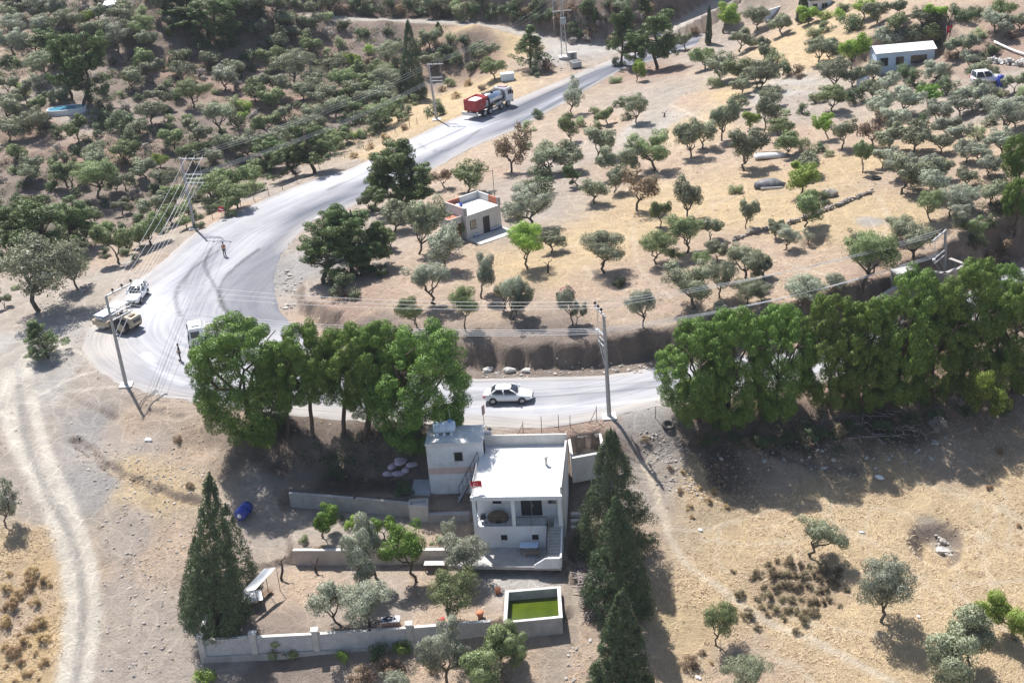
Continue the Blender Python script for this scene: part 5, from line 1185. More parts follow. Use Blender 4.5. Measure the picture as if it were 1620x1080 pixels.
m = MB(); m.box((-1.05, 1.55, 1.18), (1.9, 1.75, 2.5)).box((-1.05, 1.55, 2.5), (1.9, 1.75, .14)); 
ax = m.build("annexe_wall", REND, hut)
m = MB(); m.box((-1.05, .72, 2.68), (1.9, .12, .3)).box((-1.94, 1.55, 2.68), (.12, 1.75, .3)).box((-1.05, 2.37, 2.68), (1.9, .12, .3)); m.build("annexe_parapet", CONCL, hut); MB().box((-1.05, 1.55, 2.59), (1.66, 1.53, .05)).build("annexe_roof", BRICK, hut)
MB().box((-.62, .665, 1.05), (.72, .06, 1.9)).build("annexe_door", mat("rusty_red_door", (.16, .055, .035), .7, var=.3), hut)
m = MB(); m.prism([(0, -2.5), (W + .55, -2.75), (W + .1, -.0), (-.05, 0)], -.75, .06); m.build("terrace", CONCL, hut)
rs = np.random.RandomState(12)
BUCK = mat("white_bucket", (.72, .74, .78), .5, var=.05); 
for k in range(10):
    x = [.98, 1.2, 1.42, 1.62][k] if k < 4 else W * .66 + (k - 4) * .3
    z = .08; y = [-.28, -.2, -.24, -.18][k] if k < 4 else -.22
    t = thing("paint_bucket", f"white bucket with blue label, {['first','second','third','fourth','fifth','sixth','seventh','eighth','ninth','last'][k]} along the hut's front wall", "bucket", at_local(hut, x, y, z), hrz, "buckets along the hut wall")
    MB().cyl((0, 0, 0), (0, 0, .34), .115, 12, r2=.135).build("body", BUCK, t); MB().cyl((0, 0, .34), (0, 0, .37), .142, 12).build("lid", BUCK, t); MB().cyl((0, 0, .1), (0, 0, .24), .127, 12, r2=.134).build("label_band", BLUEP, t)
for k, (x, y, s_, mm) in enumerate(((.75, 3.2, .5, 'b'), (1.35, 3.3, .42, 'w'), (1.75, 3.45, .45, 'b'))):
    t = MB(); r2 = np.random.RandomState(k); t.loft([[((.55 + .1 * r2.rand()) * s_ * r_ * 1.5 * math.cos(a), s_ * r_ * (.9 + .2 * r2.rand()) * math.sin(a), z) for a in [2 * math.pi * i / 12 for i in range(12)]] for r_, z in ((.7, 0), (1, .1), (.95, .22), (.55, .34))])
    o = t.build("tarpaulin_bundle", BLUEP if mm == 'b' else CANV); o.location = at_local(hut, x, y, H + .02); tag(o, ["crumpled blue tarpaulin in the corner of the hut roof", "white crumpled sheet between two blue bundles on the hut roof", "blue tarpaulin bundle on the hut roof, beside the white sheet"][k], "tarpaulin", "bundles on the hut roof")
t = thing("aerial_pole", "thin bare pole rising behind the grey hut", "pole", gz(G(783, 318))); MB().tube([(0, 0, -.3), (0, 0, 4.2)], .035, 6).build("mast", IRON, t); MB().tube([(-.3, 0, 4.0), (.3, 0, 4.0)], .02, 5).build("crosspiece", IRON, t)

# --- white cabin on the far slope
g0 = G(1386, 120); s_ = F / ((g0 - CAM) @ FW); A = g0; B = P(1477, 112, g0[2]); loc, crz = frame(A, B, g0[2] - .1); W = float(np.linalg.norm((B - A)[:2])); D, H = 3.4, 3.3
cabin = thing("white_cabin", "long white prefab cabin with low metal roof on the far slope", "cabin", loc, crz)
m = MB(); m.box((W / 2, D / 2, H / 2), (W, D, H)); m.profile([(0, H), (D, H), (D / 2, H + .55)], .02, W - .02, 'x'); m.build("wall", mat("pale_blue_white_panels", (.58, .70, .84), .6, var=.05, bmp=.05), cabin)
m = MB(); m.add([(-.25, -.3, H - .02), (W + .25, -.3, H - .02), (W + .25, D / 2, H + .66), (-.25, D / 2, H + .66), (-.25, D + .3, H - .02), (W + .25, D + .3, H - .02), (-.25, -.3, H + .05), (W + .25, -.3, H + .05), (W + .25, D / 2, H + .73), (-.25, D / 2, H + .73), (-.25, D + .3, H + .05), (W + .25, D + .3, H + .05)],
  [(6, 7, 8, 9), (9, 8, 11, 10), (1, 0, 3, 2), (2, 3, 4, 5), (0, 1, 7, 6), (5, 4, 10, 11), (0, 6, 9, 3), (3, 9, 10, 4), (1, 2, 8, 7), (2, 5, 11, 8)]); m.build("roof", mat("white_sheet_roof", (.80, .80, .80), .5, var=.04), cabin)
for x in (W * .13, W * .40, W * .66, W * .80): window(cabin, x, -.02, 2.0, 1.05, 1.05, mat("brown_frame", (.16, .11, .09), .6), bars=1)
MB().box((-.02, D * .5, 1.35), (.06, 1.1, 1.5)).build("side_window", GLASS, cabin); MB().box((W * .92, -.03, 1.05), (.8, .08, 2.0)).build("door", WHITE2, cabin)

# --- far buildings at the top edge
g0 = G(1282, 24); loc, frz = frame(g0, P(1316, 20, g0[2]), g0[2] - .2)
t = thing("far_house", "white far house with dark roof half hidden by trees at the top edge", "house", loc, frz); MB().box((1.9, 1.6, 1.3), (3.8, 3.2, 2.6)).build("wall", WHITE2, t); MB().box((1.9, 1.5, 2.68), (4.3, 3.8, .2)).build("roof", mat("dark_roof", (.10, .09, .09), .8), t); MB().box((.8, -.03, 1.0), (.8, .08, 1.9)).build("door", IRON, t); window(t, 2.5, -.02, 1.5, 1.0, .9, WHITE2)
g0 = G(1212, 36); loc, frz = frame(g0, P(1266, 18, g0[2]), g0[2] - .2); t = thing("yard_wall", "long pale blue-white wall beside the far house", "wall", loc, frz); MB().box((3.2, .12, 1.0), (6.5, .24, 2.3)).build("wall", mat("pale_blue_white_panels", (.58, .70, .84), .6), t); MB().box((3.2, .12, 2.18), (6.6, .34, .08)).build("coping", CONCL, t); MB().box((5.2, -.03, .9), (1.2, .08, 1.9)).build("gate", IRON, t)
g0 = G(22, 12); loc, frz = frame(g0, P(64, 9, g0[2]), g0[2] - .2); t = thing("stone_hut", "small brown stone hut half hidden at the far top of the terraces", "hut", loc, frz); MB().box((2.2, 1.6, 1.1), (4.6, 3.2, 2.4)).build("wall", mat("brown_stone", (.26, .19, .15), .9, var=.3, scale=3, bmp=.5), t); MB().box((2.2, 1.6, 2.35), (5, 3.6, .15)).build("roof", CONCL, t); MB().box((1.2, -.03, .9), (.8, .08, 1.8)).build("door", DARK, t)
g0 = G(166, 22); loc, frz = frame(g0, P(180, 21, g0[2]), g0[2] - .1); t = thing("lean_to", "tiny white lean-to on the far terraced slope", "shed", loc, frz); m = MB(); m.profile([(0, 0), (1.6, 0), (1.6, 1.9), (0, 1.5)], 0, 1.9, 'x'); m.build("wall", WHITE2, t); MB().box((.95, .8, 1.78), (2.2, 2.0, .06), rx=.245).build("roof", WHITE2, t); MB().box((.6, -.03, .65), (.6, .06, 1.2)).build("door", DARK, t)
# --- above-ground pool on the terraces
g0 = G(106, 177); t = thing("swimming_pool", "small blue pool with white rim between two tall far pines", "pool", (g0[0], g0[1], g0[2] - .3), .12); n = 28
E2 = [(3.1 * math.copysign(abs(math.cos(a)) ** .7, math.cos(a)), 1.7 * math.copysign(abs(math.sin(a)) ** .7, math.sin(a))) for a in [2 * math.pi * k / n for k in range(n)]]
MB().prism(E2, 0, .9).build("wall", WHITE2, t); MB().prism([(x * .93, y * .9) for x, y in E2], .5, .905).build("water", mat("pool_water", (.09, .28, .40), .1, var=.05, bmp=.05), t)
m = MB(); m.tube([(x * .97, y * .97, .93) for x, y in E2] + [(E2[0][0] * .97, E2[0][1] * .97, .93)], .09, 6); m.build("rim", WHITE2, t)
# --- ruined enclosure and dry-stone wall on the orchard
STONE = mat("field_stone_wall", (.30, .265, .235), .95, var=.35, scale=2.2, bmp=.6, dirt=((.12, .105, .09), .5))
t = run_wall("ruined_enclosure", "roofless enclosure of dark stone and concrete behind the rounded pines", "ruin", [(1388, 474), (1440, 442), (1465, 428), (1496, 434), (1533, 419), (1506, 409)], 4.1, 1.2, .35, STONE, .06, capm=mat('dull_coping', (.34, .32, .30), .9))
q = P(1430, 428, 4.6); t = thing("concrete_canopy", "small flat concrete slab on posts at the ruined enclosure", "canopy", (q[0], q[1], 2.0), .25); MB().box((0, 0, 2.55), (2.3, 1.6, .22)).build("slab", CONC, t)
for x in (-.95, .95):
    for y in (-.6, .6): MB().box((x, y, 1.2), (.2, .2, 2.5)).build("post", CONC, t)
def stone_wall(name, label, pxs, n, size, matl, seed, hgt=2):
    rs = np.random.RandomState(seed); L = _cat([G(*q)[:2] for q in pxs], 8); o = MB(); c = L[len(L) // 2]; cz = float(zg(*c))
    for k in range(n):
        i = rs.randint(len(L) - 1); f = rs.rand(); q = L[i] * (1 - f) + L[i + 1] * f + rs.normal(size=2) * size * .5; r_ = size * rs.uniform(.55, 1.2); z = float(zg(*q)) - cz + rs.rand() * size * hgt
        o.box((q[0] - c[0], q[1] - c[1], z), (r_ * 1.5, r_ * 1.1, r_), rz=rs.uniform(0, 3), rx=rs.normal() * .25, ry=rs.normal() * .25, bev=r_ * .22)
    w_ = o.build(name, matl); w_.location = (c[0], c[1], cz); return w_
tag(stone_wall("dry_stone_wall", "", [(1160, 381), (1205, 365), (1240, 357), (1290, 341), (1330, 325), (1345, 318), (1380, 304)], 280, .23, STONE, 3, 1.6), "tumbled dry-stone terrace wall crossing the golden orchard slope", "stone wall")
tag(stone_wall("dry_stone_wall", "", [(1568, 98), (1590, 101), (1640, 108)], 80, .35, mat("pale_stone", (.5, .48, .45), .9, var=.2), 4), "pale stone wall near the far white pipe", "stone wall")
o = MB(); g0, g1 = G(1573, 70), G(1630, 92); pts = [Vector(g0).lerp(Vector(g1), k / 6) - Vector(g0) for k in range(7)]; o.tube([Vector((p.x, p.y, float(zg(g0[0] + p.x, g0[1] + p.y)) - g0[2] + .35)) for p in pts], .16, 8); o = o.build("irrigation_pipe", WHITE2); o.location = g0; tag(o, "white pipe running down the far slope", "pipe")

# ---------------------------------------------------------------- poles and lines
POLEM = mat("cast_concrete_pole", (.40, .385, .375), .85, var=.12, scale=2, bmp=.15)
INS = mat("brown_insulator", (.05, .03, .025), .3, var=.1, bmp=0)
WIREM = mat("aluminium_wire", (.80, .80, .80), .5, .2, var=.05, bmp=0)
ENDS = {}
def hpole(key, base, top, arm_px, lows, label, nlow=4, ins=3, rb=.21, wide=None):
    g, h, dx = px_height(*base, *top); h = max(7.5, min(11.5, h))
    t = thing("utility_pole", label, "utility pole", (g[0], g[1], g[2]), 0, "concrete utility poles")
    tl = math.atan2(dx, h); tl = max(-.05, min(.05, tl)); ofs = Vector((math.sin(tl) * h, 0, h))
    m = MB(); m.tube([(0, 0, -.3), ofs], [rb, rb * .62], 4, sm=False); m.build("shaft", POLEM, t)
    MB().box((0, 0, .06), (1.3, 1.3, .22), bev=.04).build("footing", CONCL, t)
    zt = g[2] + h; a = Vector(P(arm_px[0], arm_px[1], zt - .1)); b = Vector(g) + ofs; dv = Vector((a.x - b.x, a.y - b.y, 0)); L = min(3.4, max(2.2, dv.length)); dv = dv.normalized()
    p0 = ofs - dv * .25 + Vector((0, 0, -.12)); p1 = ofs + dv * L + Vector((0, 0, -.12))
    MB().box((p0 + p1) / 2, ((p1 - p0).length, .13, .13), rz=math.atan2(dv.y, dv.x)).build("crossarm", STEEL, t)
    up = []
    for k in range(ins):
        q = ofs + dv * (L * (.28 + .36 * k)) + Vector((0, 0, .0)); m = MB()
        m.cyl(q - Vector((0, 0, .06)), q + Vector((0, 0, .2)), .035, 6).cyl(q + Vector((0, 0, .12)), q + Vector((0, 0, .22)), .13, 10).cyl(q + Vector((0, 0, .24)), q + Vector((0, 0, .36)), .10, 10); m.build("insulator", INS, t); up.append(Vector(g) + q + Vector((0, 0, .36)))
    lo = []
    for j in range(lows):
        z = h - 2.2 - j * .55; c = ofs * (z / h); L2 = L * .82
        q0, q1 = c - dv * .1, c + dv * L2; MB().box((q0 + q1) / 2, ((q1 - q0).length, .09, .09), rz=math.atan2(dv.y, dv.x)).build("bracket", STEEL, t)
        if j == 0:
            for i in range(nlow): lo.append(Vector(g) + c + dv * (L2 * (.32 + .22 * i)) + Vector((0, 0, .1)))
        if j == lows - 1:
            for e in (.95, .55): MB().tube([c + dv * L2 * e, ofs * ((z - (2.3 if e > .9 else 1.4)) / h) + dv * .12], .035, 4).build("brace", STEEL, t)
            MB().tube([c + dv * L2 * .95 + Vector((0, 0, 0)), ofs + dv * L2 * .95 - Vector((0, 0, .1))], .025, 4).build("stay", STEEL, t)
    if nlow:
        q = ofs * ((h - 2.4) / h) + dv * L * .85; m = MB(); m.cyl(q + Vector((0, 0, .0)), q + Vector((0, 0, .22)), .16, 10); m.build("lamp_bowl", WHITE2, t) if key in ('house', 'ruin') else None
    ENDS[key] = (up, lo); return t
hpole('roller', (200, 610), (167, 467), (212, 446), 2, "tall concrete pole beside the roller at the bend")
hpole('house', (964, 660), (955, 497), (945, 488), 3, "concrete pole standing on the verge behind the white house")
hpole('fence', (308, 362), (286, 250), (322, 251), 3, "concrete pole by the guard fence on the outer bend")
hpole('truck', (691, 190), (677, 101), (701, 101), 3, "concrete pole at the verge behind the red spreader truck")
hpole('ruin', (1494, 470), (1493, 407), (1462, 392), 2, "pole poking above the pines by the ruined enclosure")
def wire(a, b, sag, label, grp, r=.0165):
    n = 18; o = MB(); a = Vector(a); b = Vector(b); pts = []
    for k in range(n + 1):
        f = k / n; q = a.lerp(b, f) - a; q.z -= sag * 4 * f * (1 - f); pts.append(q)
    o.tube(pts, r, 4); w_ = o.build("power_line", WIREM); w_.location = a; return tag(w_, label, "power line", grp)
OW = ['closest to the shafts', 'second from the shafts', 'third from the shafts', 'fourth from the shafts']
def span(k0, k1, sag, name, lo=True, r=.0165):
    for set_, nm in ((0, 'upper'), (1, 'lower')):
        if set_ and not lo: continue
        for q_, (a, b) in enumerate(zip(ENDS[k0][set_], ENDS[k1][set_])): wire(a, b, sag * (1 + .2 * set_), f"{nm} wire, {OW[q_]}, {name}", f"{nm} wires {name}", r)
span('roller', 'house', .9, "from the roller pole to the house pole")
span('house', 'ruin', .7, "from the house pole to the ruin pole")
span('fence', 'roller', .5, "from the guard-fence pole to the roller pole")
span('truck', 'fence', .9, "from the spreader-truck pole to the guard-fence pole", True, .011)
# lattice mast and wooden poles by the junction
g = G(893, 92); t = thing("lattice_mast", "grey steel lattice mast with transformer at the white gravel junction", "mast", g); H = 10.5; m = MB(); c4 = [(-.5, -.5), (.5, -.5), (.5, .5), (-.5, .5)]
for i in range(4):
    a, b = c4[i], c4[(i + 1) % 4]; m.tube([(a[0], a[1], 0), (a[0] * .35, a[1] * .35, H)], .06, 4)
    for k in range(10):
        f0, f1 = 1 - .65 * k / 10, 1 - .65 * (k + 1) / 10; m.tube([(a[0] * f0, a[1] * f0, H * k / 10), (b[0] * f1, b[1] * f1, H * (k + 1) / 10)], .03, 3)
m.build("frame", STEEL, t); MB().box((0, 0, .1), (2.0, 2.0, .5)).build("footing", CONCL, t)
for z in (H - .2, H - 2.2): MB().box((0, 0, z), (3.4, .14, .14)).build("crossarm", STEEL, t)
MB().box((.15, -.55, H - 3.8), (.9, .7, 1.1), bev=.05).build("transformer", mat("grey_enamel", (.40, .42, .43), .5), t)
up = []
for x in (-1.5, 0, 1.5):
    m = MB(); m.cyl((x, 0, H - .1), (x, 0, H + .3), .1, 8); m.build("insulator", INS, t); up.append(Vector(g) + Vector((x, 0, H + .3)))
ENDS['mast'] = (up, []); span('mast', 'truck', 1.0, "from the lattice mast to the spreader-truck pole", False, .011)
for k, (bx, by, ty, lab) in enumerate(((505, 17, -60, "grey pole on the far bank at the top of the picture"), (877, 47, -20, "grey pole rising behind the far dirt road by the lattice mast"), (739, 30, -40, "thin wooden pole on the shaded far bank"), (968, 38, -50, "thin pole among brown scrub above the white gravel junction"))):
    g = G(bx, by); t = thing("wooden_pole", lab, "utility pole", g, 0, "thin far poles"); MB().tube([(0, 0, -.3), (0, 0, 8.5)], [.15, .1], 8).build("shaft", POLEM if k < 2 else WOOD, t); MB().box((0, 0, 8.2), (1.6, .1, .1)).build("crossarm", STEEL, t)

# ---------------------------------------------------------------- vehicles
CARW = mat("white_car_paint", (.78, .78, .79), .25, var=.02, scale=1, bmp=0, coat=.8)
TYRE = mat("tyre_rubber", (.028, .027, .026), .85, var=.2, bmp=.1); RIM = mat("alloy_rim", (.45, .45, .47), .35, .7, var=.1, bmp=0)
LAMPG = mat("lamp_glass", (.55, .55, .55), .1, var=.02, bmp=0); TAIL = mat("red_lamp", (.35, .01, .01), .25, var=.05, bmp=0); BLACKP = mat("black_trim", (.025, .025, .027), .5, var=.1, bmp=0)
def wheel(par, x, y, r, wd, rim=RIM, dual=False):
    m = MB(); s_ = 1 if y > 0 else -1
    m.loft([[(x + q * math.cos(a), y + yy * s_, r + q * math.sin(a)) for a in [2 * math.pi * k / 22 for k in range(22)]] for yy, q in ((-wd / 2, r * .85), (-wd / 2 + .03, r), (wd / 2 - .03, r), (wd / 2, r * .88), (wd / 2 - .01, r * .66))])
    w_ = m.build("wheel", TYRE, par); m = MB()
    m.cyl((x, y + s_ * (wd / 2 - .035), r), (x, y + s_ * (wd / 2 + .004), r), r * .64, 18)
    for k in range(5):
        a = 2 * math.pi * k / 5; m.box((x + math.cos(a) * r * .34, y + s_ * (wd / 2 + .012), r + math.sin(a) * r * .34), (r * .58, .02, r * .14), ry=-a)
    m.build("rim", rim, w_); return w_
def ring(x, w_, zb, zt, belly=.0):
    zm = zb + (zt - zb) * .55
    pts = [(w_ * .80, zb), (w_ * .97, zb + .12), (w_, zm), (w_ * .965, zt - .09), (w_ * .86, zt - .012), (w_ * .45, zt + .012)]
    return [(x, y, z) for y, z in pts] + [(x, -y, z) for y, z in reversed(pts)]
def car(name, label, cat, loc, rz, paint, st, cab, L, wb, r, W, group=None):
    """st: body stations (x, half width, z bottom, z top); cab: (base rear x, base front x, roof rear x, roof front x, z base, z roof)"""
    t = thing(name, label, cat, loc, rz, group)
    MB().loft([ring(*s_) for s_ in st]).build("body", paint, t, sub=1)
    b0, b1, t0, t1, zb, zr = cab; h = W * .93; k = W * .70
    def cr(f, grow=0):   # cabin ring at height fraction f
        x0 = b0 + (t0 - b0) * f; x1 = b1 + (t1 - b1) * f; y = h + (k - h) * f + grow; z = zb + (zr - zb) * f; e = .16
        return [(x0, -y + e, z), (x0 - .0, 0, z), (x0, y - e, z), (x0 + e, y, z), ((x0 + x1) / 2, y + .02, z), (x1 - e, y, z), (x1, y - e, z), (x1 + .05, 0, z), (x1, -y + e, z), (x1 - e, -y, z), ((x0 + x1) / 2, -y - .02, z), (x0 + e, -y, z)]
    MB().loft([cr(0), cr(.5), cr(.97)]).build("windows", GLASS, t, sub=1)
    top = [(x, y, z + .0) for x, y, z in cr(.86, .03)]; c2 = [(x * .97 + (t0 + t1) / 2 * .03, y * .96, zr + .01) for x, y, z in cr(1)]; c3 = [((x - (t0 + t1) / 2) * .7 + (t0 + t1) / 2, y * .6, zr + .075) for x, y, z in cr(1)]
    MB().loft([top, c2, c3]).build("roof", paint, t, sub=1)
    for s_ in (-1, 1):
        m = MB()
        for xb, xt in ((b1 - .12, t1 - .04), (b0 + .14, t0 + .08), ((b0 + b1) / 2 + .02, (t0 + t1) / 2 + .02)): m.tube([(xb, s_ * (h + .012), zb - .02), (xt, s_ * (k + .012), zr - .03)], .07, 6)
        m.build("pillar", paint, t)
        MB().box((b1 - .22, s_ * (W + .08), zb + .08), (.14, .2, .13), bev=.04).build("mirror", paint, t)
        f = st[-1][0]; b = st[0][0]; zt = st[-1][3]
        MB().box((f - .17, s_ * st[-2][1] * .80, zt - .08), (.34, .36, .14), rz=-s_ * .4, bev=.04).build("headlight", LAMPG, t); MB().box((b + .1, s_ * st[1][1] * .80, st[0][3] - .1), (.22, .38, .17), bev=.03).build("taillight", TAIL, t)
        for x in (-wb / 2, wb / 2): MB().cyl((x, s_ * (W * .985), r + .02), (x, s_ * (W * 1.004), r + .02), r * 1.12, 20).build("wheel_arch", BLACKP, t); wheel(t, x, s_ * (W - .09), r, .22)
        MB().box(((b0 + b1) / 2 + .35, s_ * (W + .003), zb - .18), (.18, .02, .035)).box(((b0 + b1) / 2 - .65, s_ * (W + .003), zb - .18), (.18, .02, .035)).build("door_handle", paint, t)
    MB().box((st[-1][0] + .0, 0, st[-1][2] + .12), (.08, st[-1][1] * 1.3, .16), bev=.02).build("grille", BLACKP, t)
    return t
def place2(rear_px, front_px, off=0.):
    a, b = G(*rear_px), G(*front_px); return Vector(((a[0] + b[0]) / 2, (a[1] + b[1]) / 2, 0.)), math.atan2(b[1] - a[1], b[0] - a[0])
def on_side(rear_px, front_px, half):   # pixels of the ground line along the vehicle's camera-side wheels (its right side)
    c, a = place2(rear_px, front_px); c = c + Vector((-math.sin(a), math.cos(a), 0)) * half; c.z = float(zg(c.x, c.y)) + .08; return c, a
SED = [(-2.3, .64, .42, .86), (-2.22, .80, .30, 1.00), (-1.75, .88, .22, 1.02), (-.9, .90, .20, .99), (.2, .90, .20, .96), (1.0, .89, .20, .93), (1.75, .85, .22, .82), (2.18, .74, .28, .70), (2.31, .56, .36, .60)]
c, a = on_side((780, 641), (827, 640), .85)
car("white_car", "white saloon car driving along the pale lower road", "car", c, a, CARW, SED, (-1.84, 1.2, -1.15, .32, .99, 1.43), 4.63, 2.71, .33, .90)
SUV = [(-2.1, .72, .42, 1.05), (-2.02, .86, .32, 1.10), (-1.2, .91, .26, 1.10), (0, .91, .25, 1.08), (1.0, .90, .26, 1.06), (1.75, .85, .28, .98), (2.1, .76, .34, .88), (2.2, .64, .42, .76)]
c, a = on_side((232, 464), (214, 492), -.9); 
c, a = place2((227, 462), (209, 487)); c.z = float(zg(c.x, c.y)) + .08
car("white_pickup", "white high-bodied car parked behind the road roller", "car", c, a, CARW, SUV, (-2.0, .95, -1.75, .1, 1.04, 1.72), 4.3, 2.6, .36, .91)
g = G(1560, 138); car("far_van", "white car with blue stripe parked among trees on the far slope", "car", (g[0], g[1], g[2] + .5), .1, CARW, SUV, (-2.0, .95, -1.8, .1, 1.04, 1.85), 4.3, 2.6, .36, .91)
g = G(1582, 138); t = thing("blue_drum", "dark blue upright drum beside the far parked car", "drum", g, 0); MB().cyl((0, 0, 0), (0, 0, 1.5), .42, 14).build("body", BLUEP, t); MB().cyl((0, 0, 1.5), (0, 0, 1.56), .45, 14).build("lid", BLUEP, t)

# red chip spreader truck
c, a = place2((761.6, 187.5), (809, 167.6)); nv = Vector((-math.sin(a), math.cos(a), 0)); c = c + nv * 1.15; c.z = .04
tr = thing("spreader_truck", "white-cabbed tanker truck with red chip hopper heaped with white gravel", "truck", c, a)
WB = 6.6; TRED = mat("red_truck_paint", (.36, .022, .03), .45, var=.12, scale=2, bmp=.05, dirt=((.45, .33, .31), .35)); TANKM = mat("polished_tank", (.62, .66, .70), .18, .9, var=.06, bmp=0); CHAS = mat("chassis_black", (.035, .035, .037), .7, var=.2, bmp=.1); CHIP = mat("white_chippings", (.66, .66, .67), .9, var=.1, scale=6, bmp=.6)
for x in (3.1, 1.35, -1.55, -2.95):
    for s_ in (-1, 1): wheel(tr, x, s_ * 1.06, .52, .34 if x > 0 else .5, STEEL)
m = MB()
for s_ in (-1, 1): m.box((-.1, s_ * .42, .98), (8.4, .14, .26))
for x in (-3.8, -2.2, 0, 1.8, 3.6): m.box((x, 0, .98), (.14, .8, .2))
m.build("chassis", CHAS, tr)
# cab
m = MB(); m.profile([(2.55, 1.0), (4.25, .75), (4.38, 1.3), (4.33, 1.75), (4.12, 2.95), (3.9, 3.1), (2.6, 3.1), (2.5, 2.9)], -1.22, 1.22, 'y'); cb = m.build("cab", CARW, tr)
MB().box((4.27, 0, 2.35), (.05, 2.2, .85), ry=-.175).build("windscreen", GLASS, cb)
for s_ in (-1, 1): MB().box((3.55, s_ * 1.225, 2.35), (.95, .03, .75)).build("side_window", GLASS, cb); MB().box((4.05, s_ * 1.42, 2.2), (.12, .22, .6), bev=.03).build("mirror", BLACKP, cb); MB().box((4.37, s_ * .85, 1.05), (.08, .4, .22)).build("headlight", LAMPG, cb)
MB().box((4.38, 0, 1.42), (.06, 1.7, .35)).build("grille", BLACKP, cb); MB().box((4.36, 0, .75), (.2, 2.4, .38), bev=.05).build("bumper", CHAS, tr); MB().box((3.3, 0, 3.2), (.9, 1.6, .16), bev=.05).build("roof_vent", mat("dull_red_panel", (.38, .24, .24), .7), cb)
m = MB(); n = 24; cx = 0; m.loft([[(x, 1.12 * q * math.cos(b), 2.05 + .92 * q * math.sin(b)) for b in [2 * math.pi * k / n for k in range(n)]] for x, q in ((-1.45, .9), (-1.38, 1), (2.2, 1), (2.32, .9))]); tk = m.build("tank", TANKM, tr)
m = MB(); m.box((.4, .3, 3.02), (3.4, .7, .08)); 
for x in (-1.2, 0, 1.0, 2.0): m.box((x, 0, 2.06), (.06, 2.27, 1.9)) if False else None
m.tube([(-1.2, .6, 3.05), (-1.2, .6, 3.5), (2.0, .6, 3.5), (2.0, .6, 3.05)], .03, 5); m.build("walkway", CHAS, tk)
for x in (-1.42, 2.28): MB().loft([[(x + dx, 1.16 * math.cos(b), 2.05 + .96 * math.sin(b)) for b in [2 * math.pi * k / n for k in range(n)]] for dx in (-.05, .05)]).build("end_band", CHAS, tk)
m = MB(); m.cyl((.2, -.25, 2.95), (.2, -.25, 3.2), .25, 12); m.build("hatch", CHAS, tk)
for s_ in (-1, 1): MB().box((.9, s_ * 1.14, 1.15), (1.9, .12, .5), bev=.03).build("side_locker", mat("pale_locker", (.55, .53, .48), .6, var=.15), tr); MB().box((-.3, s_ * 1.1, .75), (1.1, .14, .3)).build("side_guard", STEEL, tr)
# hopper (open box with sloping front)
x0, x1, x2, yw, zt, z0 = -5.0, -1.75, -3.2, 1.24, 2.95, 1.25; th = .07
def hop(s_): return [(x0, s_ * yw, zt), (x1, s_ * yw, zt + .12), (x2, s_ * yw, z0), (x0 + .05, s_ * yw, z0)]
m = MB()
for s_ in (-1, 1):
    A_ = hop(s_); m.add(A_ + [(p[0], p[1] - s_ * th, p[2]) for p in A_], [(0, 1, 2, 3), (7, 6, 5, 4), (0, 4, 5, 1), (1, 5, 6, 2), (2, 6, 7, 3), (3, 7, 4, 0)])
m.box((x0 + .04, 0, (zt + z0) / 2), (.07, 2 * yw - 2 * th - .004, zt - z0)); m.box(((x0 + x2) / 2, 0, z0 + .03), (x2 - x0, 2 * yw - .2, .06))
d_ = Vector((x1 - x2, 0, zt + .12 - z0)); m.add([(x2, -yw + th, z0), (x2, yw - th, z0), (x1, yw - th, zt + .1), (x1, -yw + th, zt + .1), (x2 - .08, -yw + th, z0 + .03), (x2 - .08, yw - th, z0 + .03), (x1 - .08, yw - th, zt + .13), (x1 - .08, -yw + th, zt + .13)], [(0, 1, 2, 3), (7, 6, 5, 4), (0, 3, 7, 4), (1, 5, 6, 2), (3, 2, 6, 7), (0, 4, 5, 1)])
for s_ in (-1, 1):
    for x in (-4.6, -3.9, -3.2, -2.5): m.box((x, s_ * (yw + .03), zt - .35), (.07, .06, .7))
hp = m.build("hopper", TRED, tr)
m = MB(); nx, ny = 16, 12; rs = np.random.RandomState(2); vs = []
for i in range(nx + 1):
    for j in range(ny + 1):
        u_, v_ = i / nx, j / ny; vs.append((x0 + .1 + u_ * (x1 - x0 - .3), (v_ - .5) * 2 * (yw - .09), zt - .42 + .62 * math.sin(math.pi * min(1, u_ * 1.1)) ** .8 * math.sin(math.pi * v_) ** .7 + rs.normal() * .02))
m.add(vs, [(i * (ny + 1) + j, i * (ny + 1) + j + 1, (i + 1) * (ny + 1) + j + 1, (i + 1) * (ny + 1) + j) for i in range(nx) for j in range(ny)], 0, True); m.build("gravel_load", CHIP, hp)
m = MB(); m.box((x0 - .25, 0, 1.0), (.35, 2.9, .22)).box((x0 - .3, 0, .78), (.12, 2.9, .3)); m.build("spreader_bar", STEEL, tr)
for s_ in (-1, 1): MB().box((x0 - .02, s_ * .95, 1.45), (.06, .25, .14)).build("taillight", TAIL, tr); MB().box((x0 + .9, s_ * 1.1, .95), (.06, .5, .55)).build("mudflap", CHAS, tr)
m = MB(); m.box((-1.9, -.6, 1.75), (.6, .7, .8)).cyl((-1.9, .3, 1.3), (-1.9, .3, 2.1), .28, 10); m.build("pump_unit", mat("grey_enamel", (.40, .42, .43), .5), tr)

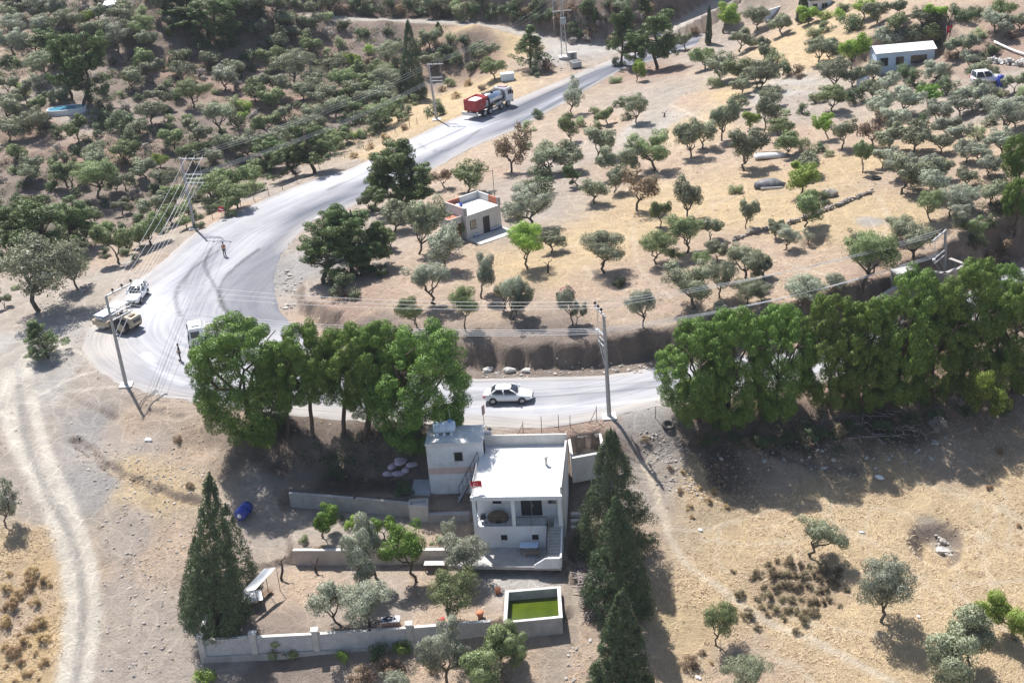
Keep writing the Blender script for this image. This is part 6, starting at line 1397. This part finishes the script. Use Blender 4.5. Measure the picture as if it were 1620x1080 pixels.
# white works truck behind the rounded pines
c, a = place2((375, 538), (311, 549)); c = G(350, 545); c = Vector((c[0], c[1], .06)); 
tr = thing("white_truck", "white dump truck standing half hidden behind the rounded pines", "truck", c, a)
m = MB(); m.profile([(1.6, .8), (3.1, .65), (3.22, 1.2), (3.05, 2.55), (2.9, 2.7), (1.7, 2.7), (1.6, 2.5)], -1.15, 1.15, 'y'); cb = m.build("cab", CARW, tr)
MB().box((3.16, 0, 1.98), (.05, 2.0, .85), ry=-.125).build("windscreen", GLASS, cb); MB().box((3.22, 0, 1.2), (.06, 1.6, .3)).build("grille", BLACKP, cb); MB().box((2.3, 0, 2.76), (.8, 1.3, .1)).build("roof_vent", mat("grey_enamel", (.40, .42, .43), .5), cb)
for s_ in (-1, 1):
    MB().box((2.45, s_ * 1.155, 2.0), (.9, .03, .7)).build("side_window", GLASS, cb); MB().box((3.15, s_ * 1.4, 1.95), (.14, .24, .6), bev=.03).build("mirror", BLACKP, cb); MB().box((3.2, s_ * .85, .85), (.08, .4, .22)).build("headlight", LAMPG, cb)
    for x in (2.3, -1.6, -2.7): wheel(tr, x, s_ * .98, .48, .34, STEEL)
MB().box((-.1, 0, .85), (6.4, .9, .26)).build("chassis", CHAS, tr); MB().box((3.2, 0, .62), (.2, 2.3, .36), bev=.05).build("bumper", CHAS, tr)
m = MB(); m.box((-1.1, 1.12, 1.55), (4.9, .08, 1.0)).box((-1.1, -1.12, 1.55), (4.9, .08, 1.0)).box((1.3, 0, 1.75), (.08, 2.16, 1.4)).box((-3.5, 0, 1.55), (.08, 2.16, 1.0)).box((-1.1, 0, 1.08), (4.7, 2.16, .08))
for x in (-3, -2, -1, 0, .9): m.box((x, 1.18, 1.55), (.08, .06, 1.0)).box((x, -1.18, 1.55), (.08, .06, 1.0))
m.build("dump_body", mat("dusty_pale_body", (.66, .62, .57), .7, var=.15, scale=2, bmp=.1), tr)

# road roller
c, a = place2((220, 522), (160, 522)); c = Vector(G(190, 520)); c.z = .05; 
a = math.atan2(*(lambda p, q: (q[1] - p[1], q[0] - p[0]))(G(222, 530), G(163, 520)))
YEL = mat("dusty_roller_paint", (.46, .375, .265), .6, var=.12, scale=2, bmp=.05, dirt=((.50, .46, .40), .6))
ro = thing("road_roller", "yellow single-drum road roller with white canopy parked on the gravel", "road roller", c, a)
m = MB(); n = 28; m.loft([[(1.75 + q * math.cos(b), y, .78 + q * math.sin(b)) for b in [2 * math.pi * k / n for k in range(n)]] for y, q in ((-1.02, .6), (-1.02, .76), (-.98, .78), (.98, .78), (1.02, .76), (1.02, .6))]); m.build("drum", mat("steel_drum", (.50, .50, .50), .4, .6, var=.12), ro)
m = MB()
for s_ in (-1, 1): m.box((1.55, s_ * 1.12, .82), (2.3, .12, .55), bev=.04)
m.box((.5, 0, .9), (.16, 2.3, .6)).box((2.68, 0, .9), (.14, 2.3, .42)); m.build("drum_frame", YEL, ro)
m = MB(); m.box((1.75, 0, 1.62), (1.5, 2.0, .08), bev=.03); m.build("drum_cover", mat("pale_blue_cover", (.62, .70, .80), .5), ro)
m = MB(); m.profile([(-2.6, .75), (-2.75, 1.05), (-2.62, 1.75), (-1.2, 1.95), (-.9, 1.95), (-.9, .75)], -.78, .78, 'y'); hd = m.build("engine_hood", YEL, ro)
MB().box((-2.72, 0, 1.35), (.08, 1.05, .5), ry=-.15).build("grille", BLACKP, hd); MB().box((-1.95, 0, 1.87), (.7, .8, .05), ry=.14).build("top_vent", mat("brown_vent", (.22, .15, .09), .7), hd); MB().cyl((-1.2, .45, 1.9), (-1.2, .45, 2.45), .05, 8).build("exhaust", CHAS, hd)
for s_ in (-1, 1): wheel(ro, -1.45, s_ * 1.02, .78, .55, YEL)
m = MB(); m.box((-.25, 0, 1.05), (1.2, 1.5, .5)).box((-.45, 0, 1.45), (.5, .5, .35)).box((-.65, 0, 1.85), (.12, .5, .6)); m.build("driver_seat", CHAS, ro)
for x in (-.85, .35):
    for s_ in (-1, 1): MB().tube([(x, s_ * .72, 1.2), (x, s_ * .72, 2.8)], .04, 5).build("canopy_post", CHAS, ro)
MB().box((-.25, 0, 2.85), (1.75, 1.75, .12), bev=.05).build("canopy", CARW, ro)
MB().tube([(.15, 0, 1.3), (.25, 0, 1.8)], .03, 5).tube([(.22 + .0, .2 * math.cos(b), 1.82 + .06 * math.sin(b)) for b in [2 * math.pi * k / 10 for k in range(11)]], .02, 4).build("steering_wheel", CHAS, ro)

# ---------------------------------------------------------------- people
def skin_obj(name, verts, edges, radii, matl, parent, sub=1):
    me = bpy.data.meshes.new(name); me.from_pydata(verts, edges, []); me.update(); me.materials.append(matl)
    o = bpy.data.objects.new(name, me); COL.objects.link(o); o.parent = parent
    o.modifiers.new("skin", 'SKIN')
    sv = me.skin_vertices[0].data
    for i, r_ in enumerate(radii): sv[i].radius = (r_, r_) if not isinstance(r_, tuple) else r_
    sv[0].use_root = True
    s_ = o.modifiers.new("sub", 'SUBSURF'); s_.levels = sub; s_.render_levels = sub; return o
SKIN = mat("skin", (.42, .26, .18), .6, var=.05, bmp=0); HAIR = mat("dark_hair", (.02, .015, .012), .7, var=.1, bmp=0)
def person(label, p, rz, shirt, trousers, vest=None, armbend=.0):
    t = thing("person", label, "person", p, rz, None)
    V = [(0, 0, .95), (0, 0, 1.15), (0, -.01, 1.38), (0, 0, 1.5), (0, .02, 1.60), (0, .03, 1.70)]; E_ = [(0, 1), (1, 2), (2, 3), (3, 4), (4, 5)]; R = [(.15, .11), (.14, .10), (.16, .10), .055, (.085, .095), (.07, .085)]
    for s_ in (-1, 1):
        b = len(V); V += [(s_ * .18, 0, 1.42), (s_ * .24, -.03, 1.16), (s_ * .25, .07 + armbend, .93), (s_ * .25, .10 + armbend, .86)]; E_ += [(2, b), (b, b + 1), (b + 1, b + 2), (b + 2, b + 3)]; R += [.055, .045, .033, .03]
        h = b + 3
        for k in range(5):
            q = len(V); V += [(s_ * (.25 + (.0 if k else -.03)), .075 + .016 * k + armbend, .80 - (.012 * (2 - abs(k - 2)))), (s_ * (.245 + (0 if k else -.04)), .085 + .016 * k + armbend, .765 - (.014 * (2 - abs(k - 2))))]; E_ += [(h, q), (q, q + 1)]; R += [.009, .008]
        b = len(V); V += [(s_ * .09, 0, .88), (s_ * .11, .02, .48), (s_ * .115, -.01, .09), (s_ * .125, .13, .045)]; E_ += [(0, b), (b, b + 1), (b + 1, b + 2), (b + 2, b + 3)]; R += [.088, .06, .042, .035]
    skin_obj("body", V, E_, R, SKIN, t)
    m = MB(); m.loft([[(.092 * q * math.cos(a), .02 + .105 * q * math.sin(a), z) for a in [2 * math.pi * k / 14 for k in range(14)]] for q, z in ((.98, 1.69), (1.06, 1.74), (.9, 1.79), (.4, 1.82))]); m.build("hair", HAIR, t)
    m = MB(); m.box((0, .125, 1.645), (.025, .03, .05)); m.box((-.035, .115, 1.675), (.025, .015, .012)); m.box((.035, .115, 1.675), (.025, .015, .012)); m.box((0, .112, 1.60), (.05, .015, .012)); m.build("face", mat("face_features", (.22, .12, .09), .7), t)  # nose, eyes and mouth in one darker brown
    SV = [(0, 0, .92), (0, 0, 1.15), (0, -.01, 1.40)]; SE = [(0, 1), (1, 2)]; SR = [(.175, .13), (.165, .12), (.185, .12)]
    for s_ in (-1, 1): b = len(SV); SV += [(s_ * .19, 0, 1.43), (s_ * .245, -.03, 1.17)]; SE += [(2, b), (b, b + 1)]; SR += [.075, .062]
    skin_obj("shirt", SV, SE, SR, shirt, t)
    if vest is not None: skin_obj("vest", [(0, 0, 1.0), (0, 0, 1.2), (0, -.01, 1.41)], [(0, 1), (1, 2)], [(.195, .15), (.19, .145), (.215, .145)], vest, t)
    TV = [(0, 0, .93)]; TE = []; TR = [(.165, .125)]
    for s_ in (-1, 1): b = len(TV); TV += [(s_ * .09, 0, .85), (s_ * .11, .02, .48), (s_ * .115, -.01, .10)]; TE += [(0, b), (b, b + 1), (b + 1, b + 2)]; TR += [.105, .078, .065]
    skin_obj("trousers", TV, TE, TR, trousers, t)
    for s_ in (-1, 1): MB().box((s_ * .12, .06, .045), (.1, .29, .09), bev=.03).build("shoe", BLACKP, t)
    return t
g = G(286, 571); person("person in dark clothes standing alone on the gravel facing the roller", g + [0, 0, .08], 1.9, mat("black_shirt", (.03, .03, .036), .9), mat("dark_trousers", (.055, .05, .055), .9), None, .1).scale = (1.06, 1.06, 1.06)
g = G(356, 406); person("person in an orange vest standing on the white chippings", g + [0, 0, .08], -2.6, mat("tan_shirt", (.45, .27, .20), .9), mat("grey_trousers", (.09, .085, .09), .9), mat("orange_vest", (.62, .20, .09), .7))
g = G(316, 553); person("person in a dark red top beside the white truck's cab", g + [0, 0, .08], 1.2, mat("dark_red_top", (.16, .03, .03), .9), mat("dark_trousers", (.055, .05, .055), .9))

# ---------------------------------------------------------------- smaller things
g = G(387, 816); t = thing("blue_barrel", "large blue ribbed plastic barrel lying under the shade of the pines", "barrel", g, 1.25)
m = MB(); n = 22; m.loft([[(x, r_ * math.cos(b), .55 + r_ * math.sin(b)) for b in [2 * math.pi * k / n for k in range(n)]] for x, r_ in ((-.85, .42), (-.8, .52), (-.42, .55), (-.4, .58), (-.34, .58), (-.32, .55), (.32, .55), (.34, .58), (.4, .58), (.42, .55), (.8, .52), (.85, .42))]); m.build("body", BLUEP, t); MB().cyl((-.84, 0, .55), (-.93, 0, .55), .2, 14).build("cap", WHITE2, t); MB().box((0, 0, .03), (1.3, .5, .1)).build("cradle", WOOD, t)
rs = np.random.RandomState(8); SACK = mat("pinkish_sack", (.56, .44, .52), .85, var=.15, scale=3, bmp=.3, dirt=((.70, .66, .72), .5))
WHERE = ["at the left end of the heap", "lying over the left end of the heap", "in the middle of the heap's front", "topmost of the heap", "at the right of the heap's front", "at the right end of the heap", "behind the middle of the heap"]
for k, (dx, dy, dz, r_) in enumerate(((-1.15, 0, 0, .3), (-.75, .3, .22, 1.2), (-.2, -.15, 0, .1), (.1, .3, .38, .6), (.6, -.05, 0, 1.5), (1.25, .2, 0, .4), (.1, .7, .05, .2))):
    g = G(633, 748); x, y = g[0] + dx * .9, g[1] + dy; m = MB(); r2 = np.random.RandomState(k)
    m.loft([[(x_, (.32 + .03 * r2.normal()) * q * math.cos(b), .24 + .23 * q * math.sin(b)) for b in [2 * math.pi * i / 12 for i in range(12)]] for x_, q in ((-.58, .15), (-.5, .75), (-.25, 1.05), (.1, 1.0), (.42, .85), (.52, .45), (.6, .3))])
    o = m.build("sack", SACK); o.location = (x, y, float(zg(x, y)) + dz); o.rotation_euler = (0, .1, r_); tag(o, f"pinkish filled sack {WHERE[k]} beside the white shed", "sack", "heap of pinkish sacks")
def sheet(name, par, corners, matl, sag=.15):
    n = 8; vs = []; c = [Vector(q) for q in corners]
    for i in range(n + 1):
        for j in range(n + 1):
            u_, v_ = i / n, j / n; q = c[0] * (1 - u_) * (1 - v_) + c[1] * u_ * (1 - v_) + c[2] * u_ * v_ + c[3] * (1 - u_) * v_; q.z -= sag * 4 * math.sin(math.pi * u_) * math.sin(math.pi * v_) * .4 + .02 * math.sin(9 * u_ + 4 * v_); vs.append(q)
    m_ = len(vs); fs = []
    for i in range(n):
        for j in range(n): a = i * (n + 1) + j; fs += [(a, a + 1, a + n + 2, a + n + 1), (m_ + a, m_ + a + n + 1, m_ + a + n + 2, m_ + a + 1)]
    return MB().add(vs + [q + Vector((0, 0, -.012)) for q in vs], fs, 0, True).build(name, matl, par)
g = G(402, 955); t = thing("white_awning", "white canvas awning stretched on poles beside the cypress clump", "awning", g)
def rel(px, py, z): return Vector(P(px, py, z)) - Vector(g)
zz = g[2]; sheet("canvas", t, [rel(380, 938, zz + 2.3), rel(404, 932, zz + 2.0), rel(437, 897, zz + 2.3), rel(418, 899, zz + 2.5)], CANV)
for px, py, z in ((380, 938, 2.3), (404, 932, 2.0), (437, 897, 2.3), (418, 899, 2.5)): q = rel(px, py, zz + z); MB().tube([(q.x, q.y, -.1), q], .03, 5).build("pole", WOOD, t)
t2 = table("canvas_covered_table", "wooden table covered with a grey-white sheet under the white awning", Vector(G(397, 958)), .25, 2.0, 1.5, .8, WOOD, WOOD); MB().box((0, 0, .84), (2.05, 1.55, .03), bev=.01).build("cover", CANV, t2)
t = thing("leaning_boards", "stack of pale wooden boards beside the covered table", "boards", Vector(G(419, 945)), 1.0)
for k in range(4): MB().box((0, -.2 + k * .14, .35 + .03 * k), (1.8, .1, .05), ry=.1).build("board", WOOD, t)
for x in (-.6, .6): MB().box((x, 0, .16), (.08, .6, .33)).build("trestle", WOOD, t)
table("garden_table", "low wooden table with pale top against the garden retaining wall", Vector(G(689, 901)), rz, 1.75, .8, .72, CONCL, WOOD)
g = G(620, 1003); t = thing("storage_chest", "white-topped chest standing behind the pillared garden wall", "chest", (g[0], g[1] + .3, -5.65), rz + .1)
MB().box((0, 0, .4), (1.4, .75, .8), bev=.02).build("box", mat("brown_panel", (.30, .17, .13), .7), t); MB().box((0, 0, .83), (1.46, .8, .07), bev=.02).build("lid", WHITE2, t); 
t = thing("netting", "crumpled dark blue netting lying on the white chest lid", "netting", (g[0] - .2, g[1] + .3, -4.78), .4); m = MB(); r2 = np.random.RandomState(3)
for k in range(14): q = r2.normal(size=3) * [.25, .14, .0]; m.tube([(q[0], q[1], .03), (q[0] + r2.normal() * .2, q[1] + r2.normal() * .15, .08), (q[0] + r2.normal() * .3, q[1] + r2.normal() * .2, .03)], .03, 5)
m.build("net", mat("navy_fabric", (.035, .04, .07), .9), t)
def ringtyre(label, px, py, R=.42, rx=0):
    g = G(px, py); o = MB(); n, k2 = 24, 10; vs = [((R + .14 * math.cos(b)) * math.cos(a), (R + .14 * math.cos(b)) * math.sin(a), .14 + .14 * math.sin(b)) for a in [2 * math.pi * i / n for i in range(n)] for b in [2 * math.pi * j / k2 for j in range(k2)]]
    o.add(vs, [(i * k2 + j, ((i + 1) % n) * k2 + j, ((i + 1) % n) * k2 + (j + 1) % k2, i * k2 + (j + 1) % k2) for i in range(n) for j in range(k2)], 0, True); t = o.build("old_tyre", TYRE); t.location = g; t.rotation_euler = (rx, .15, 0); tag(t, label, "tyre")
ringtyre("old black tyre lying on the verge at the edge of the pine shade", 1057, 674, .45, .35); ringtyre("old tyre lying on golden grass above the stone wall", 1387, 283, .4)
def pot(label, px, py, matl, s_=1.):
    g = G(px, py); t = thing("flower_pot", label, "pot", g, 0, "garden pots"); MB().cyl((0, 0, 0), (0, 0, .38 * s_), .17 * s_, 14, r2=.25 * s_).build("pot", matl, t); MB().cyl((0, 0, .38 * s_), (0, 0, .45 * s_), .28 * s_, 14).build("rim", matl, t)
TERC = mat("terracotta", (.48, .19, .10), .85, var=.15); pot("terracotta pot standing upright by the basin's back corner", 788, 938, TERC); pot("terracotta pot by the garden wall in front of the basin", 760, 976, TERC, 1.15); pot("dark red pot below the twin olive beside the garden wall", 699, 985, RED, .9)
def signboard(name, label, px, py, h, w_, hh, face, rz_, edge=None):
    g = G(px, py); t = thing(name, label, "sign", g, rz_); MB().tube([(0, 0, -.2), (0, 0, h)], .035, 6).build("post", STEEL, t)
    p_ = MB().box((0, -.04, h - hh / 2), (w_, .03, hh), bev=.01).build("panel", face, t)
    if edge: MB().box((0, -.062, h - hh * .5), (w_ * .9, .012, hh * .22), ry=.5).build("stripe", edge, p_)
signboard("road_sign", "small red-and-white road sign on the outer verge by the guard fence", 352, 347, 1.75, .7, .7, RED, .3, WHITE2)
signboard("road_sign", "rusty back of a road sign above the white shed roof", 766, 672, 2.0, .42, .9, mat("rusty_sign_back", (.36, .25, .22), .8, var=.3), .9)
g = G(911, 108); t = thing("dumpster", "grey metal rubbish container on the road verge", "dumpster", g, .35); m = MB(); m.profile([(-.55, .2), (.55, .2), (.68, 1.15), (-.68, 1.15)], -.85, .85, 'x'); m.build("bin", mat("grey_enamel", (.40, .42, .43), .5), t); MB().box((0, .1, 1.22), (1.8, 1.2, .1), rx=.15, bev=.03).build("lid", mat("dark_lid", (.16, .16, .17), .6), t)
for x in (-.6, .6):
    for y in (-.4, .4): MB().cyl((x - .03, y, .1), (x + .03, y, .1), .1, 10).build("wheel", TYRE, t)
g = G(905, 93); t = thing("cabinet", "low grey electrical cabinet at the foot of the lattice mast", "cabinet", g, .2); MB().box((0, 0, .55), (1.6, .8, 1.1), bev=.03).build("box", mat("grey_enamel", (.40, .42, .43), .5), t); MB().box((0, 0, 1.14), (1.7, .9, .08)).build("top", CONCL, t); MB().box((.0, -.41, .55), (.7, .02, .9)).build("door", mat("dark_lid", (.16, .16, .17), .6), t)
g = G(803, 127); t = thing("white_crate", "white and pale blue box on the slope above the red spreader truck", "crate", g, .1); MB().box((0, 0, .6), (2.2, 1.2, 1.2), bev=.05).build("box", mat("pale_blue_plastic", (.55, .66, .78), .5), t); MB().box((0, 0, 1.22), (2.3, 1.3, .08)).build("lid", WHITE2, t)
g = G(1365, 138); t = thing("white_tank", "white round water tank among olives below the white cabin", "water tank", g); m = MB(); n = 20; m.loft([[(r_ * math.cos(b), r_ * math.sin(b), z) for b in [2 * math.pi * k / n for k in range(n)]] for r_, z in ((.85, 0), (.9, .1), (.9, 1.2), (.75, 1.5), (.3, 1.62))]); m.build("tank", WHITE2, t); MB().cyl((0, 0, 1.6), (0, 0, 1.72), .25, 12).build("cap", BLUEP, t)
g = G(1219, 250); t = thing("boat_hull", "white upturned boat hull lying under orchard trees", "boat", g, -.12); m = MB(); m.loft([[(x, w_ * math.cos(b), .1 + h_ * math.sin(b)) for b in [math.pi * k / 10 for k in range(11)]] for x, w_, h_ in ((-2.0, .55, .5), (-1.5, .7, .62), (0, .78, .7), (1.2, .6, .6), (2.0, .08, .4))], closed=True); m.build("hull", CANV, t); MB().box((-.1, 0, .82), (3.4, .06, .08)).build("keel", WOOD, t); MB().box((0, -.75, .16), (3.4, .05, .12)).build("gunwale", WOOD, t)
g = G(1217, 296); t = thing("covered_wreck", "low dark scrap under a grey-black cover in the orchard", "scrap", g, -.1); m = MB(); r2 = np.random.RandomState(5); n = 18; m.loft([[(1.75 * q * math.cos(b) * (1 + .1 * r2.normal()), 1.0 * q * math.sin(b) * (1 + .1 * r2.normal()), z + .05 * r2.normal()) for b in [2 * math.pi * k / n for k in range(n)]] for q, z in ((1, 0), (1.02, .3), (.85, .65), (.5, .95), (.15, 1.0))]); m.build("cover", mat("grey_black_tarp", (.12, .12, .13), .6, var=.5, scale=2, bmp=.4), t); MB().box((.2, -1.0, .2), (2.6, .1, .3), bev=.03).build("bumper", STEEL, t)
for k, (px, py, s_) in enumerate(((893, 400, 1.),)):
    g = G(898, 470); t = thing("red_cart_frame", "faded red tubular cart frame leaning on an orchard olive", "cart", g, .3); m = MB(); m.tube([(-.8, 0, .1), (-.5, .2, 1.0), (.4, .2, 1.1), (.9, -.1, .3)], .04, 5).tube([(-.8, .6, .1), (-.5, .5, .9), (.4, .5, 1.0), (.9, .5, .3)], .04, 5).tube([(-.5, .2, 1.0), (-.5, .5, .9)], .04, 5).tube([(.4, .2, 1.1), (.4, .5, 1.0)], .04, 5); m.build("frame", mat("faded_red", (.45, .14, .16), .7), t)
    for y in (0, .6): MB().cyl((-.8, y - .05, .25), (-.8, y + .05, .25), .25, 14).build("wheel", TYRE, t)
# guard fence of wire and thin posts along the outer verge
FP = [(336, 346), (360, 337), (381, 328), (402, 318), (425, 309), (447, 300), (470, 290), (505, 268), (545, 250), (575, 236), (606, 220), (625, 210), (648, 202), (660, 198), (676, 190)]
g0 = G(*FP[0]); t = thing("guard_fence", "thin wire fence on posts along the outer verge of the upper road", "fence", g0); prev = None; wm = MB()
for q in FP:
    g = G(*q) - g0; MB().tube([(g[0], g[1], g[2] - .2), (g[0] + .03, g[1], g[2] + 1.2)], .045, 5).build("post", WOOD, t)
    if prev is not None:
        for z in (.4, .75, 1.1): wm.tube([Vector(prev) + Vector((0, 0, z)), Vector(g) + Vector((0, 0, z))], .009, 3)
    prev = g
wm.build("wire", STEEL, t)
for k, (px, py, h, lab) in enumerate(((828, 690, 1.5, "rusty fence post on the verge just behind the house parapet"), (857, 685, 1.7, "tall rusty fence post behind the house's flat roof"), (884, 680, 1.5, "leaning fence post behind the empty tank"), (902, 676, 1.2, "short fence post on the dark verge edge"), (944, 667, 1.6, "fence post with a brace close to the concrete pole"), (1037, 662, 1.2, "single post on the verge near the old tyre"))):
    t = thing("fence_post", lab, "post", gz(G(px, py)), .4, "rusty verge posts"); MB().tube([(0, 0, -.3), (.04, 0, h)], .032, 6).build("post_shaft", mat("rusty_post", (.14, .09, .07), .85, var=.3), t)
    if k in (0, 4): MB().tube([(-.7, .1, 0), (.02, 0, h * .8)], .03, 5).build("brace", mat("rusty_post", (.14, .09, .07), .85), t)
# dead stumps, rubbish
for px, py, h, lab in ((866, 432, 1.6, "blackened dead trunk standing in the open orchard"), (447, 915, 2.2, "bare twisted dead trunk beside the white awning"), (499, 905, 1.5, "thin bare trunk in front of the garden retaining wall"), (1050, 185, .9, "dry stump beside the pale dirt drive"), (1493, 668, 3.2, "bare leaning dead tree in the pine shade")):
    g = G(px, py); o = MB(); r2 = np.random.RandomState(int(px)); limb(o, (0, 0, -.2), (.15, 0, h * .6), .13, .09, r2, 3, .1, 7); limb(o, (.15, 0, h * .6), (.5, .1, h), .07, .03, r2, 3, .1, 5); limb(o, (.12, 0, h * .5), (-.35, -.05, h * .85), .05, .02, r2, 3, .1, 5); o = o.build("dead_trunk", mat("charred_bark", (.07, .05, .042), .9, var=.3)); o.location = g; tag(o, lab, "dead tree", "dead trunks")
PAPER = mat("white_litter", (.75, .75, .76), .8, var=.05)
for px, py, s_, lab in ((235, 696, .8, "white plastic sack lying on the slope below the roller"), (1391, 755, .7, "white sheet of plastic in the open field near the pine shade"), (1363, 842, .45, "scrap of white litter beside the field's upper olive"), (1453, 975, .35, "bit of white litter between the field's two lower olives"), (1105, 1072, .5, "white litter beside the lowest dry shrubs"), (1108, 838, .4, "pale litter on the footpath fork")):
    g = G(px, py); o = MB(); r2 = np.random.RandomState(int(px)); o.loft([[(s_ * .6 * q * math.cos(b) * (1 + .25 * r2.normal()), s_ * .35 * q * math.sin(b) * (1 + .25 * r2.normal()), z * s_) for b in [2 * math.pi * k / 10 for k in range(10)]] for q, z in ((1, 0), (.9, .12), (.5, .25), (.1, .28))]); o = o.build("litter", PAPER); o.location = g; o.rotation_euler = (0, 0, px); tag(o, lab, "litter", "scraps of white litter")
for px, py, s_, lab in ((772, 587, .45, "pale boulder at the foot of the cut bank, left of the white car"), (806, 588, .5, "white boulder at the foot of the cut bank above the white car"), (832, 588, .4, "flat pale boulder at the cut bank's foot"), (1313, 310, .8, "dark boulder at the end of the dry-stone wall"), (1491, 873, .45, "tan rock in the burnt hollow")):
    g = G(px, py); o = MB(); bm = bmesh.new(); bmesh.ops.create_icosphere(bm, subdivisions=2, radius=1); r2 = np.random.RandomState(int(px)); vs = [tuple(np.array(v.co) * s_ * np.array([1.2, .9, .7]) * (1 + .12 * r2.normal())) for v in bm.verts]; o.add(vs, [[v.index for v in f.verts] for f in bm.faces], 0, False); bm.free(); o = o.build("boulder", mat("pale_stone", (.5, .48, .45), .9) if px != 1313 else STONE); o.location = Vector(g) + Vector((0, 0, s_ * .3)); tag(o, lab, "boulder", "boulders")

# ---------------------------------------------------------------- thin summer haze
hb = MB().box((0, 240, 34), (700, 560, 110)).build("haze", [])
hb.data.materials.clear(); hm = bpy.data.materials.new("summer_haze"); hm.use_nodes = True; ht = hm.node_tree
ht.nodes.remove(ht.nodes["Principled BSDF"]); pv = ht.nodes.new("ShaderNodeVolumePrincipled"); pv.inputs["Density"].default_value = .00012; pv.inputs["Color"].default_value = (.86, .91, 1, 1)
ht.links.new(pv.outputs[0], ht.nodes["Material Output"].inputs["Volume"]); hb.data.materials.append(hm); kind(hb, "stuff"); hb["label"] = "thin pale summer haze filling the valley air"
